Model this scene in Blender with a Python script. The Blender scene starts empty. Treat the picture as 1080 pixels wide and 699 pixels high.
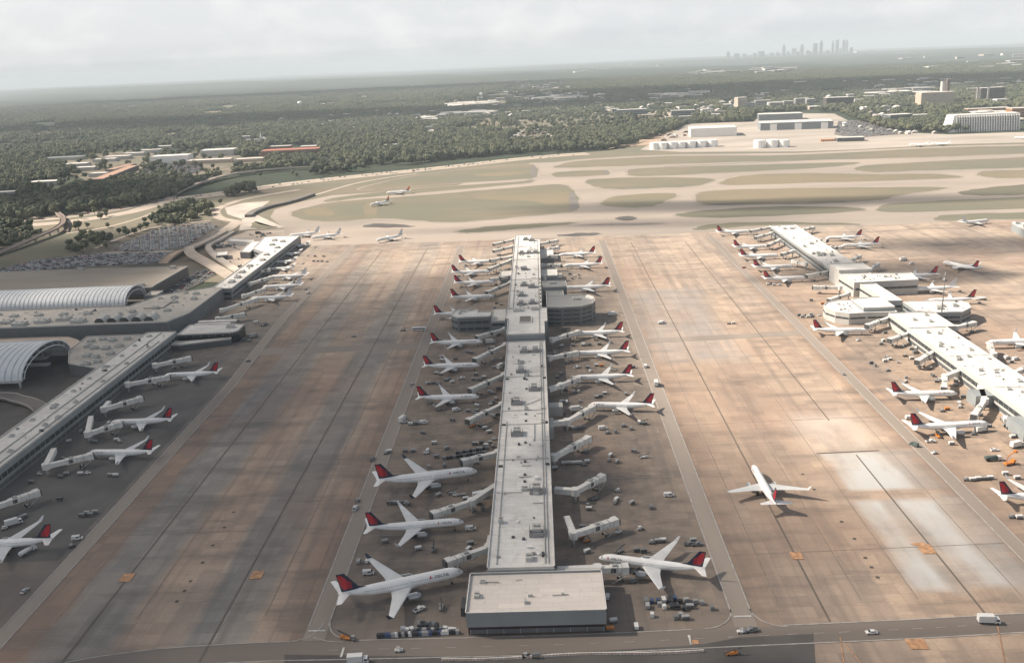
import bpy, math, random
import numpy as np
from mathutils import Vector, Matrix

random.seed(7); rng = np.random.default_rng(7)
S = bpy.context.scene
COL = S.collection
R = math.radians

# ------------------------------------------------------------------ camera
CAM_H = 220.0
YAW, PITCH, ROLL, FPX = R(2.02), math.atan(288/960), R(2.65), 960.0
fw = Vector((-math.sin(YAW)*math.cos(PITCH), math.cos(YAW)*math.cos(PITCH), -math.sin(PITCH)))
r0 = Vector((math.cos(YAW), math.sin(YAW), 0)); u0 = r0.cross(fw)
rt = r0*math.cos(ROLL) - u0*math.sin(ROLL)
up = u0*math.cos(ROLL) + r0*math.sin(ROLL)
CAMP = Vector((0, 0, CAM_H))
cam = bpy.data.cameras.new('camera')
camo = bpy.data.objects.new('camera', cam); COL.objects.link(camo)
camo.matrix_world = Matrix(((rt.x, up.x, -fw.x, 0), (rt.y, up.y, -fw.y, 0), (rt.z, up.z, -fw.z, CAM_H), (0, 0, 0, 1)))
cam.sensor_width = 36; cam.lens = 36*FPX/1080; cam.clip_start = 1; cam.clip_end = 200000
S.camera = camo

# ------------------------------------------------------------------ sky, sun, exposure
SUN_EL, SUN_AZ = R(42), R(-80)          # bearing clockwise from +Y
w = bpy.data.worlds.new('World'); S.world = w; w.use_nodes = True
nt = w.node_tree; nt.nodes.clear()
def N(t, typ, **kw):
    n = t.nodes.new(typ)
    for k, v in kw.items():
        if k.startswith('i_'):
            n.inputs[k[2:].replace('_', ' ')].default_value = v
        else:
            setattr(n, k, v)
    return n
out = N(nt, 'ShaderNodeOutputWorld'); bg = N(nt, 'ShaderNodeBackground'); bg.inputs[1].default_value = 0.10
sky = N(nt, 'ShaderNodeTexSky', sky_type='NISHITA', sun_disc=False, sun_elevation=SUN_EL, sun_rotation=SUN_AZ,
        air_density=1.0, dust_density=3.0, ozone_density=1.0, altitude=200)
tc = N(nt, 'ShaderNodeTexCoord'); mp = N(nt, 'ShaderNodeMapping'); mp.inputs['Scale'].default_value = (12, 12, 24)
no = N(nt, 'ShaderNodeTexNoise'); no.inputs['Scale'].default_value = 1.0; no.inputs['Detail'].default_value = 7; no.inputs['Roughness'].default_value = .58
rp = N(nt, 'ShaderNodeMapRange'); rp.inputs[1].default_value = .44; rp.inputs[2].default_value = .74; rp.inputs[4].default_value = .7
mx = N(nt, 'ShaderNodeMix', data_type='RGBA'); mx.inputs[7].default_value = (5.6, 5.5, 5.42, 1)
hz = N(nt, 'ShaderNodeMix', data_type='RGBA'); hz.inputs[7].default_value = (4.45, 4.56, 4.70, 1)
sx = N(nt, 'ShaderNodeSeparateXYZ'); hr = N(nt, 'ShaderNodeMapRange', interpolation_type='SMOOTHSTEP'); hr.inputs[1].default_value = .0; hr.inputs[2].default_value = .42; hr.inputs[3].default_value = .9; hr.inputs[4].default_value = .45
nt.links.new(tc.outputs['Generated'], sx.inputs[0]); nt.links.new(sx.outputs[2], hr.inputs[0]); nt.links.new(hr.outputs[0], hz.inputs[0])
nt.links.new(tc.outputs['Generated'], mp.inputs[0]); nt.links.new(mp.outputs[0], no.inputs[0])
nt.links.new(no.outputs[0], rp.inputs[0])
nt.links.new(sky.outputs[0], hz.inputs[6]); nt.links.new(hz.outputs[2], mx.inputs[6]); nt.links.new(rp.outputs[0], mx.inputs[0])
gz = N(nt, 'ShaderNodeMapRange', interpolation_type='SMOOTHSTEP'); gz.inputs[1].default_value = .10; gz.inputs[2].default_value = .65; gz.inputs[3].default_value = 1.0; gz.inputs[4].default_value = .44
nt.links.new(sx.outputs[2], gz.inputs[0]); gs = N(nt, 'ShaderNodeVectorMath', operation='SCALE'); nt.links.new(mx.outputs[2], gs.inputs[0]); nt.links.new(gz.outputs[0], gs.inputs['Scale'])
nt.links.new(gs.outputs[0], bg.inputs[0]); nt.links.new(bg.outputs[0], out.inputs[0])

sl = bpy.data.lights.new('sun', 'SUN'); sl.energy = 5.0; sl.angle = R(.55); sl.color = (1, .88, .74)
so = bpy.data.objects.new('sun', sl); COL.objects.link(so)
sd = Vector((math.cos(SUN_EL)*math.sin(SUN_AZ), math.cos(SUN_EL)*math.cos(SUN_AZ), math.sin(SUN_EL)))
so.rotation_euler = sd.to_track_quat('Z', 'Y').to_euler(); so.location = (0, 0, 1500)
vs = S.view_settings; vs.view_transform = 'Standard'; vs.look = 'None'; vs.exposure = 0.92; vs.gamma = 1; vs.use_curve_mapping = False
S.cycles.max_bounces = 4; S.cycles.diffuse_bounces = 2; S.cycles.glossy_bounces = 2; S.cycles.volume_bounces = 0
S.cycles.transparent_max_bounces = 16

# ------------------------------------------------------------------ survey helpers
EARTH = 7.4e6
def G(px, py, z=0.0):
    """Ground position (x, y) of a surveyed photo point lying at height z."""
    d = fw*FPX + rt*(px-540) - up*(py-349.5)
    t = (z-CAM_H)/d.z
    return (d.x*t, d.y*t)
def Gc(px, py):
    """Same on the curved far ground: (x, y, z)."""
    z = 0.0
    for _ in range(6):
        x, y = G(px, py, z); z = -(x*x+y*y)/(2*EARTH)
    return x, y, z
def proj(P):
    v = np.asarray(P, float) - np.array(CAMP)
    k = FPX/(v@np.array(fw)); return 540+k*(v@np.array(rt)), 349.5-k*(v@np.array(up)), k
def inpoly(px, py, poly):
    px = np.asarray(px); py = np.asarray(py); c = np.zeros(px.shape, bool); n = len(poly)
    for i in range(n):
        x1, y1 = poly[i]; x2, y2 = poly[(i+1) % n]
        if y1 == y2: continue
        c ^= ((y1 > py) != (y2 > py)) & (px < (x2-x1)*(py-y1)/(y2-y1)+x1)
    return c

# ------------------------------------------------------------------ materials
MATS = {}
def pm(name, col, rough=.75, var=.12, scale=.15, metal=0.0, detail=4, tint=None, streak=None, rnd=0.0, bump=0.0):
    """Principled material with a two-tone noise variation in world metres."""
    m = bpy.data.materials.new(name); m.use_nodes = True; t = m.node_tree; b = t.nodes['Principled BSDF']
    b.inputs['Roughness'].default_value = rough; b.inputs['Metallic'].default_value = metal
    g = N(t, 'ShaderNodeNewGeometry'); src = g.outputs['Position']
    mpn = N(t, 'ShaderNodeMapping'); mpn.inputs['Scale'].default_value = streak or (1, 1, 1); t.links.new(src, mpn.inputs[0])
    n = N(t, 'ShaderNodeTexNoise'); n.inputs['Scale'].default_value = scale; n.inputs['Detail'].default_value = detail
    t.links.new(mpn.outputs[0], n.inputs[0])
    r = N(t, 'ShaderNodeMapRange'); r.inputs[1].default_value = .3; r.inputs[2].default_value = .7; t.links.new(n.outputs[0], r.inputs[0])
    c = N(t, 'ShaderNodeMix', data_type='RGBA')
    lo = tuple(v*(1-var) for v in col); hi = tuple(min(1, v*(1+var)) for v in (tint or col))
    c.inputs[6].default_value = (*lo, 1); c.inputs[7].default_value = (*hi, 1); t.links.new(r.outputs[0], c.inputs[0])
    o = c.outputs[2]
    if rnd:
        oi = N(t, 'ShaderNodeObjectInfo'); mr = N(t, 'ShaderNodeMapRange'); mr.inputs[3].default_value = 1-rnd; mr.inputs[4].default_value = 1+rnd
        t.links.new(oi.outputs['Random'], mr.inputs[0])
        vm = N(t, 'ShaderNodeVectorMath', operation='SCALE'); t.links.new(o, vm.inputs[0]); t.links.new(mr.outputs[0], vm.inputs['Scale']); o = vm.outputs[0]
    t.links.new(o, b.inputs['Base Color'])
    if bump:
        bp = N(t, 'ShaderNodeBump'); bp.inputs['Strength'].default_value = 1; bp.inputs['Distance'].default_value = bump
        t.links.new(n.outputs[0], bp.inputs['Height']); t.links.new(bp.outputs[0], b.inputs['Normal'])
    MATS[name] = m; return m
pm('jet_white', (.78, .78, .77), .38, .07, .35, detail=8)
pm('jet_grey', (.55, .56, .57), .4, .06, .3)
pm('jet_navy', (.012, .018, .045), .35, .1)
pm('jet_red', (.42, .012, .025), .35, .1)
pm('jet_dark_red', (.25, .008, .02), .35, .1)
pm('jet_orange', (.65, .2, .04), .4, .1)
pm('jet_blue', (.04, .08, .25), .4, .1)
pm('wing_grey', (.60, .61, .61), .35, .08, .25)
pm('glass_dark', (.02, .025, .03), .12, .2)
pm('engine_metal', (.35, .36, .37), .3, .1, metal=.6)
pm('rubber', (.02, .02, .02), .9, .1)
pm('bridge_white', (.62, .61, .58), .6, .12, .35)
pm('bridge_grey', (.34, .34, .33), .7, .12, .35)
pm('bridge_dark', (.05, .052, .055), .7, .2)
pm('steel', (.22, .22, .22), .5, .2, metal=.3)
pm('roof_brown', (.22, .195, .165), .9, .14, .04, detail=8, streak=(.3, 1, 1))
pm('unit_grey', (.42, .42, .40), .7, .15, .4)
pm('unit_dark', (.24, .24, .24), .8, .15, .4)  # darker grey of unit screens, vents and stacks
pm('wall_grey', (.23, .25, .26), .7, .08, .1)
pm('wall_slate', (.135, .145, .15), .7, .1, .1)
pm('wall_pale', (.44, .43, .41), .75, .08, .1)
pm('wall_dark', (.09, .095, .10), .7, .15, .1)
pm('wall_maroon', (.06, .03, .03), .7, .15, .1)
pm('wall_white', (.74, .73, .71), .7, .06, .1)
pm('wall_tan', (.46, .38, .31), .8, .1, .1)
pm('wall_brick', (.32, .14, .09), .85, .15, .3)
pm('wall_orange', (.55, .24, .09), .8, .15, .2)
pm('wall_brown', (.13, .10, .085), .8, .15, .2)
pm('window_band', (.045, .055, .06), .2, .25, .3)
pm('canopy_white', (.62, .65, .67), .5, .06, .2)
pm('canopy_rib', (.46, .48, .50), .5, .08, .2)
pm('roof_red', (.38, .13, .08), .85, .12, .1)
pm('roof_rust', (.36, .22, .15), .85, .15, .05)
pm('tank_white', (.82, .82, .80), .45, .05, .15)
pm('paint_white', (.55, .54, .52), .8, .25, .5)
pm('paint_faded', (.36, .34, .32), .85, .25, .3)
pm('paint_orange', (.42, .235, .125), .85, .35, .5)
pm('taxi_black', (.075, .068, .063), .9, .25, .3)
pm('joint_dark', (.20, .165, .14), .9, .25, .2)
pm('asphalt', (.150, .138, .127), .9, .2, .03, detail=8, streak=(.25, 1, 1))
pm('road_worn', (.250, .214, .184), .9, .18, .03, detail=8, streak=(1, .12, 1))
pm('road_brown', (.172, .146, .126), .9, .2, .04, detail=8, streak=(.12, 1, 1))
pm('shoulder', (.285, .25, .215), .9, .18, .03, detail=7)
pm('stand_grey', (.105, .10, .095), .9, .25, .04, detail=8)
pm('asphalt_dark', (.082, .076, .072), .9, .25, .05, detail=6)
pm('concrete_road', (.40, .34, .285), .85, .14, .05, detail=6)
pm('concrete_pale', (.44, .395, .35), .85, .2, .03, detail=8)
pm('cargo_concrete', (.37, .33, .29), .88, .22, .012, detail=9, streak=(.35, 1, 1))
pm('dirt_tan', (.40, .30, .22), .95, .2, .05, detail=6)
pm('dirt_pale', (.42, .35, .29), .95, .16, .04, detail=6)
pm('rail_brown', (.16, .12, .10), .9, .2, .2)
pm('car_white', (.62, .62, .61), .3, .04)
pm('car_silver', (.42, .43, .44), .3, .06, metal=.4)
pm('car_black', (.025, .026, .03), .3, .2)
pm('car_red', (.30, .03, .025), .35, .1)
pm('car_blue', (.04, .07, .15), .35, .1)
pm('car_grey', (.16, .165, .17), .35, .1)
pm('orange_paint', (.55, .20, .04), .5, .12)
pm('cart_grey', (.30, .30, .30), .6, .15)
pm('tank_green', (.07, .10, .095), .5, .15)
pm('yellow_paint', (.55, .38, .05), .5, .12)
pm('trunk_bark', (.11, .085, .065), .95, .2, .8)
pm('hangar_blue', (.20, .225, .24), .6, .08, .1)
pm('skyline_grey', (.13, .14, .155), .5, .15, .02)
pm('skyline_pale', (.26, .27, .28), .5, .15, .02)

def membrane(name, base, stain, rust):
    """Flat-roof sheeting: seams, ponding stains, patches."""
    m = bpy.data.materials.new(name); m.use_nodes = True; t = m.node_tree; b = t.nodes['Principled BSDF']; b.inputs['Roughness'].default_value = .85; L = t.links.new
    g = N(t, 'ShaderNodeNewGeometry'); P = g.outputs['Position']
    def noise(sc, det=6, st=(1, 1, 1), ro=.6):
        mpn = N(t, 'ShaderNodeMapping'); mpn.inputs['Scale'].default_value = st; L(P, mpn.inputs[0]); n = N(t, 'ShaderNodeTexNoise'); n.inputs['Scale'].default_value = sc; n.inputs['Detail'].default_value = det; n.inputs['Roughness'].default_value = ro; L(mpn.outputs[0], n.inputs[0]); return n.outputs[0]
    def ramp(v, a, c, d=1.0):
        r = N(t, 'ShaderNodeMapRange'); r.inputs[1].default_value = a; r.inputs[2].default_value = c; r.inputs[4].default_value = d; L(v, r.inputs[0]); return r.outputs[0]
    def mix(f, a, c, mode='MIX'):
        x = N(t, 'ShaderNodeMix', data_type='RGBA', blend_type=mode)
        if isinstance(f, float): x.inputs[0].default_value = f
        else: L(f, x.inputs[0])
        for k, v in ((6, a), (7, c)):
            if isinstance(v, tuple): x.inputs[k].default_value = (*v, 1)
            else: L(v, x.inputs[k])
        return x.outputs[2]
    br = N(t, 'ShaderNodeTexBrick'); br.inputs['Scale'].default_value = 1; br.inputs['Brick Width'].default_value = 11; br.inputs['Row Height'].default_value = 3.4; br.inputs['Mortar Size'].default_value = .10
    br.inputs['Color1'].default_value = (.93, .93, .93, 1); br.inputs['Color2'].default_value = (1.04, 1.04, 1.03, 1); br.inputs['Mortar'].default_value = (.80, .79, .78, 1); L(P, br.inputs[0])
    col = mix(1.0, base, br.outputs[0], 'MULTIPLY')
    col = mix(ramp(noise(.045, 8), .45, .72, .75), col, stain); col = mix(ramp(noise(.22, 7), .55, .72, .6), col, stain); col = mix(ramp(noise(.11, 6, (.5, 1, 1)), .62, .74, .7), col, rust)
    col = mix(ramp(noise(.9, 4), .63, .70, .55), col, tuple(v*.45 for v in stain))
    L(col, b.inputs['Base Color']); MATS[name] = m
membrane('roof_white', (.68, .665, .64), (.43, .415, .39), (.38, .32, .27)); membrane('roof_cream', (.66, .605, .56), (.56, .50, .46), (.40, .31, .26)); membrane('roof_grey', (.66, .64, .60), (.44, .42, .39), (.34, .30, .25)); membrane('roof_slate', (.24, .245, .245), (.17, .17, .17), (.19, .17, .15)); membrane('roof_dirty', (.42, .395, .36), (.26, .245, .225), (.24, .20, .17))
def foliage(name, c1, c2, c3):
    m = bpy.data.materials.new(name); m.use_nodes = True; t = m.node_tree; b = t.nodes['Principled BSDF']
    b.inputs['Roughness'].default_value = .75
    b.inputs['Specular IOR Level'].default_value = .2
    oi = N(t, 'ShaderNodeObjectInfo'); g = N(t, 'ShaderNodeNewGeometry')
    n = N(t, 'ShaderNodeTexNoise'); n.inputs['Scale'].default_value = .012; n.inputs['Detail'].default_value = 5; t.links.new(g.outputs['Position'], n.inputs[0])
    n2 = N(t, 'ShaderNodeTexNoise'); n2.inputs['Scale'].default_value = .35; n2.inputs['Detail'].default_value = 4; t.links.new(g.outputs['Position'], n2.inputs[0])
    a = N(t, 'ShaderNodeMath', operation='ADD'); t.links.new(n.outputs[0], a.inputs[0]); t.links.new(oi.outputs['Random'], a.inputs[1])
    a2 = N(t, 'ShaderNodeMath', operation='ADD'); t.links.new(a.outputs[0], a2.inputs[0]); t.links.new(n2.outputs[0], a2.inputs[1])
    r = N(t, 'ShaderNodeMapRange'); r.inputs[1].default_value = .5; r.inputs[2].default_value = 2.1; t.links.new(a2.outputs[0], r.inputs[0])
    cr = N(t, 'ShaderNodeValToRGB'); e = cr.color_ramp.elements
    e[0].color = (*c1, 1); e[1].color = (*c3, 1); x = e.new(.5); x.color = (*c2, 1)
    t.links.new(r.outputs[0], cr.inputs[0]); t.links.new(cr.outputs[0], b.inputs['Base Color'])
    MATS[name] = m; return m
foliage('leaves', (.036, .052, .040), (.080, .096, .060), (.150, .150, .090))

def patchmat(name, a, b_, c, s1, s2, stretch=(1, 1, 1), rough=.95):
    """Three tones from a broad and a fine noise: grass, bare ground."""
    m = bpy.data.materials.new(name); m.use_nodes = True; t = m.node_tree; b = t.nodes['Principled BSDF']
    b.inputs['Roughness'].default_value = rough; b.inputs['Specular IOR Level'].default_value = .15
    g = N(t, 'ShaderNodeNewGeometry'); mpn = N(t, 'ShaderNodeMapping'); mpn.inputs['Scale'].default_value = stretch
    t.links.new(g.outputs['Position'], mpn.inputs[0])
    n1 = N(t, 'ShaderNodeTexNoise'); n1.inputs['Scale'].default_value = s1; n1.inputs['Detail'].default_value = 6; t.links.new(mpn.outputs[0], n1.inputs[0])
    n2 = N(t, 'ShaderNodeTexNoise'); n2.inputs['Scale'].default_value = s2; n2.inputs['Detail'].default_value = 6; t.links.new(mpn.outputs[0], n2.inputs[0])
    r1 = N(t, 'ShaderNodeMapRange'); r1.inputs[1].default_value = .42; r1.inputs[2].default_value = .62; t.links.new(n1.outputs[0], r1.inputs[0])
    r2 = N(t, 'ShaderNodeMapRange'); r2.inputs[1].default_value = .3; r2.inputs[2].default_value = .7; r2.inputs[4].default_value = .55; t.links.new(n2.outputs[0], r2.inputs[0])
    m1 = N(t, 'ShaderNodeMix', data_type='RGBA'); m1.inputs[6].default_value = (*a, 1); m1.inputs[7].default_value = (*b_, 1); t.links.new(r1.outputs[0], m1.inputs[0])
    m2 = N(t, 'ShaderNodeMix', data_type='RGBA'); m2.inputs[7].default_value = (*c, 1); t.links.new(m1.outputs[2], m2.inputs[6]); t.links.new(r2.outputs[0], m2.inputs[0])
    t.links.new(m2.outputs[2], b.inputs['Base Color']); MATS[name] = m; return m
patchmat('grass_field', (.165, .161, .122), (.215, .183, .136), (.148, .148, .115), .008, .05, (.4, 1, 1))
patchmat('grass_dry', (.225, .19, .135), (.17, .162, .12), (.20, .175, .125), .010, .06, (.4, 1, 1))
patchmat('grass_dark', (.125, .125, .095), (.155, .145, .105), (.14, .135, .10), .010, .08, (.4, 1, 1))
patchmat('lot_ground', (.105, .10, .08), (.20, .165, .13), (.13, .12, .095), .02, .09)
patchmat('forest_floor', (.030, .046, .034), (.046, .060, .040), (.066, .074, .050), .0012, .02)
patchmat('runway_concrete', (.36, .31, .268), (.27, .24, .212), (.33, .287, .25), .007, .045, (.3, 1, 1), .88)
patchmat('town_ground', (.12, .115, .085), (.24, .20, .165), (.16, .15, .11), .02, .08)

# apron: bands of older and newer concrete running with the piers, slabs, joints, soot
def apron_material():
    m = bpy.data.materials.new('apron_concrete'); m.use_nodes = True; t = m.node_tree; b = t.nodes['Principled BSDF']
    b.inputs['Roughness'].default_value = .8; b.inputs['Specular IOR Level'].default_value = .3
    L = t.links.new
    g = N(t, 'ShaderNodeNewGeometry'); P = g.outputs['Position']
    def noise(scale, st=(1, 1, 1), detail=5, rough=.55):
        mpn = N(t, 'ShaderNodeMapping'); mpn.inputs['Scale'].default_value = st; L(P, mpn.inputs[0])
        n = N(t, 'ShaderNodeTexNoise'); n.inputs['Scale'].default_value = scale; n.inputs['Detail'].default_value = detail; n.inputs['Roughness'].default_value = rough
        L(mpn.outputs[0], n.inputs[0]); return n.outputs[0]
    def mr(v, a, b1, c=0, d=1):
        r = N(t, 'ShaderNodeMapRange'); r.inputs[1].default_value = a; r.inputs[2].default_value = b1; r.inputs[3].default_value = c; r.inputs[4].default_value = d
        L(v, r.inputs[0]); return r.outputs[0]
    def mix(f, a, bb, mode='MIX'):
        x = N(t, 'ShaderNodeMix', data_type='RGBA', blend_type=mode)
        if isinstance(f, float): x.inputs[0].default_value = f
        else: L(f, x.inputs[0])
        for k, v in ((6, a), (7, bb)):
            if isinstance(v, tuple): x.inputs[k].default_value = (*v, 1)
            else: L(v, x.inputs[k])
        return x.outputs[2]
    def math_(op, a, bb):
        x = N(t, 'ShaderNodeMath', operation=op)
        for k, v in ((0, a), (1, bb)):
            if isinstance(v, (int, float)): x.inputs[k].default_value = v
            else: L(v, x.inputs[k])
        return x.outputs[0]
    sep = N(t, 'ShaderNodeSeparateXYZ'); L(P, sep.inputs[0]); X, Y = sep.outputs[0], sep.outputs[1]
    wob = mr(noise(.03), .2, .8, -3, 3)
    Xw = math_('ADD', X, wob)
    ramp = N(t, 'ShaderNodeValToRGB'); ramp.color_ramp.interpolation = 'LINEAR'
    tan = (.36, .275, .215); tan2 = (.405, .316, .25); brn = (.275, .198, .152); gry = (.255, .240, .222); gate = (.245, .200, .165); gateD = (.165, .150, .135)
    stops = [(-420, gateD), (-229, gateD), (-225, brn), (-211, brn), (-207, gry), (-180, gry), (-176, tan), (-152, tan2), (-149, gry), (-125, gry), (-121, tan2), (-103, brn), (-99, gate), (-40, gate), (40, gate), (72, gate),
             (78, brn), (96, tan), (150, tan2), (196, tan2), (206, brn), (230, tan), (420, tan2)]
    x0, x1 = -430., 430.
    e = ramp.color_ramp.elements
    for i, (xx, c) in enumerate(stops):
        el = e[i] if i < 2 else e.new((xx-x0)/(x1-x0))
        el.position = (xx-x0)/(x1-x0); el.color = (*c, 1)
    L(mr(Xw, x0, x1), ramp.inputs[0]); col = ramp.outputs[0]
    # northern end is mixed towards a paler tone
    yN = mr(math_('ADD', Y, mr(noise(.012), 0, 1, -60, 60)), 600, 1060)
    col = mix(math_('MULTIPLY', yN, .65), col, (.40, .335, .28))
    # slab to slab tone
    br = N(t, 'ShaderNodeTexBrick'); br.offset = 0; br.inputs['Scale'].default_value = 1; br.inputs['Brick Width'].default_value = 7.6; br.inputs['Row Height'].default_value = 7.6
    br.inputs['Mortar Size'].default_value = .12; br.inputs['Mortar Smooth'].default_value = .4
    br.inputs['Color1'].default_value = (.86, .86, .87, 1); br.inputs['Color2'].default_value = (1.10, 1.09, 1.07, 1); br.inputs['Mortar'].default_value = (.80, .79, .78, 1)
    L(P, br.inputs[0]); col = mix(1.0, col, br.outputs[0], 'MULTIPLY')
    bl = mr(noise(.016, (.8, .8, 1), 7, .6), .28, .75, .80, 1.20)
    cb = N(t, 'ShaderNodeCombineXYZ'); [L(bl, cb.inputs[i]) for i in range(3)]; col = mix(1.0, col, cb.outputs[0], 'MULTIPLY')
    # long paving lanes 23 m wide with their own tone
    br2 = N(t, 'ShaderNodeTexBrick'); br2.offset = .5; br2.inputs['Scale'].default_value = 1; br2.inputs['Brick Width'].default_value = 23; br2.inputs['Row Height'].default_value = 92
    br2.inputs['Mortar Size'].default_value = .01
    br2.inputs['Color1'].default_value = (.84, .86, .89, 1); br2.inputs['Color2'].default_value = (1.13, 1.10, 1.05, 1); br2.inputs['Mortar'].default_value = (1, 1, 1, 1)
    L(P, br2.inputs[0]); col = mix(.8, col, br2.outputs[0], 'MULTIPLY')
    # rust-brown cast in patches
    col = mix(mr(noise(.010, (1, .6, 1), 6), .5, .72, 0, .5), col, (.27, .165, .12))
    # soot and oil drawn out across the lanes
    s = mr(noise(.035, (.35, 1.6, 1), 9, .68), .50, .72, 0, .68)
    col = mix(s, col, (.085, .078, .072))
    s2 = mr(noise(.05, (2.2, .10, 1), 7), .52, .72, 0, .5)
    col = mix(s2, col, (.12, .105, .095))
    col = mix(mr(noise(.6, detail=3), .3, .7, 0, .22), col, (.16, .14, .125))
    # gate areas beside the piers are oilier
    def box(x0, x1, y0, y1, soft):
        a = math_('MULTIPLY', mr(Xw, x0-soft, x0+soft), mr(Xw, x1+soft, x1-soft))
        c = math_('MULTIPLY', mr(Y, y0-soft, y0+soft), mr(Y, y1+soft, y1-soft))
        return math_('MULTIPLY', a, c)
    oil = mr(noise(.09, (1, 1.3, 1), 6, .65), .42, .66)
    for bx in ((-88, -30, 330, 760, 6), (6, 66, 330, 760, 6), (-310, -236, 380, 740, 8), (225, 275, 470, 760, 8)):
        col = mix(math_('MULTIPLY', math_('MULTIPLY', box(*bx), oil), .55), col, (.075, .070, .066))
    # new pale slabs on the eastern taxilane
    wn = mr(noise(.03, (1.4, .5, 1), 6), .33, .6, .25, 1)
    for bx, c, k in (((154, 188, 428, 473, 2), (.45, .455, .45), .95), ((188, 204, 428, 474, 3), (.29, .295, .295), .7), ((152, 166, 336, 416, 2.5), (.47, .47, .46), .97),
                     ((174, 192, 338, 416, 3), (.47, .47, .46), .95), ((166, 174, 333, 416, 2), (.32, .32, .31), .7), ((192, 205, 333, 420, 4), (.31, .32, .32), .6), ((150, 190, 473, 530, 9), (.52, .46, .40), .7),
                     ((84, 150, 640, 860, 9), (.30, .29, .285), .55)):
        col = mix(math_('MULTIPLY', math_('MULTIPLY', box(*bx), wn), k), col, c)
    L(col, b.inputs['Base Color'])
    MATS['apron_concrete'] = m
apron_material()

# ------------------------------------------------------------------ mesh builder
class MB:
    def __init__(s): s.v = []; s.f = []; s.m = []; s.sm = []
    def add(s, vs_, fs, m=0, smooth=False):
        o = len(s.v); s.v += [tuple(p) for p in vs_]
        for f in fs: s.f.append([i+o for i in f]); s.m.append(m); s.sm.append(smooth)
        return s
    def box(s, x0, y0, z0, x1, y1, z1, m=0, rz=0, c=None):
        p = [(x0, y0, z0), (x1, y0, z0), (x1, y1, z0), (x0, y1, z0), (x0, y0, z1), (x1, y0, z1), (x1, y1, z1), (x0, y1, z1)]
        if rz:
            c = c or ((x0+x1)/2, (y0+y1)/2); ca, sa = math.cos(rz), math.sin(rz)
            p = [(c[0]+(a-c[0])*ca-(b-c[1])*sa, c[1]+(a-c[0])*sa+(b-c[1])*ca, d) for a, b, d in p]
        return s.add(p, [(0, 3, 2, 1), (4, 5, 6, 7), (0, 1, 5, 4), (1, 2, 6, 5), (2, 3, 7, 6), (3, 0, 4, 7)], m)
    def prism(s, poly, z0, z1, mside=0, mtop=None, bottom=True):
        a = sum(poly[i][0]*poly[(i+1) % len(poly)][1]-poly[(i+1) % len(poly)][0]*poly[i][1] for i in range(len(poly)))
        if a < 0: poly = poly[::-1]
        n = len(poly); vv = [(x, y, z0) for x, y in poly]+[(x, y, z1) for x, y in poly]
        s.add(vv, [(i, (i+1) % n, n+(i+1) % n, n+i) for i in range(n)], mside)
        s.add([(x, y, z1) for x, y in poly], [tuple(range(n))], mside if mtop is None else mtop)
        if bottom: s.add([(x, y, z0) for x, y in poly], [tuple(range(n))[::-1]], mside)
        return s
    def loft(s, rings, m=0, closed=True, caps=True, smooth=True, mfun=None):
        o = len(s.v); n = len(rings[0])
        for r_ in rings: s.v += [tuple(p) for p in r_]
        for i in range(len(rings)-1):
            for j in range(n if closed else n-1):
                k = (j+1) % n
                s.f.append([o+i*n+j, o+i*n+k, o+(i+1)*n+k, o+(i+1)*n+j]); s.m.append(mfun(i, j) if mfun else m); s.sm.append(smooth)
        if caps and closed:
            s.f.append([o+j for j in range(n)][::-1]); s.m.append(m); s.sm.append(False)
            e = o+(len(rings)-1)*n; s.f.append([e+j for j in range(n)]); s.m.append(m); s.sm.append(False)
        return s
    def tube(s, pts, rad, n=8, m=0, smooth=True, caps=True):
        pts = [Vector(p) for p in pts]; rings = []
        if not isinstance(rad, (list, tuple)): rad = [rad]*len(pts)
        for i, p in enumerate(pts):
            d = (pts[min(i+1, len(pts)-1)]-pts[max(i-1, 0)]).normalized()
            a = d.orthogonal().normalized() if abs(d.z) > .9 else d.cross(Vector((0, 0, 1))).normalized()
            b = d.cross(a).normalized()
            rings.append([p+(a*math.cos(2*math.pi*k/n)+b*math.sin(2*math.pi*k/n))*rad[i] for k in range(n)])
        return s.loft(rings, m, smooth=smooth, caps=caps)
    def build(s, name, mats, parent=None, loc=None):
        me = bpy.data.meshes.new(name); me.from_pydata(s.v, [], s.f)
        for mm in ([mats] if isinstance(mats, str) else mats): me.materials.append(MATS[mm])
        me.polygons.foreach_set('material_index', s.m); me.polygons.foreach_set('use_smooth', s.sm); me.update()
        o = bpy.data.objects.new(name, me); COL.objects.link(o)
        if parent is not None: o.parent = parent
        if loc is not None: o.location = loc
        return o
def tag(o, label=None, cat=None, group=None, kind=None):
    if label: o['label'] = label
    if cat: o['category'] = cat
    if group: o['group'] = group
    if kind: o['kind'] = kind
    return o
def empty(name, loc=(0, 0, 0), rz=0):
    o = bpy.data.objects.new(name, None); COL.objects.link(o); o.location = loc; o.rotation_euler = (0, 0, rz); o.empty_display_size = .5; return o
KIDS = {}
def kids(o):
    return list(o.children)
def copy_tree(o, parent=None):
    c = o.copy(); COL.objects.link(c)
    if parent is not None: c.parent = parent
    for ch in kids(o): copy_tree(ch, c)
    return c
def sheet(name, pts, z, mat, kind='structure'):
    mb = MB(); pts = list(pts)
    a = sum(pts[i][0]*pts[(i+1) % len(pts)][1]-pts[(i+1) % len(pts)][0]*pts[i][1] for i in range(len(pts)))
    if a < 0: pts = pts[::-1]
    mb.add([(x, y, z) for x, y in pts], [tuple(range(len(pts)))])
    o = mb.build(name, mat); o['kind'] = kind; return o
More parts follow.
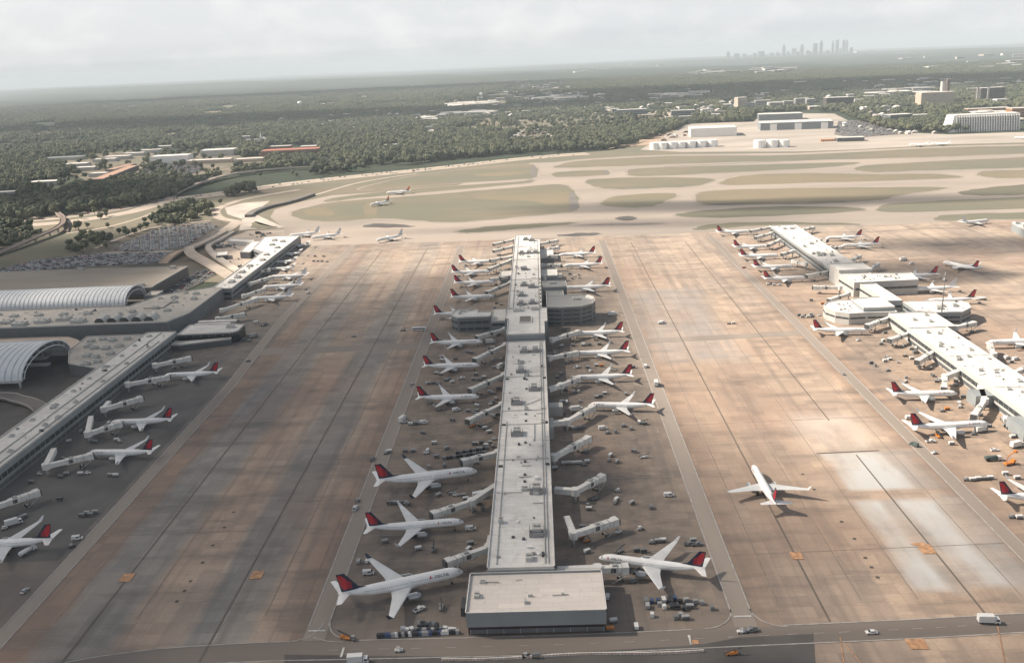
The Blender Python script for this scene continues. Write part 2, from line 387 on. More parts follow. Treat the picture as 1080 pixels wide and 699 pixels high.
def smooth_loop(pts, n=5):
    o = []; k = len(pts)
    for i in range(k):
        p0, p1, p2, p3 = (np.array(pts[(i+j-1) % k], float) for j in range(4))
        for s in range(n):
            t = s/n; o.append(tuple(.5*((2*p1)+(-p0+p2)*t+(2*p0-5*p1+4*p2-p3)*t*t+(-p0+3*p1-3*p2+p3)*t**3)))
    return o
def smooth_line(pts, n=6):
    o = []; k = len(pts)
    for i in range(k-1):
        p0 = np.array(pts[max(i-1, 0)], float); p1 = np.array(pts[i], float); p2 = np.array(pts[i+1], float); p3 = np.array(pts[min(i+2, k-1)], float)
        for s in range(n):
            t = s/n; o.append(tuple(.5*((2*p1)+(-p0+p2)*t+(2*p0-5*p1+4*p2-p3)*t*t+(-p0+3*p1-3*p2+p3)*t**3)))
    o.append(tuple(np.array(pts[-1], float))); return o
def offset_line(pts, d):
    o = []
    for i, p in enumerate(pts):
        a = np.array(pts[max(i-1, 0)][:2]); b = np.array(pts[min(i+1, len(pts)-1)][:2]); t = b-a; t = t/(np.linalg.norm(t)+1e-9)
        o.append((p[0]-t[1]*d, p[1]+t[0]*d))
    return o
def ribbon_into(mb, pts, wid, z, m=0, zs=None, th=0):
    l = offset_line(pts, wid/2); r_ = offset_line(pts, -wid/2); n = len(pts)
    zz = zs or [z]*n
    mb.add([(x, y, q) for (x, y), q in zip(l, zz)]+[(x, y, q) for (x, y), q in zip(r_, zz)], [(n+i, n+i+1, i+1, i) for i in range(n-1)], m)
    if th:
        mb.add([(x, y, q) for (x, y), q in zip(l, zz)]+[(x, y, q-th) for (x, y), q in zip(l, zz)], [(i, i+1, n+i+1, n+i) for i in range(n-1)], m)
        mb.add([(x, y, q) for (x, y), q in zip(r_, zz)]+[(x, y, q-th) for (x, y), q in zip(r_, zz)], [(n+i, n+i+1, i+1, i) for i in range(n-1)], m)
def gp(pts, z=0): return [G(x, y, z) for x, y in pts]
# ================================================================== SETTING
# far ground: a disc that follows the curve of the earth, with low hills on the skyline
def far_ground():
    mb = MB(); radii = [0, 400, 900, 1500, 2200, 3200, 4500, 6500, 9000, 12000, 16000, 20000, 25000, 30000, 36000, 42000, 50000, 60000]
    n = 120; rings = []
    for r_ in radii[1:]:
        ring = []
        for k in range(n):
            a = 2*math.pi*k/n; h = 0
            if r_ > 5000:
                h = 22*math.sin(a*9+r_*.0011)+14*math.sin(a*23+r_*.0007)+8*math.sin(a*51-r_*.0013)
                h *= min(1, (r_-5000)/8000)
            ring.append((r_*math.cos(a), r_*math.sin(a), -(r_*r_)/(2*EARTH)+h-.6))
        rings.append(ring)
    mb.loft(rings, 0, caps=False, smooth=True)
    mb.add([(0, 0, -.6)]+rings[0], [(0, 1+k, 1+(k+1) % n) for k in range(n)], 0)
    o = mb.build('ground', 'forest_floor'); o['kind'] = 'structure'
far_ground()

Z1, Z2, Z3, Z4 = .06, .12, .18, .24
# grass between the highway and the runways, then the paving over it, then the islands
sheet('grass_field', gp([(-90, 262), (0, 233), (60, 230), (120, 220), (160, 214), (216, 206), (255, 199), (316, 191), (400, 183), (463, 176), (540, 168), (580, 163.5), (640, 159), (700, 150), (790, 146), (1000, 146), (1080, 142), (1300, 136),
                         (1400, 250), (300, 300), (0, 290)]), -.2, 'grass_field')
pave = gp([(1400, 262), (1400, 140), (1080, 152), (1000, 154), (840, 161.5), (720, 162.5), (660, 165), (609, 168.3), (585, 171), (560, 172), (470, 199), (425, 201), (350, 206), (312.7, 213.8), (290, 221), (285, 229), (300, 241), (262, 243.4), (262, 262)])
sheet('taxiway_paving', pave+[(-345, 1010), (-345, 900), (300, 900), (900, 900)], -.1, 'runway_concrete')
sheet('apron', [(-420, 60), (430, 60), (760, 60), (900, 1145), (330, 1135), (0, 1135), (-300, 1150), (-330, 1150), (-334, 873), (-420, 700)], 0, 'apron_concrete')
sheet('cargo_apron', gp([(690, 150), (725, 131), (795, 128), (806, 119), (880, 120), (900, 130), (940, 139), (1000, 142), (1090, 139), (1300, 133), (1300, 147), (1080, 150.5), (1000, 152.5), (900, 158), (840, 160), (720, 160.5), (675, 158)]), 0, 'cargo_concrete')

ISL = {
 'a': ('grass_field', [(308, 224), (318, 231.2), (350, 233.6), (400, 230.3), (440, 232.6), (478, 234.4), (540, 229.6), (600, 223.6), (610.3, 218.5), (606.5, 203), (590, 194.6), (540, 198.2), (440, 206.5), (375, 211.2), (340, 215.2)]),
 'b': ('grass_field', [(380, 198.8), (446, 184), (540, 174.4), (564, 174.6), (565, 186.8), (540, 189.6), (432, 196.6), (404, 199.5)]),
 'c': ('grass_field', [(432, 199.4), (540, 192.2), (562, 189.4), (559, 192.6), (540, 194.6), (440, 203.6), (380, 208.6), (346, 213), (352, 209)]),
 'd': ('grass_dark', [(484, 243.3), (520, 238.6), (560, 236.2), (606, 234.6), (590, 237.6), (540, 242), (500, 245.4), (487, 245.2)]),
 'e': ('grass_field', [(584, 175.8), (608.7, 170.2), (660, 167), (720, 164.6), (840, 163.4), (995, 155.8), (1080, 153.8), (1200, 149), (1200, 156), (1080, 162), (951, 166.6), (840, 169.2), (720, 172.8), (660, 175), (596, 177)]),
 'f': ('grass_field', [(582, 184), (591.5, 181.4), (636, 179.4), (643, 182.8), (636, 184.8), (591, 186.8)]),
 'g': ('grass_field', [(662, 182), (669, 178.4), (720, 176), (840, 172.6), (905, 171.4), (885, 175.2), (840, 178.4), (720, 184.3), (670, 185.8)]),
 'h': ('grass_field', [(902, 177.8), (929, 173.4), (1080, 165.8), (1200, 160), (1200, 171), (1080, 176.8), (973, 179.9), (929, 181.6), (908, 180.4)]),
 'i': ('grass_field', [(618, 191.7), (629, 188.7), (690, 187.1), (752, 188.8), (733, 196), (690, 198.4), (650, 199.4), (628, 197)]),
 'j': ('grass_dry', [(762, 194.6), (783, 185.4), (850, 182.8), (920, 183.8), (982, 183.4), (1014, 186.6), (973, 189.2), (840, 193.2)]),
 'k': ('grass_dry', [(1031, 184.4), (1040, 180.6), (1080, 179.2), (1200, 174), (1200, 184), (1080, 187.6), (1051, 187.6)]),
 'l': ('grass_dry', [(633.5, 215), (653, 206.6), (712, 204), (700, 213.4), (682.6, 218.2), (650, 218.4)]),
 'm': ('grass_dry', [(734, 209.8), (746, 201.6), (825, 199), (920, 197.7), (1000, 198), (951, 205.4), (920, 211.8), (825, 214.6), (750, 216)]),
 'n': ('grass_dark', [(712, 226.6), (750, 221.4), (825, 217.8), (898, 218.9), (906, 222.4), (825, 227.4), (750, 229.4)]),  # cloud shade put into the colour by using the darker grass
 'o': ('grass_dark', [(731, 242.4), (750, 236.6), (810, 234.1), (898, 235.7), (898, 237.4), (813, 237.4), (757, 241.2)]),
 'p': ('grass_dark', [(1010, 203.2), (1033, 199), (1080, 194.6), (1200, 187), (1200, 199), (1080, 205.3), (1029, 206)]),
 'q': ('grass_field', [(928, 218.8), (950, 214), (1080, 207.7), (1200, 201), (1200, 215), (1080, 219.8), (940, 223.6)]),
 'r': ('grass_field', [(986, 232.4), (1000, 226.6), (1080, 224), (1200, 220), (1200, 228), (1080, 230.8), (1023, 232.4)]),
 's': ('asphalt_dark', [(649, 230.3), (654, 228.6), (661, 228), (668, 228.6), (672, 230.3), (667, 232), (660, 232.6), (653, 232)]),
 't': ('grass_dry', [(265, 240), (269, 233.5), (276, 237), (293, 239.5), (280, 241)]),
 'u': ('asphalt_dark', [(586, 248.2), (615, 245.6), (636, 246.5), (610, 249.3)]),  # plain dark lens-shaped patch on the paving
 'v': ('asphalt_dark', [(382, 238.9), (400, 235.6), (438, 238.6), (410, 240)]),
}
for k, (mt, pl) in ISL.items():
    lp = smooth_loop(gp(pl), 5)
    if mt != 'asphalt_dark' and k not in 'tvpq':
        a_ = sum(lp[i][0]*lp[(i+1) % len(lp)][1]-lp[(i+1) % len(lp)][0]*lp[i][1] for i in range(len(lp)))
        sh = []
        for i, p_ in enumerate(lp):
            q0, q1 = np.array(lp[i-2]), np.array(lp[(i+2) % len(lp)]); t_ = (q1-q0)/(np.linalg.norm(q1-q0)+1e-9)
            o_ = (5+1.5*math.sin(i*1.7))*(1 if a_ > 0 else -1); sh.append((p_[0]+t_[1]*o_, p_[1]-t_[0]*o_))
        sheet('taxiway_shoulder', sh, Z1-.03, 'shoulder')
    lp = [(x+2.0*math.sin(i*2.3+x*.05), y+2.0*math.sin(i*1.9)) for i, (x, y) in enumerate(lp)]
    sheet('grass_island', lp, Z1, mt)

# runways: dark rubbered strips
def strip(name, a, b, wid, z, mat):
    mb = MB(); pa, pb = G(*a), G(*b); pts = [tuple(np.array(pa)+(np.array(pb)-np.array(pa))*t) for t in np.linspace(0, 1, 12)]
    ribbon_into(mb, pts, wid, z); o = mb.build(name, mat); o['kind'] = 'structure'; return o
strip('runway', (700, 176.6), (1200, 153.5), 26, -.02, 'runway_concrete')
strip('runway_marking', (700, 176), (1200, 153), 7, Z2, 'asphalt')

# bottom service road and the perimeter roads on the apron
def road(name, pts, wid, z, mat, smooth=True):
    mb = MB(); ribbon_into(mb, smooth_line(pts) if smooth else pts, wid, z); o = mb.build(name, mat); o['kind'] = 'structure'; return o
def line_marks(name, lines, wid, z, mat, dash=None):
    mb = MB()
    for pts in lines:
        if dash:
            for i in range(len(pts)-1):
                a, b = np.array(pts[i]), np.array(pts[i+1]); L_ = np.linalg.norm(b-a); k = int(L_/(dash*2))
                for j in range(k):
                    ribbon_into(mb, [tuple(a+(b-a)*((j*2)*dash/L_)), tuple(a+(b-a)*((j*2+1)*dash/L_))], wid, z)
        else: ribbon_into(mb, pts, wid, z)
    o = mb.build(name, mat); o['kind'] = 'structure'; return o
RY0, RY1 = 299.5, 312.0
bot = [(-235, 268), (-200, 292), (-165, 302), (-120, 305.5), (-80, 305.5), (0, 305.5), (80, 308), (140, 310), (200, 313), (330, 318), (430, 322)]
road('service_road', bot, 12, Z1, 'road_brown')
road('service_road', [(-96.5, 312), (-96.5, 500), (-97, 800), (-97, 1110)], 9, Z1, 'road_worn', False)
road('service_road', [(76.5, 314), (76.5, 500), (76.5, 800), (76.5, 1110)], 9, Z1, 'road_worn', False)
road('service_road', [(209.5, 316), (209.5, 600), (208, 800), (207, 1110)], 8, Z1, 'road_worn', False)
road('service_road', [(-228, 302), (-229.5, 620), (-234, 700), (-238, 800), (-238, 1140)], 8, Z1, 'road_worn', False)
edges = []
for xc, wv in ((-96.5, 8), (76.5, 8), (209.5, 7)):
    for sgn in (-1, 1): edges.append([(xc+sgn*wv/2, 322), (xc+sgn*wv/2, 1108)])
for sgn in (-1, 1): edges.append([(-228+sgn*3.6, 303), (-229.5+sgn*3.6, 620), (-234+sgn*3.6, 700), (-238+sgn*3.6, 800), (-238+sgn*3.6, 1140)])
sb = smooth_line(bot)
e1 = [p for p in offset_line(sb, 6)]; e2 = [p for p in offset_line(sb, -6)]
for p in ([q for q in e1 if q[0] < -107], [q for q in e1 if -86 < q[0] < 66], [q for q in e1 if q[0] > 88], e2): edges.append(p)
def arc(cx, cy, r_, a0, a1, n=8): return [(cx+r_*math.cos(R(a0+(a1-a0)*i/n)), cy+r_*math.sin(R(a0+(a1-a0)*i/n))) for i in range(n+1)]
edges += [arc(-107.5, 324, 12.5, -95, 0), arc(-80, 324, 12, 180, 270), arc(60, 326, 12.5, -90, 0), arc(93, 326, 12.5, 180, 268)]
line_marks('road_marking', edges, .55, Z3, 'paint_faded')
line_marks('road_marking', [sb], .25, Z3, 'paint_faded', dash=4)
line_marks('stop_line', [[(-100, 318.5), (-93, 318.5)], [(73, 321), (80, 321)], [(-83, 301), (-83, 307)], [(53, 303.5), (53, 309.5)]], .9, Z4, 'paint_white')

# taxilane centre lines: black border with a thin yellow stripe
taxi = [[(-194, 286), (-194, 1100)], [(-138.5, 300), (-138.5, 1100)], [(110, 316), (110.5, 1090)], [(172, 318), (172, 470)], [(172.5, 520), (174.5, 1080)]]
line_marks('taxilane_border', taxi, .8, Z1+.03, 'taxi_black')
line_marks('taxilane_stripe', taxi, .12, Z2+.03, 'dirt_tan')
line_marks('drain_cover', [[(x, y-.8), (x+.5, y+.8)] for x, y in gp([(887, 550), (900.5, 568), (912, 588), (918.5, 598), (925, 608.6), (186, 634), (194, 623), (200.5, 612.7), (213, 593), (224, 575), (236, 556), (246, 540), (846, 500), (858, 516)])], 1.5, Z2, 'taxi_black')
faint = [[(x, 330), (x, 1090)] for x in (-211, -176, -121, -106, 93, 127, 150, 192)]
line_marks('paving_joint', faint, .4, Z1+.01, 'joint_dark')
cross = [[(-226, y), (-100, y+3)] for y in (402, 520, 702)]+[[(80, y), (205, y+4)] for y in (368, 520, 690, 820)]
line_marks('paving_joint', cross, .35, Z1+.02, 'joint_dark')
# road across the taxilanes at the middle of the piers
road('crossing_road', [(-236, 700), (-98, 702)], 16, Z1+.015, 'road_worn', False)
road('crossing_road', [(78, 692), (206, 700)], 12, Z1+.015, 'road_worn', False)
# lead-in lines and gate boxes
lead = []
for y in (395, 437, 500, 590, 640, 700): lead.append([(-90, y), (-45, y)])
for y in (372, 450, 545, 592, 640, 690): lead.append([(68, y), (20, y)])
line_marks('lead_in_line', lead, .25, Z2, 'paint_faded')
line_marks('crack_seal', [[G(861+.0, 478.2), G(927, 475)]], 1.0, Z2, 'taxi_black')
# orange surface-painted gate signs on the taxilanes
def blotch(px, py, w_, d_):
    x, y = G(px, py); p = [(x-w_/2, y-d_/2), (x+w_/2, y-d_/2), (x+w_/2, y+d_/2), (x-w_/2, y+d_/2)]
    mb = MB(); mb.add([(a, b, Z4) for a, b in p], [(0, 1, 2, 3)])
    o = mb.build('taxilane_sign_marking', 'paint_orange'); o['kind'] = 'structure'
for q in ((134, 609, 5.5, 7), (271, 606.5, 5.5, 6.5), (840, 586, 5, 6), (977, 579, 6, 8), (967, 679, 7, 6.5), (733, 677, 3, 2.5)): blotch(*q)
mb = MB(); x, y = G(969, 575); mb.add([(x-3.5, y+1.5, Z4+.02), (x+3, y-3, Z4+.02), (x+3, y+2.5, Z4+.02)], [(0, 1, 2)]); o = mb.build('taxilane_arrow_marking', 'paint_orange'); o['kind'] = 'structure'
line_marks('orange_line', [[G(886, 672), G(890, 699)], [G(890, 678), G(908, 699)], [G(1052, 660), G(1060, 699)]], .4, Z3, 'paint_orange')
line_marks('white_arc_marking', [[G(360+a/2.7*1.0, 0) for a in ()] or [G(330, 672), G(345, 676), G(362, 677)]], .5, Z3, 'paint_faded')
# darker yard past the road at the very bottom
sheet('dark_yard', gp([(300, 699), (300, 690), (470, 692), (600, 688), (735, 680), (780, 672), (858, 668), (860, 699), (860, 740), (300, 740)]), Z1+.02, 'asphalt_dark')
# grey asphalt of the stands of the left pier
for pl in ([(-308, 380), (-235, 380), (-237, 640), (-308, 700)],):
    sheet('stand_paving', pl, .03, 'stand_grey')

# ---- highways, ramps, railway, lots north-west
HW = smooth_line(gp([(-60, 240), (0, 233), (56, 229.5), (110, 222), (160, 213.5), (215, 206.5), (255, 201), (316, 192.6), (400, 183.6), (463, 177.3), (540, 168.6), (590, 164), (620, 162)]), 6)
road('highway', HW, 56, -.05, 'concrete_road', False)
line_marks('highway_median', [HW], 5, .0, 'grass_dry'); line_marks('highway_edge', [offset_line(HW, 28), offset_line(HW, -28)], 1.2, 0, 'grass_field')
road('highway', gp([(-60, 246), (0, 239), (50, 236), (100, 230), (135, 224), (160, 217), (178, 211)]), 34, -.03, 'concrete_road')
def elevated(name, label, cat, px, wid, z0, z1, mat, th=1.6):
    pts = smooth_line(gp(px), 6); n = len(pts); zs = [z0+(z1-z0)*math.sin(math.pi*i/(n-1)) for i in range(n)]
    root = empty(name, (0, 0, 0)); mb = MB(); ribbon_into(mb, pts, wid, 0, zs=zs, th=th); mb.build('deck', mat, root)
    for sgn in (-1, 1):
        q = MB(); ol = offset_line(pts, sgn*wid/2)
        for i in range(n-1):
            (x0, y0), (x1, y1) = ol[i], ol[i+1]
            q.add([(x0, y0, zs[i]), (x1, y1, zs[i+1]), (x1, y1, zs[i+1]+1.1), (x0, y0, zs[i]+1.1)], [(0, 1, 2, 3)])
        q.build('parapet', 'concrete_pale', root)
    for i in range(4, n-4, 5):
        if zs[i] > 3:
            q = MB(); x, y = pts[i]; q.box(x-1, y-1, -.5, x+1, y+1, zs[i]-th); q.build('pier', 'concrete_pale', root)
    return tag(root, label, cat)
elevated('flyover', 'pale concrete flyover ramp curving over the highway beside the woods', 'flyover', [(178, 209.5), (190, 203), (216, 194), (249, 186), (302, 180), (340, 177.5), (372, 176.5)], 13, 0, 7, 'concrete_road')
rail1 = [(60, 216), (59.5, 222), (61.5, 228), (66.5, 234), (67, 240), (60, 246), (48, 251), (26, 259.5), (0, 269), (-40, 282)]
elevated('railway_viaduct', 'brown twin-track railway viaduct curving across the highway', 'railway', rail1, 8, 1, 8, 'rail_brown')
elevated('railway_viaduct', 'brown railway branch splitting east from the curved viaduct', 'railway', [(56.5, 216), (56.5, 221), (59, 227), (66, 232), (70, 238), (70, 245)], 6, 1, 7.5, 'rail_brown')
road('road', gp([(331.6, 206), (371, 194.5), (400, 188.8), (440, 183)]), 9, Z1, 'concrete_road')
loop = gp([(316, 200), (263, 209), (240, 215.5), (229, 221), (228, 226), (234, 230.5), (251, 233.6)])
road('road', loop, 15, Z1, 'concrete_road')
road('road', gp([(251, 233.6), (238, 243), (221, 254)]), 20, Z2, 'concrete_road')
elevated('road_ramp', 'pale elevated terminal road bending beside the bright yard', 'ramp', [(236, 244), (221, 254), (207, 262), (200, 266), (203, 272), (216, 279), (232, 287), (246, 294)], 13, .3, 5.5, 'concrete_road')
elevated('road_ramp', 'short tan ramp at the corner of the long car lot', 'ramp', [(199, 263), (190, 268), (180, 273.5), (172, 278)], 12, .3, 4.5, 'dirt_tan')
elevated('road_ramp', 'second elevated road lane running inside the bending terminal road', 'ramp', [(247, 244), (232, 254), (220, 262), (226, 271), (238, 279), (252, 287)], 8, .3, 3.5, 'concrete_pale')
for pl in ([(500, 208), (560, 202), (596, 201), (604, 212), (590, 218), (560, 212), (520, 211)], [(384, 216), (397, 213), (396, 228), (386, 230)], [(320, 222), (345, 219), (352, 227), (330, 228)], [(500, 184), (545, 180), (560, 179), (556, 183), (520, 186)]):
    sheet('bare_earth', smooth_loop(gp(pl), 4), Z1+.02, 'grass_dry')
for pl in ([(600.5, 203.5), (605.5, 202.6), (611.5, 219), (604, 222.6), (600, 221)], [(559.5, 175), (564.5, 174.4), (565.5, 187), (560, 188.4)], [(640, 180.2), (643.5, 182.6), (640, 184.6), (636, 183)]):
    sheet('blast_pad', gp(pl), Z1+.03, 'asphalt')
road('road', gp([(207, 258), (222, 248), (236, 239)]), 9, Z1, 'asphalt')
road('road', gp([(40, 277), (100, 268), (135, 265.5), (182, 265)]), 7, .0, 'concrete_road')
road('road', gp([(100, 262), (140, 246), (170, 238.5), (222, 232.5)]), 6, .0, 'concrete_road')
road('road', gp([(70, 246), (105, 241), (127, 236), (150, 229), (168, 222)]), 7, .0, 'dirt_pale')
sheet('forecourt', gp([(237, 219), (258, 214), (285, 212), (268, 224), (255, 231), (240, 226)]), .0, 'concrete_pale')
sheet('road_fork', gp([(255, 232), (265, 224), (300, 240), (262, 242), (252, 243)]), .02, 'concrete_pale')
sheet('north_yard', gp([(224, 266), (240, 251), (262, 243.5), (300, 243), (300, 270), (258, 293), (236, 277)]), -.06, 'dirt_pale')
for pl, mt in (([(116, 263.5), (169, 240), (222, 234.5), (230, 239), (196, 260), (171, 264.6), (133, 266)], 'asphalt'),
               ([(-40, 292), (0, 284), (33, 275), (100, 267), (182, 265.5), (174, 277), (44, 285), (0, 304), (-40, 318)], 'asphalt'),
               ([(207, 284), (237, 284), (213, 298), (184, 312), (165, 314), (180, 300)], 'asphalt_dark'),
               ([(152, 187), (150, 177), (170, 172), (213, 172), (216, 180), (200, 185)], 'asphalt'),
               ([(880, 142), (884, 128), (905, 127), (940, 136), (958, 141), (900, 146)], 'asphalt')):
    sheet('parking_lot', gp(pl), .02, mt)
for pl, mt in (([(44, 209), (75, 194), (82, 199), (60, 213)], 'dirt_tan'), ([(52, 174), (75, 165), (150, 158), (165, 163), (210, 160), (245, 155), (285, 168), (280, 178), (215, 187), (150, 188), (100, 196), (90, 190)], 'town_ground'),
               ([(466, 135), (500, 133), (560, 132), (590, 136), (545, 141), (480, 141)], 'grass_field'), ([(540, 127), (600, 123), (680, 118), (690, 126), (640, 137), (570, 139)], 'grass_field'), ([(530, 146), (560, 138), (600, 140), (570, 150)], 'town_ground'),
               ([(640, 125), (700, 116), (720, 118), (700, 130), (660, 133)], 'dirt_pale'), ([(700, 146), (725, 133), (700, 140), (640, 157), (690, 152)], 'dirt_tan'),
               ([(75, 231), (120, 222), (140, 224), (105, 240), (75, 243)], 'grass_field')):
    sheet('clearing', gp(pl), -.12, mt)
sheet('clearing', gp([(-60, 262), (0, 243), (70, 243), (120, 240), (170, 236), (228, 231), (258, 243), (250, 262), (230, 290), (200, 300), (60, 283), (0, 292), (-60, 300)]), -.16, 'lot_ground')
sheet('railway_cutting', gp([(0, 262), (70, 243), (100, 250), (130, 246), (150, 240), (100, 262), (60, 270), (0, 283)]), -.12, 'grass_dark')
# ================================================================== JETS
SPEC = {  # length, span, fuselage radius, axis height, fin top, engine diameter, engine y, rear engines, winglets
 'wide':   dict(L=54.9, B=50.0, r=2.55, zc=5.3, top=15.9, de=2.9, ye=8.0, rear=False, wl=True),
 'long':   dict(L=47.3, B=40.5, r=1.98, zc=4.7, top=13.7, de=2.5, ye=6.6, rear=False, wl=True),
 'medium': dict(L=41.5, B=35.8, r=1.95, zc=4.0, top=12.6, de=2.0, ye=5.2, rear=False, wl=True),
 'rear':   dict(L=44.0, B=33.0, r=1.72, zc=3.5, top=9.6, de=1.6, ye=3.0, rear=True, wl=False),
 'small':  dict(L=32.0, B=24.0, r=1.4, zc=2.9, top=8.0, de=1.3, ye=2.4, rear=True, wl=False),
}
ST = [(0, .03, -.30), (.006, .22, -.25), (.018, .42, -.19), (.04, .66, -.11), (.07, .85, -.05), (.105, .96, -.01), (.14, 1, 0), (.40, 1, 0), (.64, 1, 0), (.73, .93, .07), (.82, .74, .24), (.90, .50, .42), (.96, .28, .56), (1, .12, .62)]
def fus(spec, t):
    for (a, ra, za), (b, rb, zb) in zip(ST, ST[1:]):
        if a <= t <= b:
            k = (t-a)/(b-a); return (ra+(rb-ra)*k)*spec['r'], spec['zc']+(za+(zb-za)*k)*spec['r']
def fus_pt(spec, t, ang, off=0.0):
    r_, z = fus(spec, t); x = spec['L']*(.5-t)
    return (x, (r_+off)*math.cos(ang), z+(r_+off)*math.sin(ang))
def foil(xle, ch, y, z, th=.12, vertical=False):
    pr = [(0, 0), (.08, .42), (.3, .5), (.65, .32), (1, .03), (1, -.03), (.65, -.26), (.3, -.42), (.08, -.36)]
    return [((xle-ch*a, b*th*ch, z) if vertical else (xle-ch*a, y, z+b*th*ch)) for a, b in pr]
TXT = {}
def text_mesh(body, size):
    k = (body, size)
    if k not in TXT:
        cu = bpy.data.curves.new('txt', 'FONT'); cu.body = body; cu.size = size; cu.resolution_u = 2
        to = bpy.data.objects.new('txt', cu); COL.objects.link(to)
        dg = bpy.context.evaluated_depsgraph_get(); me = bpy.data.meshes.new_from_object(to.evaluated_get(dg))
        TXT[k] = ([tuple(v.co) for v in me.vertices], [tuple(p.vertices) for p in me.polygons])
        bpy.data.objects.remove(to); bpy.data.curves.remove(cu); bpy.data.meshes.remove(me)
    return TXT[k]
def make_jet(kind, tail='widget'):
    sp = SPEC[kind]; L_, B, r_, zc = sp['L'], sp['B'], sp['r'], sp['zc']
    root = empty('jet'); n = 20
    body = MB(); rings = [[fus_pt(sp, t, 2*math.pi*k/n) for k in range(n)] for t, _, _ in ST]
    body.loft(rings, 0, mfun=lambda i, j: 1 if math.sin(2*math.pi*(j+.5)/n) < -.62 else 0)
    # wing to body fairing
    body.loft([[(L_*x, (r_*.95*s)*math.cos(a), zc-r_*.62+r_*.55*s*math.sin(a)) for a in np.linspace(0, 2*math.pi, 12, endpoint=False)] for x, s in ((.17, .1), (.12, .8), (.05, 1.12), (-.06, 1.12), (-.12, .8), (-.18, .1))], 1)
    body.build('fuselage', ['jet_white', 'jet_grey'], root)
    ck = MB()
    for a0 in (32, 50, 68, 92, 112, 130):
        a1 = a0+16
        ck.add([fus_pt(sp, .030, R(a0), .03), fus_pt(sp, .030, R(a1), .03), fus_pt(sp, .047, R(a1), .03), fus_pt(sp, .047, R(a0), .03)], [(0, 1, 2, 3)])
    ck.build('cockpit_window', 'glass_dark', root)
    for s in (1, -1):
        wmb = MB(); t = .125
        while t < .80:
            if not .43 < t < .45:
                c = [fus_pt(sp, t+d, R(20+e) if s > 0 else R(160-e), .02) for d, e in ((0, -3), (.0058, -3), (.0058, 4), (0, 4))]
                wmb.add(c, [(0, 1, 2, 3)])
            t += .0145
        wmb.build('cabin_glazing', 'glass_dark', root)
    # wings
    H2 = B/2
    for s in (1, -1):
        wg = MB(); zr = zc-r_*.55
        secs = [(0, L_*(.10 if not sp['rear'] else .04), L_*.19), (H2*.34, L_*(.10 if not sp['rear'] else .04)-H2*.34*.56, L_*.125), (H2, L_*(.10 if not sp['rear'] else .04)-H2*.56, L_*.042)]
        rings = [foil(xl, ch, s*y, zr+y*.085, .13-.03*y/H2) for y, xl, ch in secs]
        wg.loft(rings if s > 0 else [q[::-1] for q in rings], 0, smooth=False); wo = wg.build('wing', 'wing_grey', root)
        if sp['wl']:
            y, xl, ch = secs[-1]; wl = MB(); z = zr+y*.085
            a = foil(xl, ch, s*(y+.02), z, .1); b_ = [(q[0]-2.2, s*(y+.9), z+2.5+(q[2]-z)*.3) for q in foil(xl, ch*.45, 0, z, .1)]
            wl.loft([a, b_] if s > 0 else [a[::-1], b_[::-1]], 0, smooth=False); wl.build('winglet', 'jet_navy' if (tail == 'widget' and kind == 'wide') else 'wing_grey', wo)
        en = MB(); de = sp['de']
        if sp['rear']: ex, ey, ez = -L_*.27, s*(r_+de*.55), zc+r_*.25
        else: ex, ey, ez = L_*.10-sp['ye']*.56+de*.9, s*sp['ye'], zr+sp['ye']*.085-de*.68
        pr = [(1.0, .86), (.95, 1.0), (.5, 1.04), (-.3, 1.0), (-.8, .78), (-1.0, .62)]
        en.loft([[(ex+x*de*.95, ey+math.cos(a)*q*de/2, ez+math.sin(a)*q*de/2) for a in np.linspace(0, 2*math.pi, 14, endpoint=False)] for x, q in pr], 0, caps=False)
        en.add([(ex+de*.80, ey+math.cos(a)*.84*de/2, ez+math.sin(a)*.84*de/2) for a in np.linspace(0, 2*math.pi, 14, endpoint=False)], [tuple(range(14))], 1)
        en.add([(ex-de*.90, ey+math.cos(a)*.66*de/2, ez+math.sin(a)*.66*de/2) for a in np.linspace(0, 2*math.pi, 14, endpoint=False)], [tuple(range(14))[::-1]], 1)
        eo = en.build('engine', ['engine_metal' if not sp['rear'] else 'wing_grey', 'bridge_dark'], root)
        py = MB()
        if sp['rear']: py.box(ex-1.5, min(s*r_*.8, ey), ez-.15, ex+1.2, max(s*r_*.8, ey), ez+.15)
        else: py.box(ex-de*1.2, ey-.2, ez+de*.3, ex+de*.5, ey+.2, zr+sp['ye']*.085+.1)
        py.build('pylon', 'wing_grey', eo)
    # fin
    fn = MB(); zf = zc+r_*.75; ht = sp['top']-zf; ch0, ch1 = L_*.155, L_*.062; x0 = -L_*.315; sw = ht*.78; NU, NV = 14, 14
    def fp(u, v, s):
        ch = ch0+(ch1-ch0)*v; xl = x0-sw*v; th = .10*ch*2*math.sqrt(max(0, u*(1-u)))*.5
        return (xl-ch*u, s*max(th, .02), zf+ht*v)
    def colr(u, v):
        if tail == 'grey': return 0
        if tail == 'orange': return 1 if v > .25 else 0
        if .16 < v < .90 and u > .16+abs(v-.45)*.75 and u < .96-.35*max(0, .5-v):
            return 1 if u+.55*v > .72 else 2
        return 0
    for s in (1, -1):
        g_ = [[fp(i/NU, j/NV, s) for i in range(NU+1)] for j in range(NV+1)]; fv = [p for row in g_ for p in row]
        for j in range(NV):
            for i in range(NU):
                a, b_, c, d = j*(NU+1)+i, j*(NU+1)+i+1, (j+1)*(NU+1)+i+1, (j+1)*(NU+1)+i
                q = [fv[a], fv[b_], fv[c], fv[d]]
                fn.add(q if s < 0 else q[::-1], [(0, 1, 2, 3)], colr((i+.5)/NU, (j+.5)/NV))
    fn.add([fp(u, 1, 1) for u in np.linspace(0, 1, 8)]+[fp(u, 1, -1) for u in np.linspace(1, 0, 8)], [tuple(range(16))], 0)
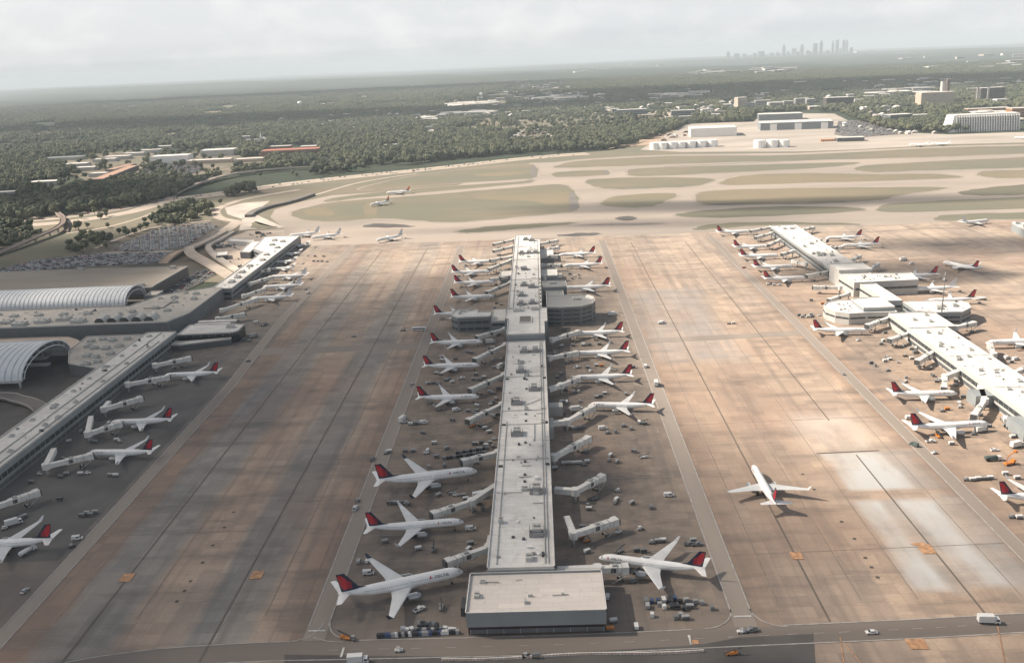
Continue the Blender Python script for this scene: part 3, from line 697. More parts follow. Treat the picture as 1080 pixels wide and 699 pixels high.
    mats = {'widget': ['jet_navy', 'jet_red', 'jet_dark_red'], 'grey': ['jet_grey', 'jet_grey', 'jet_grey'], 'orange': ['jet_blue', 'jet_orange', 'jet_red']}[tail]
    fo = fn.build('tail_fin', mats, root)
    # dorsal fillet
    df = MB(); df.add([(x0+L_*.06, 0, zc+r_*.9), (x0-1.0, .12, zf+ht*.16), (x0-1.0, -.12, zf+ht*.16), (x0-2, .2, zc+r_*.8), (x0-2, -.2, zc+r_*.8)], [(0, 3, 1), (0, 2, 4), (0, 1, 2)]); df.build('dorsal_fillet', mats[0], fo)
    for s in (1, -1):
        tp = MB(); hs = B*.19
        zt = sp['top']-.4 if sp['rear'] else zc+r_*.55; xx = (x0-sw+.5) if sp['rear'] else -L_*.385; yb = 0 if sp['rear'] else 0
        a = foil(xx, L_*.105, s*yb, zt, .09); b_ = foil(xx-hs*.62, L_*.04, s*hs, zt+(.05 if sp['rear'] else hs*.10), .09)
        tp.loft([a, b_] if s > 0 else [a[::-1], b_[::-1]], 0, smooth=False); tp.build('tailplane', 'jet_white', root)
    for nm, lx, ly in (('nose_gear', L_*.40, 0), ('main_gear', -L_*.03, 1), ('main_gear', -L_*.03, -1)):
        gm = MB(); y = ly*(r_*1.75); top = zc-r_*.5
        gm.tube([(lx, y, .5), (lx, y, top)], .17, 6, 0)
        for dy in (-.42, .42):
            for dx in ((0,) if (nm == 'nose_gear' or kind in ('medium', 'rear', 'small')) else (-.75, .75)):
                rr = .38 if nm == 'nose_gear' else .58
                gm.tube([(lx+dx, y+dy-.18, rr), (lx+dx, y+dy+.18, rr)], rr, 10, 1)
        gm.build(nm, ['steel', 'rubber'], root)
    if tail == 'widget':
        sz = r_*.62
        vv, ff = text_mesh('DELTA', sz)
        wid = max(p[0] for p in vv)
        for s in (1, -1):
            t_ = MB(); base = math.asin(.30)
            pts = []
            for x, y, _ in vv:
                xx = L_*.37-wid*1.3+x*1.3+0 if s < 0 else L_*.37-x*1.3
                a = base+(y)/(r_); a = a if s > 0 else math.pi-a
                pts.append((xx, (r_+.10)*math.cos(a), zc+(r_+.10)*math.sin(a)))
            t_.add(pts, ff); 
            xs = L_*.37-wid*1.3-sz*1.2 if s < 0 else L_*.37+sz*1.2
            def em(x, y):
                a = base+y/r_; a = a if s > 0 else math.pi-a
                return (x, (r_+.10)*math.cos(a), zc+(r_+.10)*math.sin(a))
            t_.build('airline_name', 'jet_navy', root)
            e_ = MB(); e_.add([em(xs-sz*.45, 0), em(xs+sz*.45, 0), em(xs, sz*.4)], [(0, 1, 2)], 0)
            e_.add([em(xs-sz*.38, sz*.16), em(xs, sz*.5), em(xs, sz*.95)], [(0, 1, 2)], 0); e_.add([em(xs+sz*.38, sz*.16), em(xs, sz*.5), em(xs, sz*.95)], [(0, 1, 2)], 0)
            e_.build('airline_emblem', 'jet_red', root)
    return root
PROTO = {}
JETS = []   # (root, description, pos, heading, spec) for naming neighbours
def jet(kind, nose, tail, label, desc, tailkind='widget', heading=None, group=None, at=None):
    sp = SPEC[kind]; zz = sp['zc']
    a = np.array(G(*nose, zz-.3*sp['r'])); b_ = np.array(G(*tail, zz+.6*sp['r'])); c = (a+b_)/2
    h = math.atan2(a[1]-b_[1], a[0]-b_[0]) if heading is None else R(heading)
    if at == 'nose': c = a-np.array([math.cos(h), math.sin(h)])*sp['L']/2
    if at == 'tail': c = b_+np.array([math.cos(h), math.sin(h)])*sp['L']/2
    k = (kind, tailkind)
    if k not in PROTO: PROTO[k] = make_jet(kind, tailkind); o = PROTO[k]
    else: o = copy_tree(PROTO[k])
    o.location = (c[0], c[1], .02); o.rotation_euler = (0, 0, h)
    tag(o, label, 'airliner', group or 'jets on the apron'); JETS.append((o, desc, (c[0], c[1]), h, sp)); return o
W_ = 'the central pier'
# west side of the central pier, from the near end north
rowsW = [
 ('wide', (488, 603), (357, 626), None, 'large white jet with navy winglets beside the flat-roofed near end block', 'the large jet by the near block'),
 ('long', (489, 550.5), (387, 555.5), None, 'white jet with navy and red fin, second up the central pier\'s west side', 'the second jet up the central west side'),
 ('wide', (503.5, 497), (396.5, 506), None, 'large white jet with dark winglet tips, third up the central pier\'s west side', 'the third jet up the central west side'),
 ('medium', (504.5, 417.4), (441.5, 419.6), -.6, 'white jet with red and navy fin, fourth up the central pier\'s west side', 'the fourth jet up the central west side'),
 ('medium', (508, 384.4), (444.8, 386), -.6, 'white jet with red and navy fin, fifth up the central pier\'s west side', 'the fifth jet up the central west side'),
 ('medium', (510.2, 360), (453.8, 361), 0, 'white jet parked just south of the windowed west wing of the central pier', 'the jet south of the west wing'),
 ('medium', (505, 330), (460, 331), 0, 'white jet half hidden behind the windowed west wing of the central pier', 'the jet behind the west wing'),
 ('medium', (524.3, 312), (473, 313.4), 0, 'white jet directly north of the hidden one, northwest side of the central pier', 'the first jet north of the west wing'),
 ('medium', (524, 297), (477.3, 298.4), 0, 'white jet, third from the far end on the northwest side of the central pier', 'the second jet north of the west wing'),
 ('medium', (519, 286.2), (475.4, 287), 0, 'white jet, second from the far end on the northwest side of the central pier', 'the third jet north of the west wing'),
 ('medium', (524, 275.4), (483.8, 276), 0, 'white jet parked farthest up the northwest side of the central pier', 'the last jet up the northwest side'),
]
for k, n_, t_, h, lb, ds in rowsW: jet(k, n_, t_, lb, ds, heading=h)
rowsE = [
 ('long', (634, 588.5), (741.5, 598.5), None, 'white jet with navy and red fin north of the crowd of containers', 'the container-side jet by the near block'),
 ('medium', (621.5, 427.5), (688.5, 426), None, 'white jet on a bent bridge, second up the central pier\'s east side', 'the second jet up the central east side'),
 ('medium', (606.5, 398), (663.6, 395.6), 180, 'white jet, third from the near end east of the central pier', 'the third jet up the central east side'),
 ('medium', (604, 371.5), (664, 371), 180, 'white jet, fourth from the near end east of the central pier', 'the fourth jet up the central east side'),
 ('medium', (602, 351), (658, 350), 180, 'white jet just south of the rounded east wing of the central pier', 'the jet south of the east wing'),
 ('long', (590, 304), (645.5, 301), 180, 'white jet with tall red fin poking out behind the dark tower block', 'the jet behind the tower block'),
 ('medium', (592, 280), (637.2, 278), 180, 'white jet, second from the far end northeast of the central pier', 'the second-last jet up the northeast side'),
 ('medium', (586, 268.5), (630.8, 267), 180, 'white jet parked farthest up the northeast side of the central pier', 'the last jet up the northeast side'),
]
for k, n_, t_, h, lb, ds in rowsE: jet(k, n_, t_, lb, ds, heading=h)
rowsB = [
 ('medium', (791, 244.2), (757, 244.4), 2, 'white jet parked farthest up the west side of the eastern pier', 'the last jet up the eastern pier'),
 ('medium', (814, 259), (771.9, 260.6), 1, 'white jet, second from the far end of the eastern pier\'s west side', 'the eastern pier jet second from last'),
 ('medium', (823, 268.8), (779, 270.4), 0, 'white jet, third from the far end west of the eastern pier', 'the eastern pier jet third from last'),
 ('medium', (838.5, 280.4), (793.3, 281.6), 0, 'white jet, fourth from the far end west of the eastern pier', 'the eastern pier jet fourth from last'),
 ('medium', (850.4, 292.4), (805.2, 294), 0, 'white jet in half shade, fifth from the far end west of the eastern pier', 'the eastern pier jet fifth from last'),
 ('medium', (914, 348.6), (858.5, 346.6), None, 'sunlit white jet with bright red fin below the round white wing of the eastern pier', 'the jet below the round white wing'),
 ('medium', (1005, 415.2), (944.3, 414), None, 'sunlit white jet with red fin beside the elbowed bridges of the eastern pier', 'the upper jet of the near pair'),
 ('long', (1041, 447), (961, 449), None, 'white jet with red fin and vehicles crowded under its nose near the eastern pier', 'the lower jet of the near pair'),
]
for k, n_, t_, h, lb, ds in rowsB: jet(k, n_, t_, lb, ds, heading=h)
jet('medium', (1125, 523), (1053, 522), 'white jet cut off by the photo edge, only its red tail and wing showing', 'the jet cut off at the edge', heading=0, at='tail')
jet('medium', (868.6, 250.8), (911, 249.4), 'white jet parked farthest up the east side of the eastern pier', 'the last jet behind the eastern pier', heading=180)
jet('medium', (885.8, 258.6), (928.5, 257.4), 'white jet, second from the far end east of the eastern pier', 'the second-last jet behind the eastern pier', heading=180)
jet('medium', (943, 291), (988, 289.5), 'white jet standing behind the white L-shaped roof of the eastern pier', 'the jet behind the white roof', heading=180)
jet('medium', (962, 304.5), (1006, 303.2), 'white jet between the white L-shaped roof and the masted wing', 'the jet between roof and masted wing', 'grey', heading=180)
jet('medium', (982, 317), (1024, 315), 'white jet with red fin half hidden behind the masted wing of the eastern pier', 'the jet behind the masted wing', heading=180)
jet('long', (1039.5, 362), (1100, 359), 'white jet nose-in at the east side of the eastern pier, tail beyond the photo', 'the jet behind the near eastern pier', heading=180, at='nose')
jet('medium', (1003, 275.6), (1023, 284), 'white jet with red fin taxiing alone on the paving east of the eastern pier', 'the taxiing jet far east', heading=115)
jet('long', (795, 490.5), (817.5, 533), 'white jet taxiing alone toward the far runways on the eastern taxilane', 'the lone taxiing jet', heading=90.5)
# west pier
jet('long', (-45, 574), (56, 570), 'white jet with red and navy fin, nose cut off, nearest in the west pier', 'the near jet at the west pier', heading=183)
jet('medium', (96.4, 478), (159.5, 475), 'white jet with dark red fin, second from the near end of the west pier', 'the second jet at the west pier', heading=None)
jet('medium', (110.5, 444.4), (189, 443), 'white jet with dark red fin, third from the near end of the west pier', 'the third jet at the west pier', heading=181)
jet('medium', (175, 395.5), (229, 393), 'white jet with dark red fin just south of the glass gatehouse of the west pier', 'the jet south of the gatehouse', heading=182)
for i, (n_, t_, h, kd) in enumerate((((268, 314.6), (304.5, 312.4), 182, 'medium'), ((276, 303), (319.4, 300), 181, 'medium'), ((284, 292.4), (324.4, 289.6), 180, 'medium'), ((283, 283.6), (311, 282.2), 180, 'small'), ((284, 276.8), (314, 274.6), 180, 'small'), ((292, 268.6), (318, 266.4), 180, 'small'), ((300, 259.6), (327, 258), 180, 'small'))):
    lbl = ["first", "second", "third", "fourth", "fifth", "sixth", "seventh"][i]
    jet(kd, n_, t_, f'grey-finned jet, {lbl} north of the glass gatehouse along the west pier', f'the {lbl} grey jet along the west pier', 'grey', heading=h)
jet('medium', (318, 250), (324.5, 243.2), 'grey-finned jet standing just beyond the far tip of the west pier', 'the jet at the tip of the west pier', 'grey', heading=200)
jet('medium', (332.7, 252.4), (355, 245), 'grey-finned jet slanting away from the west pier tip across the open apron', 'the slanted jet by the west pier tip', 'grey', heading=205)
jet('medium', (404, 254), (418, 247), 'grey-finned jet taxiing alone on the pale apron west of the central pier', 'the lone jet on the pale apron', 'grey', heading=222)
jet('medium', (409, 204), (431, 200.6), 'jet with orange fin on the taxiway loop beyond the apron', 'the orange-finned jet', 'orange', heading=188)
jet('medium', (394, 217.4), (407, 210.5), 'jet with orange fin on the grass-edged taxiway below the other orange one', 'the lower orange-finned jet', 'orange', heading=230)
jet('medium', (963.5, 151.6), (975.5, 153.2), 'small far white jet, the western of two on the cargo apron', 'the western cargo jet', 'grey', heading=140)
jet('medium', (986, 150.6), (998.5, 152.4), 'small far white jet, the eastern of two on the cargo apron', 'the eastern cargo jet', 'grey', heading=140)
jet('medium', (1072, 143), (1090, 147), 'far white jet at the edge of the photo below the finned white building', 'the far jet at the edge', 'grey', heading=140)
jet('medium', (1022, 233), (1036, 234), 'small far white jet on the far taxiway beside the grass island', 'the far taxiing jet', 'grey', heading=20)
# ================================================================== JET BRIDGES
BRIDGES = []
def bridge(pts, label, desc, sign=True):
    """Fixed walkway (if three points), rotunda on a pillar, two telescoping tunnels, cab on wheels."""
    P = [np.array(G(x, y, 6.4)) for x, y in pts]
    root = empty('jet_bridge', (P[-2][0], P[-2][1], 0)); o = P[-2].copy()
    loc = lambda p: p-o
    def seg(mb, a, b_, wd, z0a, z1a, z0b, z1b, m=0):
        d = (b_-a)/np.linalg.norm(b_-a); n_ = np.array([-d[1], d[0]])*wd/2
        vv = [(*(a-n_), z0a), (*(b_-n_), z0b), (*(b_+n_), z0b), (*(a+n_), z0a), (*(a-n_), z1a), (*(b_-n_), z1b), (*(b_+n_), z1b), (*(a+n_), z1a)]
        mb.add(vv, [(0, 3, 2, 1), (4, 5, 6, 7), (0, 1, 5, 4), (1, 2, 6, 5), (2, 3, 7, 6), (3, 0, 4, 7)], m)
    if len(P) == 3:
        w_ = MB(); seg(w_, loc(P[0]), loc(P[1]), 3.1, 4.6, 7.5, 4.6, 7.5); w_.build('walkway', 'bridge_white', root)
    ro = MB(); ro.tube([(0, 0, 4.3), (0, 0, 7.9)], 2.3, 14, 0, smooth=False); ro.build('rotunda', 'bridge_white', root)
    pi_ = MB(); pi_.tube([(0, 0, 0), (0, 0, 4.3)], .7, 10, 0); pi_.build('pillar', 'bridge_grey', root)
    a, b_ = loc(P[-2]), loc(P[-1]); L_ = np.linalg.norm(b_-a); d = (b_-a)/L_; n_ = np.array([-d[1], d[0]])
    zc = 3.9 if L_ > 12 else 4.3
    m1 = a+(b_-a)*.55
    t1 = MB(); seg(t1, a+d*1.8, m1, 2.7, 4.7, 7.3, 4.5, 7.1); t1.build('inner_tunnel', 'bridge_white', root)
    t2 = MB(); seg(t2, a+d*L_*.42, b_-d*2.2, 3.3, 4.35, 7.45, zc+.1, zc+3.2)
    for k in range(3):
        c = a+d*L_*(.5+.15*k); seg(t2, c-d*.12, c+d*.12, 3.4, 4.3, 7.52, 4.3, 7.52, 1)
    t2.build('outer_tunnel', ['bridge_white', 'bridge_grey'], root)
    cb = MB(); seg(cb, b_-d*2.6, b_+d*.4, 4.0, zc-.1, zc+3.5, zc-.1, zc+3.5, 0); seg(cb, b_+d*.4, b_+d*1.3, 3.4, zc, zc+3.1, zc, zc+3.1, 1); cb.build('cab', ['bridge_white', 'bridge_dark'], root)
    lg = MB(); c = a+d*L_*.74
    for s in (-1, 1):
        q = c+n_*s*2.0; lg.tube([(*q, .6), (*q, 5.2)], .22, 6, 0); q2 = q-n_*s*.6
        for e in (-.5, .5): lg.tube([(*(q2+d*e*1.4-n_*.2), .55), (*(q2+d*e*1.4+n_*.2), .55)], .55, 10, 1)
    seg(lg, c-n_*2.0, c+n_*2.0, .5, .7, 1.2, .7, 1.2, 0); lg.build('wheel_carriage', ['bridge_grey', 'rubber'], root)
    st = MB(); s0 = b_-d*1.2-n_*2.6
    for k in range(8):
        q = s0-d*k*.75; seg(st, q, q-d*.75, .9, (zc-.2)*(1-k/8)-.15, (zc-.2)*(1-k/8), (zc-.2)*(1-k/8)-.15, (zc-.2)*(1-k/8))
    st.build('service_stair', 'bridge_grey', root)
    if sign:
        c = a+d*L_*.52
        for s in (-1, 1):
            sg = MB(); q = c+n_*s*1.68; e = d*1.15
            vv = [(*(q-e), 4.8), (*(q+e), 4.8), (*(q+e), 7.0), (*(q-e), 7.0)]; sg.add(vv if s < 0 else vv[::-1], [(0, 1, 2, 3)]); sg.build('sign_panel', 'bridge_dark', root)
        ac = MB(); seg(ac, c-d*.3+n_*0, c+d*1.6, 1.5, 7.3, 8.1, 7.3, 8.1); ac.build('rooftop_unit', 'bridge_grey', root)
    tag(root, label, 'jet bridge', 'jet bridges along the piers'); BRIDGES.append((root, desc, tuple(P[-1]), tuple(P[0])))
BR = [
 ([(518, 566), (516, 577), (471, 592)], 'white jet bridge reaching over the nose of the large jet by the near block'),
 ([(523, 512), (497.8, 528.6), (456, 541.5)], 'long white jet bridge between the second and third jets up the west side'),
 ([(525.5, 477), (487.5, 486)], 'short white jet bridge reaching past a row of dark containers, west of the central pier'),
 ([(529.5, 426.5), (493.5, 443)], 'empty white jet bridge just south of the fourth jet west of the central pier'),
 ([(531.6, 395.5), (496, 410.6)], 'white jet bridge docked at the fourth jet west of the central pier'),
 ([(533.4, 363.5), (500.8, 378.8)], 'white jet bridge docked at the fifth jet west of the central pier'),
 ([(532.7, 347), (503, 355)], 'white jet bridge at the foot of the windowed west wing of the central pier'),
 ([(538.5, 298), (513.5, 308)], 'pale jet bridge, first north of the windowed west wing of the central pier'),
 ([(537.5, 291.5), (517.5, 294.6)], 'pale jet bridge, second north of the windowed west wing of the central pier'),
 ([(539, 274.5), (515.5, 283.6)], 'pale jet bridge, third north of the windowed west wing of the central pier'),
 ([(539, 271), (517.5, 274)], 'pale jet bridge, fourth north of the windowed west wing of the central pier'),
 ([(540.5, 260), (521, 264.2)], 'empty pale jet bridge, last but one up the northwest side of the central pier'),
 ([(541.5, 253), (521, 257.2)], 'empty pale jet bridge at the far end of the northwest side of the central pier'),
 ([(580.8, 446.4), (598, 444.2), (625.5, 428.2)], 'bent white jet bridge docked at the second jet east of the central pier'),
 ([(578.6, 410.4), (591.5, 406.2), (610.5, 398)], 'bent white jet bridge docked at the third jet east of the central pier'),
 ([(579.7, 377), (609, 371)], 'white jet bridge docked at the fourth jet east of the central pier'),
 ([(582, 358), (610.5, 349)], 'white jet bridge docked at the jet below the rounded east wing'),
 ([(584, 481.5), (621, 460.8)], 'empty white jet bridge beside a row of small white carts, east of the central pier'),
 ([(585, 516), (606.5, 517.6), (636, 501.2)], 'empty white jet bridge with a short straight walkway, third up the central pier\'s east side'),
 ([(586, 545.5), (597.5, 545.8), (604.5, 563), (650, 547.6)][1:], 'empty white jet bridge with a sharp elbow and an orange cart beneath its rotunda'),
 ([(588, 601), (630, 599.4), (662, 597.6)], 'low white jet bridge docked at the near jet east of the central pier'),
 ([(574, 293), (592, 289.6)], 'small pale jet bridge just north of the dark tower block'),
 ([(571, 279.4), (591, 279.6)], 'pale jet bridge, second from the dark tower block, northeast of the central pier'),
 ([(570, 270.6), (588, 269.8)], 'pale jet bridge, third from the dark tower block, northeast of the central pier'),
 ([(569.6, 264.6), (589, 260.4)], 'empty pale jet bridge, last but one up the northeast side of the central pier'),
 ([(569, 257.2), (587.5, 253.2)], 'empty pale jet bridge at the far end of the northeast side of the central pier'),
 ([(813, 239.6), (792, 243.2)], 'pale jet bridge at the far end of the west side of the eastern pier'),
 ([(813.6, 246), (797, 250)], 'empty pale jet bridge, second from the far end west of the eastern pier'),
 ([(822, 253.4), (810.5, 258)], 'pale jet bridge, third from the far end west of the eastern pier'),
 ([(836, 265), (825, 267.6)], 'pale jet bridge, fourth from the far end west of the eastern pier'),
 ([(850, 278.4), (836, 274.6)], 'pale jet bridge, fifth from the far end west of the eastern pier'),
 ([(878, 285.6), (851, 290.4)], 'grey-looking jet bridge in shade near the raised roof block of the eastern pier'),
 ([(886, 303), (858, 302.4)], 'white jet bridge pointing west just north of the round white wing'),
 ([(895, 309.6), (874.5, 316)], 'empty white jet bridge beside the round white wing of the eastern pier'),
 ([(940.5, 334), (914.5, 343)], 'white jet bridge docked at the jet below the round white wing'),
 ([(960, 351), (938.5, 358)], 'empty white jet bridge, first south of the round white wing'),
 ([(988, 369), (967.5, 380.6)], 'empty white jet bridge with a dark shadow beneath, second south of the round white wing'),
 ([(1014.6, 390), (997, 397), (995.4, 409)], 'elbowed white jet bridge reaching the upper jet of the near pair by the eastern pier'),
 ([(1033.5, 407), (1038.6, 422), (1027, 438)], 'kinked white jet bridge reaching the lower jet of the near pair by the eastern pier'),
 ([(1008, 345), (1028, 340)], 'empty white jet bridge east of the eastern pier beside the masted wing'),
 ([(1048, 374), (1044, 363.5)], 'short white jet bridge docked at the jet east of the near eastern pier'),
 ([(1069, 393), (1086, 386)], 'white jet bridge leaving the photo edge east of the eastern pier'),
 ([(899.5, 273.6), (907, 269.6)], 'small grey jet bridge in the shade at the northeast of the eastern pier'),
 ([(917.5, 284), (926, 278)], 'small grey jet bridge beside the raised roof block of the eastern pier'),
 ([(862, 252), (872, 253.4)], 'pale jet bridge docked at the far jet east of the eastern pier'),
 ([(876, 261), (888, 261)], 'pale jet bridge docked at the second jet east of the eastern pier'),
 ([(848, 242), (858, 239.6)], 'empty pale jet bridge at the far east corner of the eastern pier'),
 ([(-14, 537), (40, 517.6)], 'grey-white jet bridge with open end nearest the bottom of the west pier'),
 ([(57, 474), (48.5, 491), (97, 479)], 'elbowed jet bridge docked at the second jet of the west pier'),
 ([(96, 440), (92.5, 457), (127, 445.6)], 'elbowed jet bridge docked at the third jet of the west pier'),
 ([(115, 424), (109.5, 431), (149, 419)], 'empty elbowed jet bridge north of the third jet of the west pier'),
 ([(134.5, 405), (178, 396.6)], 'long jet bridge docked at the jet south of the glass gatehouse'),
 ([(163.5, 385), (200.5, 376.8)], 'empty jet bridge just south of the glass gatehouse of the west pier'),
 ([(229.5, 336), (257.5, 330.6)], 'empty jet bridge just north of the glass gatehouse of the west pier'),
 ([(234, 327), (270, 315)], 'long jet bridge docked at the first grey jet north of the gatehouse'),
 ([(257, 312), (279, 304.4)], 'jet bridge docked at the second grey jet north of the gatehouse'),
 ([(263.5, 299), (286, 292)], 'jet bridge docked at the third grey jet north of the gatehouse'),
 ([(274, 286), (284, 283.8)], 'jet bridge docked at the fourth grey jet north of the gatehouse'),
 ([(279, 278.4), (286, 276.8)], 'jet bridge docked at the fifth grey jet north of the gatehouse'),
 ([(286, 270.4), (293, 268.6)], 'jet bridge docked at the sixth grey jet north of the gatehouse'),
 ([(294, 261.6), (301, 259.6)], 'jet bridge docked at the seventh grey jet north of the gatehouse'),
]
for pts, lb in BR: bridge(pts, lb, lb)

# ================================================================== PIERS AND TERMINAL
def facade(root, x0, y0, x1, y1, zb, zt, mat='window_band', off=.15, name='window_band'):
    """A ribbon window proud of a straight wall from (x0,y0) to (x1,y1); outward is to the right of travel."""
    dx, dy = x1-x0, y1-y0; L_ = math.hypot(dx, dy); nx, ny = dy/L_, -dx/L_
    mb = MB(); a = (x0+nx*off, y0+ny*off); b_ = (x1+nx*off, y1+ny*off)
    mb.prism([(x0-nx*.02, y0-ny*.02), (x1-nx*.02, y1-ny*.02), b_, a], zb, zt)
    k = max(2, int(L_/6))
    for i in range(k+1):
        t = i/k; cx, cy = a[0]+(b_[0]-a[0])*t, a[1]+(b_[1]-a[1])*t
        mb.box(cx-.15+nx*.05, cy-.15+ny*.05, zb, cx+.15+nx*.05, cy+.15+ny*.05, zt, 1)
    return mb.build(name, [mat, 'wall_grey'], root)
def roof_slab(root, poly, z, mat, par=.7, wallmat='wall_pale', name='roof'):
    mb = MB(); mb.prism(poly, z-.5, z, 1, 0); n = len(poly)
    a = sum(poly[i][0]*poly[(i+1) % n][1]-poly[(i+1) % n][0]*poly[i][1] for i in range(n))
    pl = poly if a > 0 else poly[::-1]; c = np.mean(np.array(pl), 0)
    for i in range(n):
        p, q = np.array(pl[i]), np.array(pl[(i+1) % n]); d = (q-p)/np.linalg.norm(q-p); nn = np.array([-d[1], d[0]])*.45
        mb.prism([tuple(p), tuple(q), tuple(q+nn), tuple(p+nn)], z+.003, z+par, 1, 2)
    return mb.build(name, [mat, wallmat, 'roof_white' if mat in ('roof_white', 'roof_cream') else 'roof_grey'], root)
def unit(roof, x, y, z, w_, d_, h, screen=False, name='rooftop_unit'):
    mb = MB(); mb.box(x-w_/2, y-d_/2, z, x+w_/2, y+d_/2, z+h, 0)
    if screen:
        for s in (-1, 1): mb.box(x+s*(w_/2+1.2)-.15, y-d_/2-2, z, x+s*(w_/2+1.2)+.15, y+d_/2, z+h*.7, 1)
        mb.box(x-w_/2-1.0, y-d_/2-2.1, z, x+w_/2+1.0, y-d_/2-1.8, z+h*.7, 1)
        mb.box(x-w_/2-1.0, y-d_/2-1.75, z+.05, x+w_/2+1.0, y-d_/2, z+h*.25, 1)
    mb.tube([(x-w_*.2, y, z+h), (x-w_*.2, y, z+h+.35)], min(w_, d_)*.18, 8, 2, smooth=False); mb.tube([(x+w_*.22, y, z+h), (x+w_*.22, y, z+h+.35)], min(w_, d_)*.18, 8, 2, smooth=False)
    return mb.build(name, ['unit_grey', 'unit_dark', 'steel'], roof)
def hatch(roof, x, y, z, w_=1.2, d_=2.0):
    mb = MB(); mb.box(x-w_/2, y-d_/2, z, x+w_/2, y+d_/2, z+.7); return mb.build('roof_hatch', 'bridge_dark', roof)
def pipes(roof, lines, z, nm='roof_duct', wd=.5, mat='unit_grey'):
    for pts in lines:
        mb = MB(); mb.tube([(x, y, z+.4) for x, y in pts], wd/2, 6, 0, smooth=False); mb.build(nm, mat, roof)
def building_block(name, label, cat, poly, z1, wall='wall_grey', roof='roof_white', bands=(), z0=0, par=.7, group=None, rim='wall_pale'):
    c = np.mean(np.array(poly), 0); root = empty(name, (0, 0, 0))
    mb = MB(); mb.prism(poly, z0-.3, z1-.5, 0); mb.build('wall', wall, root)
    rf = roof_slab(root, poly, z1, roof, par, rim)
    n = len(poly); a = sum(poly[i][0]*poly[(i+1) % n][1]-poly[(i+1) % n][0]*poly[i][1] for i in range(n)); pl = poly if a > 0 else poly[::-1]
    for zb, zt, mt in bands:
        for i in range(n):
            p, q = pl[i], pl[(i+1) % n]
            if math.hypot(q[0]-p[0], q[1]-p[1]) > 5:
                d = np.array(q)-np.array(p); L_ = np.linalg.norm(d); d = d/L_*min(1.2, L_*.05)
                if d[0] < -.9: continue      # north walls are never seen
                facade(root, p[0]+d[0], p[1]+d[1], q[0]-d[0], q[1]-d[1], zb, zt, mt)
    tag(root, label, cat, group); return root, rf
rect = lambda x0, y0, x1, y1: [(x0, y0), (x1, y0), (x1, y1), (x0, y1)]

# ---- central pier
root, rf = building_block('concourse_pier', 'long white-roofed central pier running north between two rows of jets', 'airport pier', rect(-27.5, 341.6, 1.6, 664), 12.2, 'wall_grey', 'roof_white', ((5.6, 8.8, 'window_band'), (.8, 3.6, 'wall_dark')))
for x, y in ((-14, 640), (-6, 640), (-16, 596), (-7, 560), (-18, 536), (-17, 487), (-6, 414), (-6, 372)):
    unit(rf, x, y, 12.2, 4.2, 5.5, 3.2, True)
for x, y in ((-12, 578), (-12, 560), (-12, 516), (-12, 505), (-12, 473), (-12, 448), (-12, 432), (-12, 424), (-12, 366), (-25, 580), (-25, 500), (-25, 443), (0, 580), (0, 502), (0, 444)): hatch(rf, x, y, 12.2, 2.2 if x in (-25, 0) else 1.3, 1.6)
pipes(rf, [[(-2.6, 345), (-2.6, 662)], [(-1.2, 345), (-1.2, 662)], [(-23.5, 345), (-23.5, 505)], [(-27, 522), (-2.6, 522)], [(-27, 500), (-3, 500)], [(-26, 412), (-13, 412)], [(-27, 451), (1, 451)], [(-3, 540), (-13, 530), (-13, 522)], [(-7, 475), (-7, 500)], [(-2.6, 400), (-8, 400)], [(-27, 584), (-3, 584)]], 12.2, wd=.45)
def clutter(rf, x0, x1, y0, y1, z, n, seed):
    r_ = random.Random(seed)
    for _ in range(n):
        x, y = r_.uniform(x0+2, x1-2), r_.uniform(y0+3, y1-3); k = r_.random()
        if k < .45: mb = MB(); w_, d_, h = r_.uniform(.7, 2.2), r_.uniform(.7, 2.6), r_.uniform(.5, 1.5); mb.box(x-w_/2, y-d_/2, z, x+w_/2, y+d_/2, z+h); mb.build('roof_vent', r_.choice(['unit_grey', 'unit_dark', 'bridge_dark', 'wall_white']), rf)
        elif k < .7: mb = MB(); mb.tube([(x, y, z), (x, y, z+r_.uniform(.6, 1.6))], r_.uniform(.25, .6), 8); mb.build('vent_stack', r_.choice(['unit_dark', 'steel', 'unit_grey']), rf)
        elif k < .88: pipes(rf, [[(x, y), (x+r_.choice([-1, 1])*r_.uniform(2, 7), y+r_.uniform(-.4, .4))]], z, wd=.35, mat=r_.choice(['unit_dark', 'steel', 'unit_grey']))
        else: unit(rf, x, y, z, r_.uniform(2, 3.5), r_.uniform(2, 4.5), r_.uniform(1.2, 2.2))
clutter(rf, -27, 1, 343, 662, 12.2, 55, 1)
for x0, y0, x1, y1, z in ((1.7, 505, 4.5, 520, 8), (1.7, 541, 11, 549, 6.5)):
    mb = MB(); mb.box(x0, y0, 0, x1, y1, z); mb.build('side_room', 'wall_pale', root)
root, rf = building_block('concourse_pier', 'far half of the central pier, bright white roof with grey ducts', 'airport pier', [(-29.5, 742), (0, 742), (0, 1062), (-10, 1062), (-10, 1090), (-29.5, 1090)], 13.6, 'wall_grey', 'roof_white', ((6, 9.4, 'window_band'), (.8, 3.6, 'wall_dark')))
for x, y in ((-18, 770), (-8, 772), (-18, 800), (-8, 830), (-16, 838), (-16, 905), (-20, 985), (-12, 985), (-5, 985), (-16, 1062), (-9, 1055)): unit(rf, x, y, 13.6, 4.5, 6, 3.2, True)
pipes(rf, [[(-2.6, 745), (-2.6, 1058)], [(-29, 860), (0, 862)], [(-29, 950), (0, 952)], [(-29, 1020), (0, 1020)], [(-25, 745), (-25, 1085)]], 13.6)
clutter(rf, -29, -3, 745, 1060, 13.6, 48, 2)
for y in range(760, 860, 14): hatch(rf, 1.0 if False else -.8, y, 13.6, 1.2, 3)
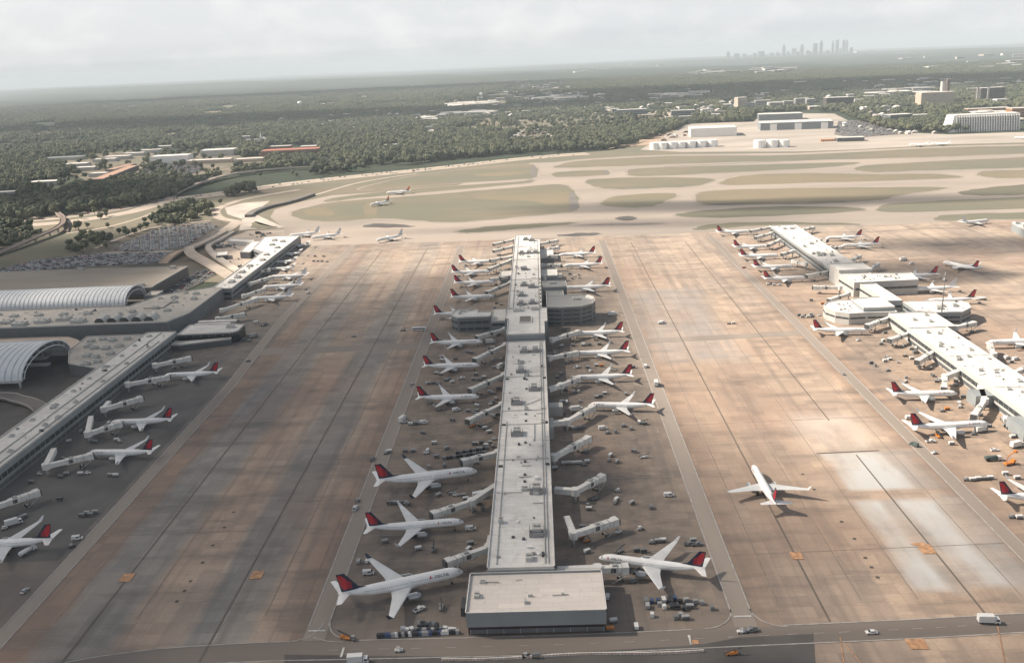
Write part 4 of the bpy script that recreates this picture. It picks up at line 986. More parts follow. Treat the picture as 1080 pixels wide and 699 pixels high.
root, rf = building_block('concourse_hub', 'raised middle block of the central pier with a sunken roof court', 'airport pier', [(-30.5, 741.6), (-30.5, 712), (-28, 712), (-28, 667), (1.6, 667), (1.6, 700), (4, 700), (4, 741.6)], 17, 'wall_grey', 'roof_white', ((9, 12.2, 'window_band'),))
mb = MB(); mb.box(-19, 698, 17.01, -8.5, 716, 17.9, 0); mb.box(-18.2, 698.8, 17.9, -9.3, 715.2, 17.95, 1); mb.build('roof_court', ['roof_white', 'asphalt'], rf)
unit(rf, -20, 735, 17, 8, 5, 1.6); unit(rf, -6, 737, 17, 6, 4, 2.2)
pipes(rf, [[(-2.6, 668), (-2.6, 741)]], 17)
root, rf = building_block('concourse_wing', 'grey two-storey west wing of the central pier with dark windows and a cluttered roof', 'airport wing', [(-43.5, 735), (-43.5, 750), (-55, 750), (-55, 759), (-73, 761), (-77, 753), (-77, 742), (-71, 735)], 13, 'wall_slate', 'roof_white', ((2.0, 4.0, 'window_band'), (7.4, 9.6, 'window_band')))
unit(rf, -68, 754, 13, 5, 4, 1.8); unit(rf, -62, 757, 13, 3, 3, 1.6); unit(rf, -70, 747, 13, 3, 3, 1.2)
building_block('link_corridor', 'low grey link joining the west wing to the central pier', 'link building', rect(-43.3, 735, -30.7, 774), 8.5, 'wall_grey', 'roof_grey', ((4.8, 6.8, 'window_band'),))
root, rf = building_block('tower_block', 'tall plain dark grey block on the east side of the central pier', 'tower block', rect(1.5, 812, 23.5, 833), 17.5, 'wall_slate', 'roof_slate')
unit(rf, 10, 825, 17.5, 5, 5, 2)
root, rf = building_block('concourse_wing', 'tall rounded grey east wing of the central pier with four rows of dark windows', 'airport wing', [(4.2, 746), (17, 743), (33, 744.5), (43, 752), (46, 761), (46, 772), (41, 781), (24, 783), (4.2, 783)], 16.5, 'wall_slate', 'roof_slate', ((1.6, 3.2, 'window_band'), (5.2, 6.8, 'window_band'), (8.8, 10.6, 'window_band'), (12.4, 14.2, 'window_band')))
mb = MB(); mb.prism([(38, 770), (45, 764), (45.5, 771), (40, 779)], 16.6, 17.6); mb.build('roof_deck', 'roof_white', rf); unit(rf, 30, 768, 16.5, 6, 4, 1.8)
building_block('link_corridor', 'grey stepped link between the rounded east wing and the central pier', 'link building', rect(4.2, 783.3, 20, 811.5), 13.4, 'wall_slate', 'roof_slate')
building_block('stair_tower', 'small white-roofed annex beside the third bridge northeast of the central pier', 'annex', rect(.4, 895, 17, 925), 8, 'wall_grey', 'roof_white')
building_block('stair_tower', 'small grey annex under the jets at the far northeast of the central pier', 'annex', rect(.4, 1000, 15, 1030), 7, 'wall_grey', 'roof_grey')
building_block('stair_tower', 'small grey annex beside the far northwest bridges of the central pier', 'annex', rect(-42, 905, -30, 930), 7, 'wall_grey', 'roof_grey')
# near end block
root = empty('end_block'); tag(root, 'flat cream-roofed block with dark facade closing the near end of the central pier', 'terminal block')
mb = MB(); mb.prism(rect(-34.5, 312.3, 21, 341), 4.2, 9.5); mb.build('wall', 'wall_grey', root)
mb = MB(); mb.prism(rect(-34, 313.2, 20.5, 340.8), -.2, 4.2); mb.build('base_wall', 'wall_maroon', root)
rf = roof_slab(root, rect(-34.8, 312, 21.3, 341.3), 10, 'roof_cream', 1.0, 'wall_grey')
clutter(rf, -34, 20, 313, 340, 10, 7, 9); unit(rf, -29, 335, 10, 2.4, 1.6, .9); unit(rf, -29.5, 324, 10, 1.4, 1.6, .9)
facade(root, -33, 312.3, 20, 312.3, 1.2, 3.2, 'wall_dark', .2)
mb = MB(); mb.box(-38, 326, 0, -35, 334, 4); mb.build('dock_leveller', 'bridge_dark', root)
mb = MB(); mb.box(21.4, 341.4, 4.4, 2.0, 346, 9); mb.build('end_parapet', 'wall_pale', root)

# ---- eastern pier
root, rf = building_block('concourse_pier', 'near half of the eastern pier, white roof scattered with grey vents', 'airport pier', rect(277, 440, 305.5, 668), 10.5, 'wall_pale', 'roof_white', ((4.8, 7.6, 'window_band'), (.8, 3.2, 'wall_dark')))
for x, y in ((286, 655), (293, 652), (284, 628), (298, 612), (290, 598), (285, 570), (293, 566), (299, 548), (286, 535), (292, 520), (298, 505), (284, 500), (289, 480)): unit(rf, x, y, 10.5, 2.6, 3.4, 1.4)
pipes(rf, [[(283, 640), (297, 600)], [(287, 620), (283, 590)], [(278, 600), (305, 600)], [(290, 560), (296, 520)], [(280, 540), (300, 536)]], 10.5, wd=.4)
clutter(rf, 277, 305, 442, 666, 10.5, 50, 3)
for x0, y0, x1, y1, z in ((266, 533, 277, 545, 7.5), (268.5, 480, 277, 500, 7.5)):
    mb = MB(); mb.box(x0, y0, 0, x1, y1, z); mb.build('side_room', 'wall_grey', root)
root, rf = building_block('concourse_hall', 'pale widened hall where the near half of the eastern pier begins', 'airport pier', rect(278, 669, 313, 711), 10.2, 'wall_pale', 'roof_white', ((4.8, 7.6, 'window_band'),))
for x, y in ((290, 690), (300, 684), (304, 702)): unit(rf, x, y, 10.2, 3, 4, 1.4)
root, rf = building_block('concourse_pier', 'far half of the eastern pier, white roof with patches of grey duct', 'airport pier', rect(281, 867.5, 311, 1104), 10.5, 'wall_grey', 'roof_white', ((4.8, 7.6, 'window_band'), (.8, 3.2, 'wall_dark')))
for x, y in ((288, 930), (294, 935), (300, 928), (290, 940), (297, 990), (292, 1080), (300, 1080), (295, 900)): unit(rf, x, y, 10.5, 4.5, 6, 1.8, False)
clutter(rf, 282, 310, 870, 1100, 10.5, 30, 4)
building_block('roof_block', 'raised white-topped box bridging the eastern pier', 'terminal block', rect(279, 838, 310, 866.5), 16, 'wall_pale', 'roof_white')
root, rf = building_block('concourse_hub', 'tall pale block with white L-shaped roof at the middle of the eastern pier', 'terminal block', [(281, 802), (339, 804), (343, 832), (308, 835), (307, 837.8), (279, 837.8)], 13, 'wall_pale', 'roof_white', ((6.0, 8.0, 'window_band'),))
clutter(rf, 282, 338, 806, 830, 13, 22, 31)
building_block('stair_tower', 'pale narrow white-roofed corridor block south of the L-shaped roof', 'link building', [(288, 742), (301, 742), (301, 760), (300, 801.7), (286, 801.7), (288, 760)], 11.5, 'wall_pale', 'roof_white', ((6, 8, 'window_band'),))
root, rf = building_block('concourse_wing', 'round white wing on the west side of the eastern pier with a curved wall', 'airport wing', [(287.6, 717), (263, 718), (249, 717), (240, 724), (235.5, 735), (237, 746), (243, 755), (252, 760), (268, 758), (287.6, 757)], 9, 'wall_pale', 'roof_white', ((4.6, 6.0, 'window_band'),))
clutter(rf, 243, 262, 722, 752, 9, 9, 32)
building_block('roof_block', 'taller pale grey box behind the round white wing', 'terminal block', [(262, 722), (287.4, 722), (287.4, 756), (262, 752)], 12, 'wall_grey', 'roof_white')
root, rf = building_block('concourse_wing', 'white-roofed octagonal wing with a tall thin mast east of the eastern pier', 'airport wing', [(301.2, 712), (314, 705), (333, 704), (345, 715), (349, 728), (346, 737), (323, 741), (301.2, 741)], 11, 'wall_grey', 'roof_white', ((2.4, 4.4, 'window_band'), (6.2, 8.0, 'window_band')))
clutter(rf, 306, 344, 708, 738, 11, 12, 33); unit(rf, 335, 722, 11, 4, 4, 2); unit(rf, 320, 716, 11, 5, 5, 2.2)
mb = MB(); mb.tube([(318, 706, 11), (318, 706, 44)], [.55, .3], 8); mb.tube([(316.5, 706, 41), (319.5, 706, 41)], .2, 6); mb.tube([(316.5, 706, 37), (319.5, 706, 37)], .2, 6); mb.build('mast', 'steel', rf)
mb = MB(); mb.box(262, 760.5, 0, 282, 764, 6, 0)
root, rf = building_block('concourse_pier', 'tip of a further pier with white and dark boxes at the edge of the photo', 'airport pier', [G(1067, 238, 6), G(1100, 236, 6), G(1130, 248, 6), G(1090, 250, 6)], 9, 'wall_grey', 'roof_white')
for q in ((1072, 236), (1080, 239)): unit(rf, *G(*q, 9), 9, 5, 6, 2.4)

# ---- west pier
root, rf = building_block('concourse_pier', 'near half of the west pier, long grey roof in shade', 'airport pier', rect(-333.5, 400, -308, 727), 12, 'wall_grey', 'roof_grey', ((5.4, 8.2, 'window_band'), (.8, 3.4, 'wall_dark')))
pipes(rf, [[(-320, 402), (-320, 725)], [(-312, 440), (-312, 700)]], 12, wd=.7)
clutter(rf, -333, -309, 405, 725, 12, 30, 5)
for y in range(430, 720, 26): unit(rf, -328 + (y % 3), y, 12, 2.4, 3, 1.1)
for y in range(445, 720, 40): unit(rf, -315, y, 12, 2.4, 3, 1.1)
root, rf = building_block('terminal_roof', 'broad grey terminal roof full of rooftop units west of the west pier', 'terminal', [(-334, 640), (-334, 727), (-385, 727), (-382, 690), (-365, 655)], 10.5, 'wall_dark', 'roof_dirty')
for x, y in ((-345, 715), (-356, 712), (-366, 716), (-374, 712), (-343, 695), (-352, 690), (-362, 692), (-370, 698), (-341, 675), (-350, 668), (-358, 672), (-342, 655), (-349, 650)): unit(rf, x, y, 10.5, 5, 4+(x % 3), 2.4)
root, rf = building_block('terminal_hall', 'tall grey terminal hall with blank front wall and skylight vaults', 'terminal', [(-640, 752), (-325, 752), (-325, 756), (-316, 780), (-316, 872), (-328, 876), (-371, 850), (-385, 812), (-640, 812)], 14, 'wall_slate', 'roof_dirty', ())
clutter(rf, -600, -330, 775, 810, 14, 50, 6); clutter(rf, -560, -395, 753, 775, 14, 26, 61); clutter(rf, -370, -320, 800, 866, 14, 22, 7)
for k in range(5):
    mb = MB(); xc = -388+k*11; rings = []
    for y in (758, 772): rings.append([(xc+4.4*math.cos(a), y, 14+4.0*math.sin(a)) for a in np.linspace(0, math.pi, 9)])
    mb.loft(rings, 0, closed=False, caps=False); mb.add(rings[0], [tuple(range(9))[::-1]], 1); mb.build('skylight_vault', ['unit_grey', 'window_band'], rf)
for x, y in ((-330, 830), (-345, 820), (-340, 790), (-355, 800), (-335, 850), (-352, 838), (-372, 790), (-362, 775)): unit(rf, x, y, 14, 5, 5, 2.2)
mb = MB(); mb.box(-366, 800, 14.05, -348, 826, 15.2); mb.build('roof_court', 'roof_dirty', rf)
for x in range(-630, -395, 17): unit(rf, x, 760+(x % 5)*3, 14, 11, 9, 3)
for x in range(-620, -395, 23): unit(rf, x, 790, 14, 6, 6, 2)
root, rf = building_block('concourse_pier', 'far half of the west pier, narrow pale roof ending in a wider white tip', 'airport pier', [(-330, 876.5), (-309, 876.5), (-309, 1158), (-356, 1158), (-349, 1085), (-330, 1060)], 12, 'wall_grey', 'roof_white', ((5.4, 8.2, 'window_band'), (.8, 3.4, 'wall_dark')))
for x, y in ((-318, 925), (-322, 980), (-316, 1010), (-320, 1040), (-318, 1080), (-330, 1100), (-322, 1120), (-335, 1130), (-318, 905), (-321, 950)): unit(rf, x, y, 12, 5, 8, 2)
clutter(rf, -328, -310, 880, 1155, 12, 26, 8)
building_block('jet_bridge_hall', 'dark annex under the white tip of the west pier facing the bright yard', 'annex', [(-366, 1085), (-352, 1080), (-357, 1150), (-372, 1150)], 8, 'wall_dark', 'roof_grey')
root, rf = building_block('gatehouse', 'gatehouse with dark glass front and white roof jutting east from the west pier', 'gatehouse', [(-308, 727), (-262, 729), (-258, 733), (-258, 752), (-280, 757), (-308, 757)], 9, 'glass_dark', 'roof_white', ((6.6, 7.8, 'window_band'),))
unit(rf, -268, 745, 9, 6, 5, 2.4)
mb = MB(); mb.box(-306, 760, 6.5, -275, 766, 8); mb.box(-306, 770, 6.5, -272, 775, 8); mb.build('canopy_strip', 'roof_white', rf)
building_block('walkway_building', 'low covered walkway in front of the glass gatehouse', 'walkway', [(-308, 712), (-300, 711), (-262, 724), (-262, 727), (-300, 721), (-308, 722)], 5, 'wall_dark', 'roof_grey')
def vault(name, label, cx0, cx1, yc, half, zlow, zhigh, ribs, ends=True):
    root = empty(name, (0, 0, 0)); A = np.linspace(0, math.pi, 21); mb = MB()
    arc_ = lambda x, k=1.0, dz=0: [(x, yc-half*math.cos(a)*k, zlow+(zhigh-zlow)*math.sin(a)*k+dz) for a in A]
    mb.loft([arc_(x) for x in np.linspace(cx0, cx1, 12)], 0, closed=False, caps=False); mb.loft([arc_(x, .985, -.2)[::-1] for x in np.linspace(cx0, cx1, 12)], 0, closed=False, caps=False)
    cov = mb.build('canopy_roof', 'canopy_white', root)
    for i in range(ribs):
        x = cx0+(cx1-cx0)*(i+.5)/ribs; q = MB(); o_ = arc_(x-.3, 1.008, .18); p_ = arc_(x+.3, 1.008, .18)
        q.loft([o_, p_], 0, closed=False, caps=False); q.loft([arc_(x-.3, 1, 0), o_], 0, closed=False, caps=False); q.loft([p_, arc_(x+.3, 1, 0)], 0, closed=False, caps=False); q.build('rib', 'canopy_rib', root)
    for s in (-1, 1):
        g_ = MB(); y = yc+s*half; g_.box(cx0, y-.8, zlow-1.2, cx1, y+.8, zlow+.5); g_.build('gutter', 'unit_grey', root)
        k = int((cx1-cx0)/22)
        for i in range(k+1):
            x = cx1-1.5-i*22; q = MB(); q.tube([(x, y, -.3), (x, y, zlow-1.2)], .8, 8); q.build('column', 'wall_pale', root)
    # truss arch on the open end
    q = MB(); o1 = [(cx1+.3, yc-half*math.cos(a), zlow+(zhigh-zlow)*math.sin(a)) for a in A]; q.tube(o1, .7, 6)
    o2 = [(cx1+.3, yc-(half-4)*math.cos(a), zlow+(zhigh-zlow-4)*math.sin(a)) for a in A]; q.tube(o2, .45, 6)
    for i in range(0, 21, 2): q.tube([o1[i], o2[min(i+1, 20)]], .25, 5)
    q.build('end_truss', 'canopy_white', root)
    return tag(root, label, 'canopy')
vault('arched_canopy', 'long white ribbed barrel canopy in front of the flat parking deck', -640, -402, 864, 24, 8, 21, 56)
vault('arched_canopy', 'nearer white ribbed barrel canopy at the photo edge, its arched end open', -640, -389, 667, 37, 6, 23, 50)
# roads and ramps by the terminal
sheet('terminal_road', [(-640, 560), (-334, 480), (-334, 640), (-385, 700), (-400, 751), (-640, 751)], .05, 'asphalt_dark')
sheet('terminal_road', [(-640, 813), (-386, 813), (-371, 851), (-400, 900), (-640, 905)], .05, 'asphalt')
def ramp(px, wd, z0, z1, mat, nm='ramp', label=None):
    pts = smooth_line(px, 6); n = len(pts); root = empty(nm); mb = MB(); ribbon_into(mb, pts, wd, 0, zs=[z0+(z1-z0)*i/(n-1) for i in range(n)], th=1.2); mb.build('deck', mat, root)
    for s in (-1, 1):
        q = MB(); ol = offset_line(pts, s*wd/2)
        for i in range(n-1):
            za, zb = z0+(z1-z0)*i/(n-1), z0+(z1-z0)*(i+1)/(n-1); q.add([(*ol[i], za), (*ol[i+1], zb), (*ol[i+1], zb+1), (*ol[i], za+1)], [(0, 1, 2, 3)])
        q.build('parapet', 'concrete_pale', root)
    tag(root, label, 'ramp')
ramp([(-640, 735), (-440, 735), (-405, 728), (-386, 705)], 14, 6, 8, 'dirt_pale', label='tan curved ramp between the terminal hall and the nearer canopy')
ramp([(-640, 600), (-420, 608), (-375, 600), (-345, 575), (-337, 540)], 10, 4, 2, 'asphalt', label='dark curving road ramp below the nearer arched canopy')
for x in range(-600, -385, 22):
    mb = MB()
for i, (x, y, w_, d_) in enumerate(((-395, 700, 14, 8), (-410, 690, 18, 8), (-400, 672, 20, 6), (-425, 715, 16, 8), (-450, 722, 16, 8))):
    building_block('kerb_shelter', ['small pale shelter roof at the mouth of the nearer arched canopy', 'second pale shelter roof inside the mouth of the nearer canopy', 'third pale shelter roof deepest under the nearer canopy', 'pale flat roof beside the tan curved ramp', 'pale flat roof farther along the tan curved ramp'][i], 'shelter', rect(x-w_/2, y-d_/2, x+w_/2, y+d_/2), 5, 'wall_dark', 'roof_grey')
# parking deck
root, rf = building_block('parking_deck', 'broad flat brownish parking deck behind the long ribbed canopy', 'parking deck', [(-640, 911), (-398, 895), (-396, 992), (-640, 1002)], 12, 'wall_dark', 'roof_brown', ((2, 3.6, 'wall_brown'), (5.2, 6.8, 'wall_brown'), (8.4, 10, 'wall_brown')))
for x, y in ((-410, 985), (-412, 905), (-520, 996)): unit(rf, x, y, 12, 5, 5, 3, name='stair_head')
root, rf = building_block('service_shed', 'small grey shed between the parking deck corner and the ribbed canopy', 'shed', rect(-396, 872, -384, 890), 9, 'wall_grey', 'roof_dirty')
# yard north-west
building_block('yard_building', 'long low pale building along the north edge of the bright yard', 'yard building', gp([(240, 254.5), (268, 256), (268, 253), (242, 251.5)], 5), 5, 'wall_pale', 'roof_white')
building_block('yard_building', 'dark open-fronted shed in the bright yard beside the west pier', 'shed', gp([(228, 271), (240, 270), (240, 266), (228, 267)], 4), 5, 'wall_dark', 'roof_grey')
wl = empty('retaining_wall'); pts = smooth_line(gp([(331.6, 206.2), (310, 213.5), (285, 219.5), (271, 224.5), (265, 229)]), 5)
mb = MB()
for s0, s1 in zip(pts, pts[1:]):
    a = np.array(s0); b_ = np.array(s1); d = (b_-a)/np.linalg.norm(b_-a); nn = np.array([-d[1], d[0]])
    mb.prism([tuple(a+nn*2), tuple(b_+nn*2), tuple(b_-nn*10), tuple(a-nn*10)], -.3, 4)
mb.build('wall', 'asphalt', wl); tag(wl, 'dark curving retaining wall of the road tunnel beside the taxiway loop', 'retaining wall')
# ================================================================== GROUND VEHICLES
def wheels(root, xs, y, r_, wd=.3):
    for x in xs:
        for s in (-1, 1):
            mb = MB(); mb.tube([(x, s*y-wd/2, r_), (x, s*y+wd/2, r_)], r_, 10, 0); mb.build('wheel', 'rubber', root)
def side_prism(mb, prof, y0, y1, m=0):
    a = [(x, y0, z) for x, z in prof]; b_ = [(x, y1, z) for x, z in prof]; n = len(prof)
    mb.add(a+b_, [(i, n+i, n+(i+1) % n, (i+1) % n) for i in range(n)]+[tuple(range(n)), tuple(range(2*n-1, n-1, -1))], m)
VP = {}
def vehicle_proto(kind, col):
    k = (kind, col)
    if k in VP: return None
    r_ = empty(kind)
    if kind == 'service_van':
        mb = MB(); side_prism(mb, [(-2.6, .35), (2.5, .35), (2.6, 1.0), (1.9, 1.15), (1.2, 2.15), (-2.5, 2.2), (-2.6, 1.9)], -1, 1); mb.build('body', col, r_)
        g = MB(); side_prism(g, [(1.95, 1.2), (1.28, 2.05), (1.22, 2.05), (1.6, 1.2)], -.88, .88); g.add([(1.3, -1.01, 1.3), (1.1, -1.01, 1.95), (-.2, -1.01, 1.95), (-.2, -1.01, 1.3)], [(0, 3, 2, 1)]); g.add([(1.3, 1.01, 1.3), (1.1, 1.01, 1.95), (-.2, 1.01, 1.95), (-.2, 1.01, 1.3)], [(0, 1, 2, 3)]); g.build('windscreen', 'glass_dark', r_)
        wheels(r_, (-1.6, 1.7), .88, .38)
    elif kind == 'car':
        mb = MB(); side_prism(mb, [(-2.2, .3), (2.2, .3), (2.25, .75), (1.2, .92), (-1.9, .95), (-2.25, .8)], -.9, .9); side_prism(mb, [(-1.2, 1.42), (-1.7, .94), (1.1, .92), (.45, 1.42)], -.72, .72); mb.build('body', col, r_)
        g = MB(); side_prism(g, [(.5, 1.36), (1.12, .95), (1.2, .95), (.56, 1.38)], -.68, .68); side_prism(g, [(-1.26, 1.36), (-1.74, .97), (-1.8, .97), (-1.34, 1.38)], -.68, .68)
        for s in (-1, 1): g.box(-1.2, s*.73-.02, .98, .6, s*.73+.02, 1.33)
        g.build('window', 'glass_dark', r_); wheels(r_, (-1.4, 1.4), .8, .32)
    elif kind == 'pickup_truck':
        mb = MB(); side_prism(mb, [(-2.7, .45), (2.6, .45), (2.65, 1.0), (1.5, 1.12), (.9, 1.8), (-.4, 1.8), (-.6, 1.15), (-2.7, 1.1)], -.98, .98); mb.build('body', col, r_)
        g = MB(); g.box(-2.5, -.8, 1.06, -.75, .8, 1.16); g.box(-.2, -1.0, 1.2, 1.0, 1.0, 1.65); g.build('bed', 'bridge_dark', r_); wheels(r_, (-1.7, 1.7), .85, .4)
    elif kind == 'baggage_tug':
        mb = MB(); side_prism(mb, [(-1.6, .3), (1.5, .3), (1.5, .95), (.3, 1.05), (.2, .8), (-.6, .8), (-.7, 1.0), (-1.6, 1.0)], -.75, .75); mb.build('body', col, r_)
        c = MB(); c.box(-1.0, -.7, 1.85, .4, .7, 1.95)
        for x in (-.9, .3):
            for s in (-1, 1): c.box(x-.04, s*.62-.04, .9, x+.04, s*.62+.04, 1.85)
        c.build('canopy', 'cart_grey' if col != 'cart_grey' else 'car_white', r_); wheels(r_, (-1.1, 1.0), .7, .36)
    elif kind == 'baggage_cart':
        mb = MB(); mb.box(-1.5, -.8, .45, 1.5, .8, .6); mb.build('deck', 'steel', r_)
        c = MB(); c.box(-1.5, -.8, .6, -1.45, .8, 1.75); c.box(1.45, -.8, .6, 1.5, .8, 1.75); c.box(-1.55, -.85, 1.75, 1.55, .85, 1.85); c.box(-1.44, -.05, .6, 1.44, .05, 1.75); c.build('cover', col, r_)
        d = MB(); d.tube([(1.5, 0, .5), (2.3, 0, .4)], .05, 5); d.build('drawbar', 'steel', r_); wheels(r_, (-1.0, 1.0), .7, .22, .18)
    elif kind == 'belt_loader':
        mb = MB(); mb.box(-2.2, -.9, .4, 2.2, .9, 1.0); mb.box(.6, .1, 1.0, 1.6, .85, 1.7); mb.build('chassis', col, r_)
        c = MB(); side_prism(c, [(-3.4, .9), (3.6, 2.9), (3.6, 3.15), (-3.4, 1.15)], -.55, .05); c.build('conveyor', 'bridge_dark', r_); wheels(r_, (-1.4, 1.4), .8, .4)
    elif kind == 'cargo_container':
        mb = MB(); pr = [(-.78, .15), (.78, .15), (1.15, .6), (1.15, 1.75), (-.78, 1.75)]
        mb.add([(-.75, a, b_) for a, b_ in pr]+[(.75, a, b_) for a, b_ in pr], [(0, 1, 2, 3, 4)[::-1], (5, 6, 7, 8, 9)]+[(i, (i+1) % 5, 5+(i+1) % 5, 5+i) for i in range(5)]); mb.build('shell', col, r_)
        d = MB(); d.box(.752, -.7, .2, .80, .95, 1.65); d.build('door', 'cart_grey', r_); e = MB(); e.box(-.85, -.9, 0, .85, 1.2, .14); e.build('dolly', 'steel', r_)
    elif kind == 'box_truck':
        mb = MB(); mb.box(-4.2, -1.25, 1.0, 1.7, 1.25, 3.7); mb.build('cargo_box', col, r_)
        c = MB(); side_prism(c, [(1.9, .5), (4.0, .5), (4.05, 1.4), (3.6, 2.5), (1.9, 2.6)], -1.15, 1.15); cb = c.build('cab', col, r_)
        g = MB(); side_prism(g, [(4.06, 1.45), (3.66, 2.42), (3.62, 2.42), (4.0, 1.45)], -1.0, 1.0); g.box(2.3, -1.17, 1.5, 3.5, 1.17, 2.3); g.build('windscreen', 'glass_dark', cb)
        f = MB(); f.box(-4.1, -.9, .6, 3.4, .9, .95); f.build('chassis', 'steel', r_); wheels(r_, (-2.8, 2.9), 1.0, .48, .4)
    elif kind == 'tanker_truck':
        mb = MB(); A = np.linspace(0, 2*math.pi, 16, endpoint=False); mb.loft([[(x, math.cos(a)*1.2*q, 2.0+math.sin(a)*1.0*q) for a in A] for x, q in ((-5, .8), (-4.8, 1), (1.4, 1), (1.6, .8))], 0); mb.build('tank', col, r_)
        c = MB(); side_prism(c, [(2.0, .5), (4.2, .5), (4.25, 1.4), (3.8, 2.5), (2.0, 2.6)], -1.15, 1.15); cb = c.build('cab', 'car_white', r_)
        g = MB(); side_prism(g, [(4.26, 1.45), (3.86, 2.42), (3.82, 2.42), (4.2, 1.45)], -1.0, 1.0); g.build('windscreen', 'glass_dark', cb)
        f = MB(); f.box(-4.8, -.8, .55, 3.6, .8, 1.0); f.build('chassis', 'steel', r_); wheels(r_, (-4, -2.8, 3.0), 1.0, .5, .4)
    elif kind == 'bus':
        mb = MB(); side_prism(mb, [(-6, .35), (6, .35), (6.1, 1.2), (5.9, 3.0), (-5.9, 3.05), (-6.1, 2.8)], -1.25, 1.25); mb.build('body', col, r_)
        g = MB(); g.box(-5.5, -1.27, 1.5, 5.3, 1.27, 2.4); g.build('window', 'glass_dark', r_); wheels(r_, (-3.6, 3.8), 1.1, .48)
    elif kind == 'lift_truck':
        mb = MB(); mb.box(-3, -1.2, .6, 3, 1.2, 1.4); mb.box(2, -1.1, 1.4, 3.6, 1.1, 2.6); mb.build('chassis', col, r_)
        c = MB(); c.tube([(-2, 0, 1.4), (-1.2, 0, 5.2), (3.0, 0, 7.0)], .28, 8, smooth=False); bm_ = c.build('boom', col, r_)
        d = MB(); d.box(2.8, -.8, 6.4, 4.3, .8, 7.6); d.build('basket', col, bm_); wheels(r_, (-2, 2.2), 1.1, .55, .4)
    elif kind == 'road_barrier':
        mb = MB(); side_prism(mb, [(-1.5, 0), (1.5, 0), (1.5, 1.0), (-1.5, 1.0)], -.25, .25); mb.build('body', 'paint_white', r_)
        c = MB()
        for x in (-1.1, 0.1): c.box(x, -.27, .35, x+.7, .27, .85)
        c.build('stripe_panel', 'orange_paint', r_)
    VP[k] = r_; return r_
NICE = {'car_white': 'white', 'car_silver': 'silver', 'car_black': 'black', 'car_red': 'red', 'car_blue': 'dark blue', 'car_grey': 'dark grey', 'orange_paint': 'orange', 'cart_grey': 'grey', 'tank_green': 'dark green', 'yellow_paint': 'yellow', 'bridge_dark': 'dark', 'paint_white': 'white'}
LAND = [((-7, 326), 'the cream-roofed end block'), ((-12, 704), 'the middle of the central pier'), ((294, 735), 'the middle of the eastern pier'), ((-285, 742), 'the glass gatehouse'), ((-96, 420), 'the road west of the central pier'), ((-96, 640), 'the far road west of the central pier'),
        ((76, 420), 'the road east of the central pier'), ((76, 640), 'the far road east of the central pier'), ((209, 430), 'the road beside the pale new slabs'), ((150, 690), 'the crossing road on the eastern apron'), ((-160, 701), 'the crossing road on the western apron'), ((-229, 450), 'the road by the west pier'), ((-236, 950), 'the far road by the west pier'),
        ((100, 312), 'the bottom service road, east'), ((-80, 305), 'the bottom service road, west'), ((340, 900), 'the open apron east of the eastern pier')]
VEH = []
def place(kind, px, py, rz, col, label=None, dz=.1, xy=None):
    p = vehicle_proto(kind, col)
    o = p if p is not None else copy_tree(VP[(kind, col)])
    x, y = xy or G(px, py, .8); o.location = (x, y, dz); o.rotation_euler = (0, 0, R(rz)); VEH.append(o)
    cat = kind.replace('_', ' ')
    if label is None:
        best = None
        for jo, ds, (jx, jy), h, sp in JETS:
            dx, dy = x-jx, y-jy; lx = dx*math.cos(h)+dy*math.sin(h); ly = -dx*math.sin(h)+dy*math.cos(h)
            d = math.hypot(max(0, abs(lx)-sp['L']/2), max(0, abs(ly)-sp['B']/2))
            if best is None or d < best[0]:
                rel = 'near nose of' if lx > sp['L']*.3 else 'near tail of' if lx < -sp['L']*.3 else 'by '+('north' if (dy > 0) else 'south')+' wing of'
                best = (d, rel+' '+ds)
        for (lx, ly), ds in LAND:
            d = math.hypot(x-lx, y-ly)
            if best[0] > 12 and d < 60 and d*.5 < best[0]: best = (d*.5, 'by '+ds)
        if best[0] > 25 and not best[1].startswith('by the '+'road'): best = (best[0], best[1].replace('near', 'some way off', 1) if best[1].startswith('near') else best[1])
        label = f"{NICE[col]} {cat} {best[1]}"
    wds = label.split()
    if len(wds) > 16: label = ' '.join(wds[:16])
    tag(o, label, cat, label); return o
V = []
def c1(ox, oy, k, items):
    for kind, x, y, rz, col in items: place(kind, ox+x/k, oy+y/k, rz, col)
WHT, GRY, DRK, BLK, ORG = 'car_white', 'cart_grey', 'car_grey', 'car_black', 'orange_paint'
van, tug, cart, uld, box_, pick, belt, car = 'service_van', 'baggage_tug', 'baggage_cart', 'cargo_container', 'box_truck', 'pickup_truck', 'belt_loader', 'car'
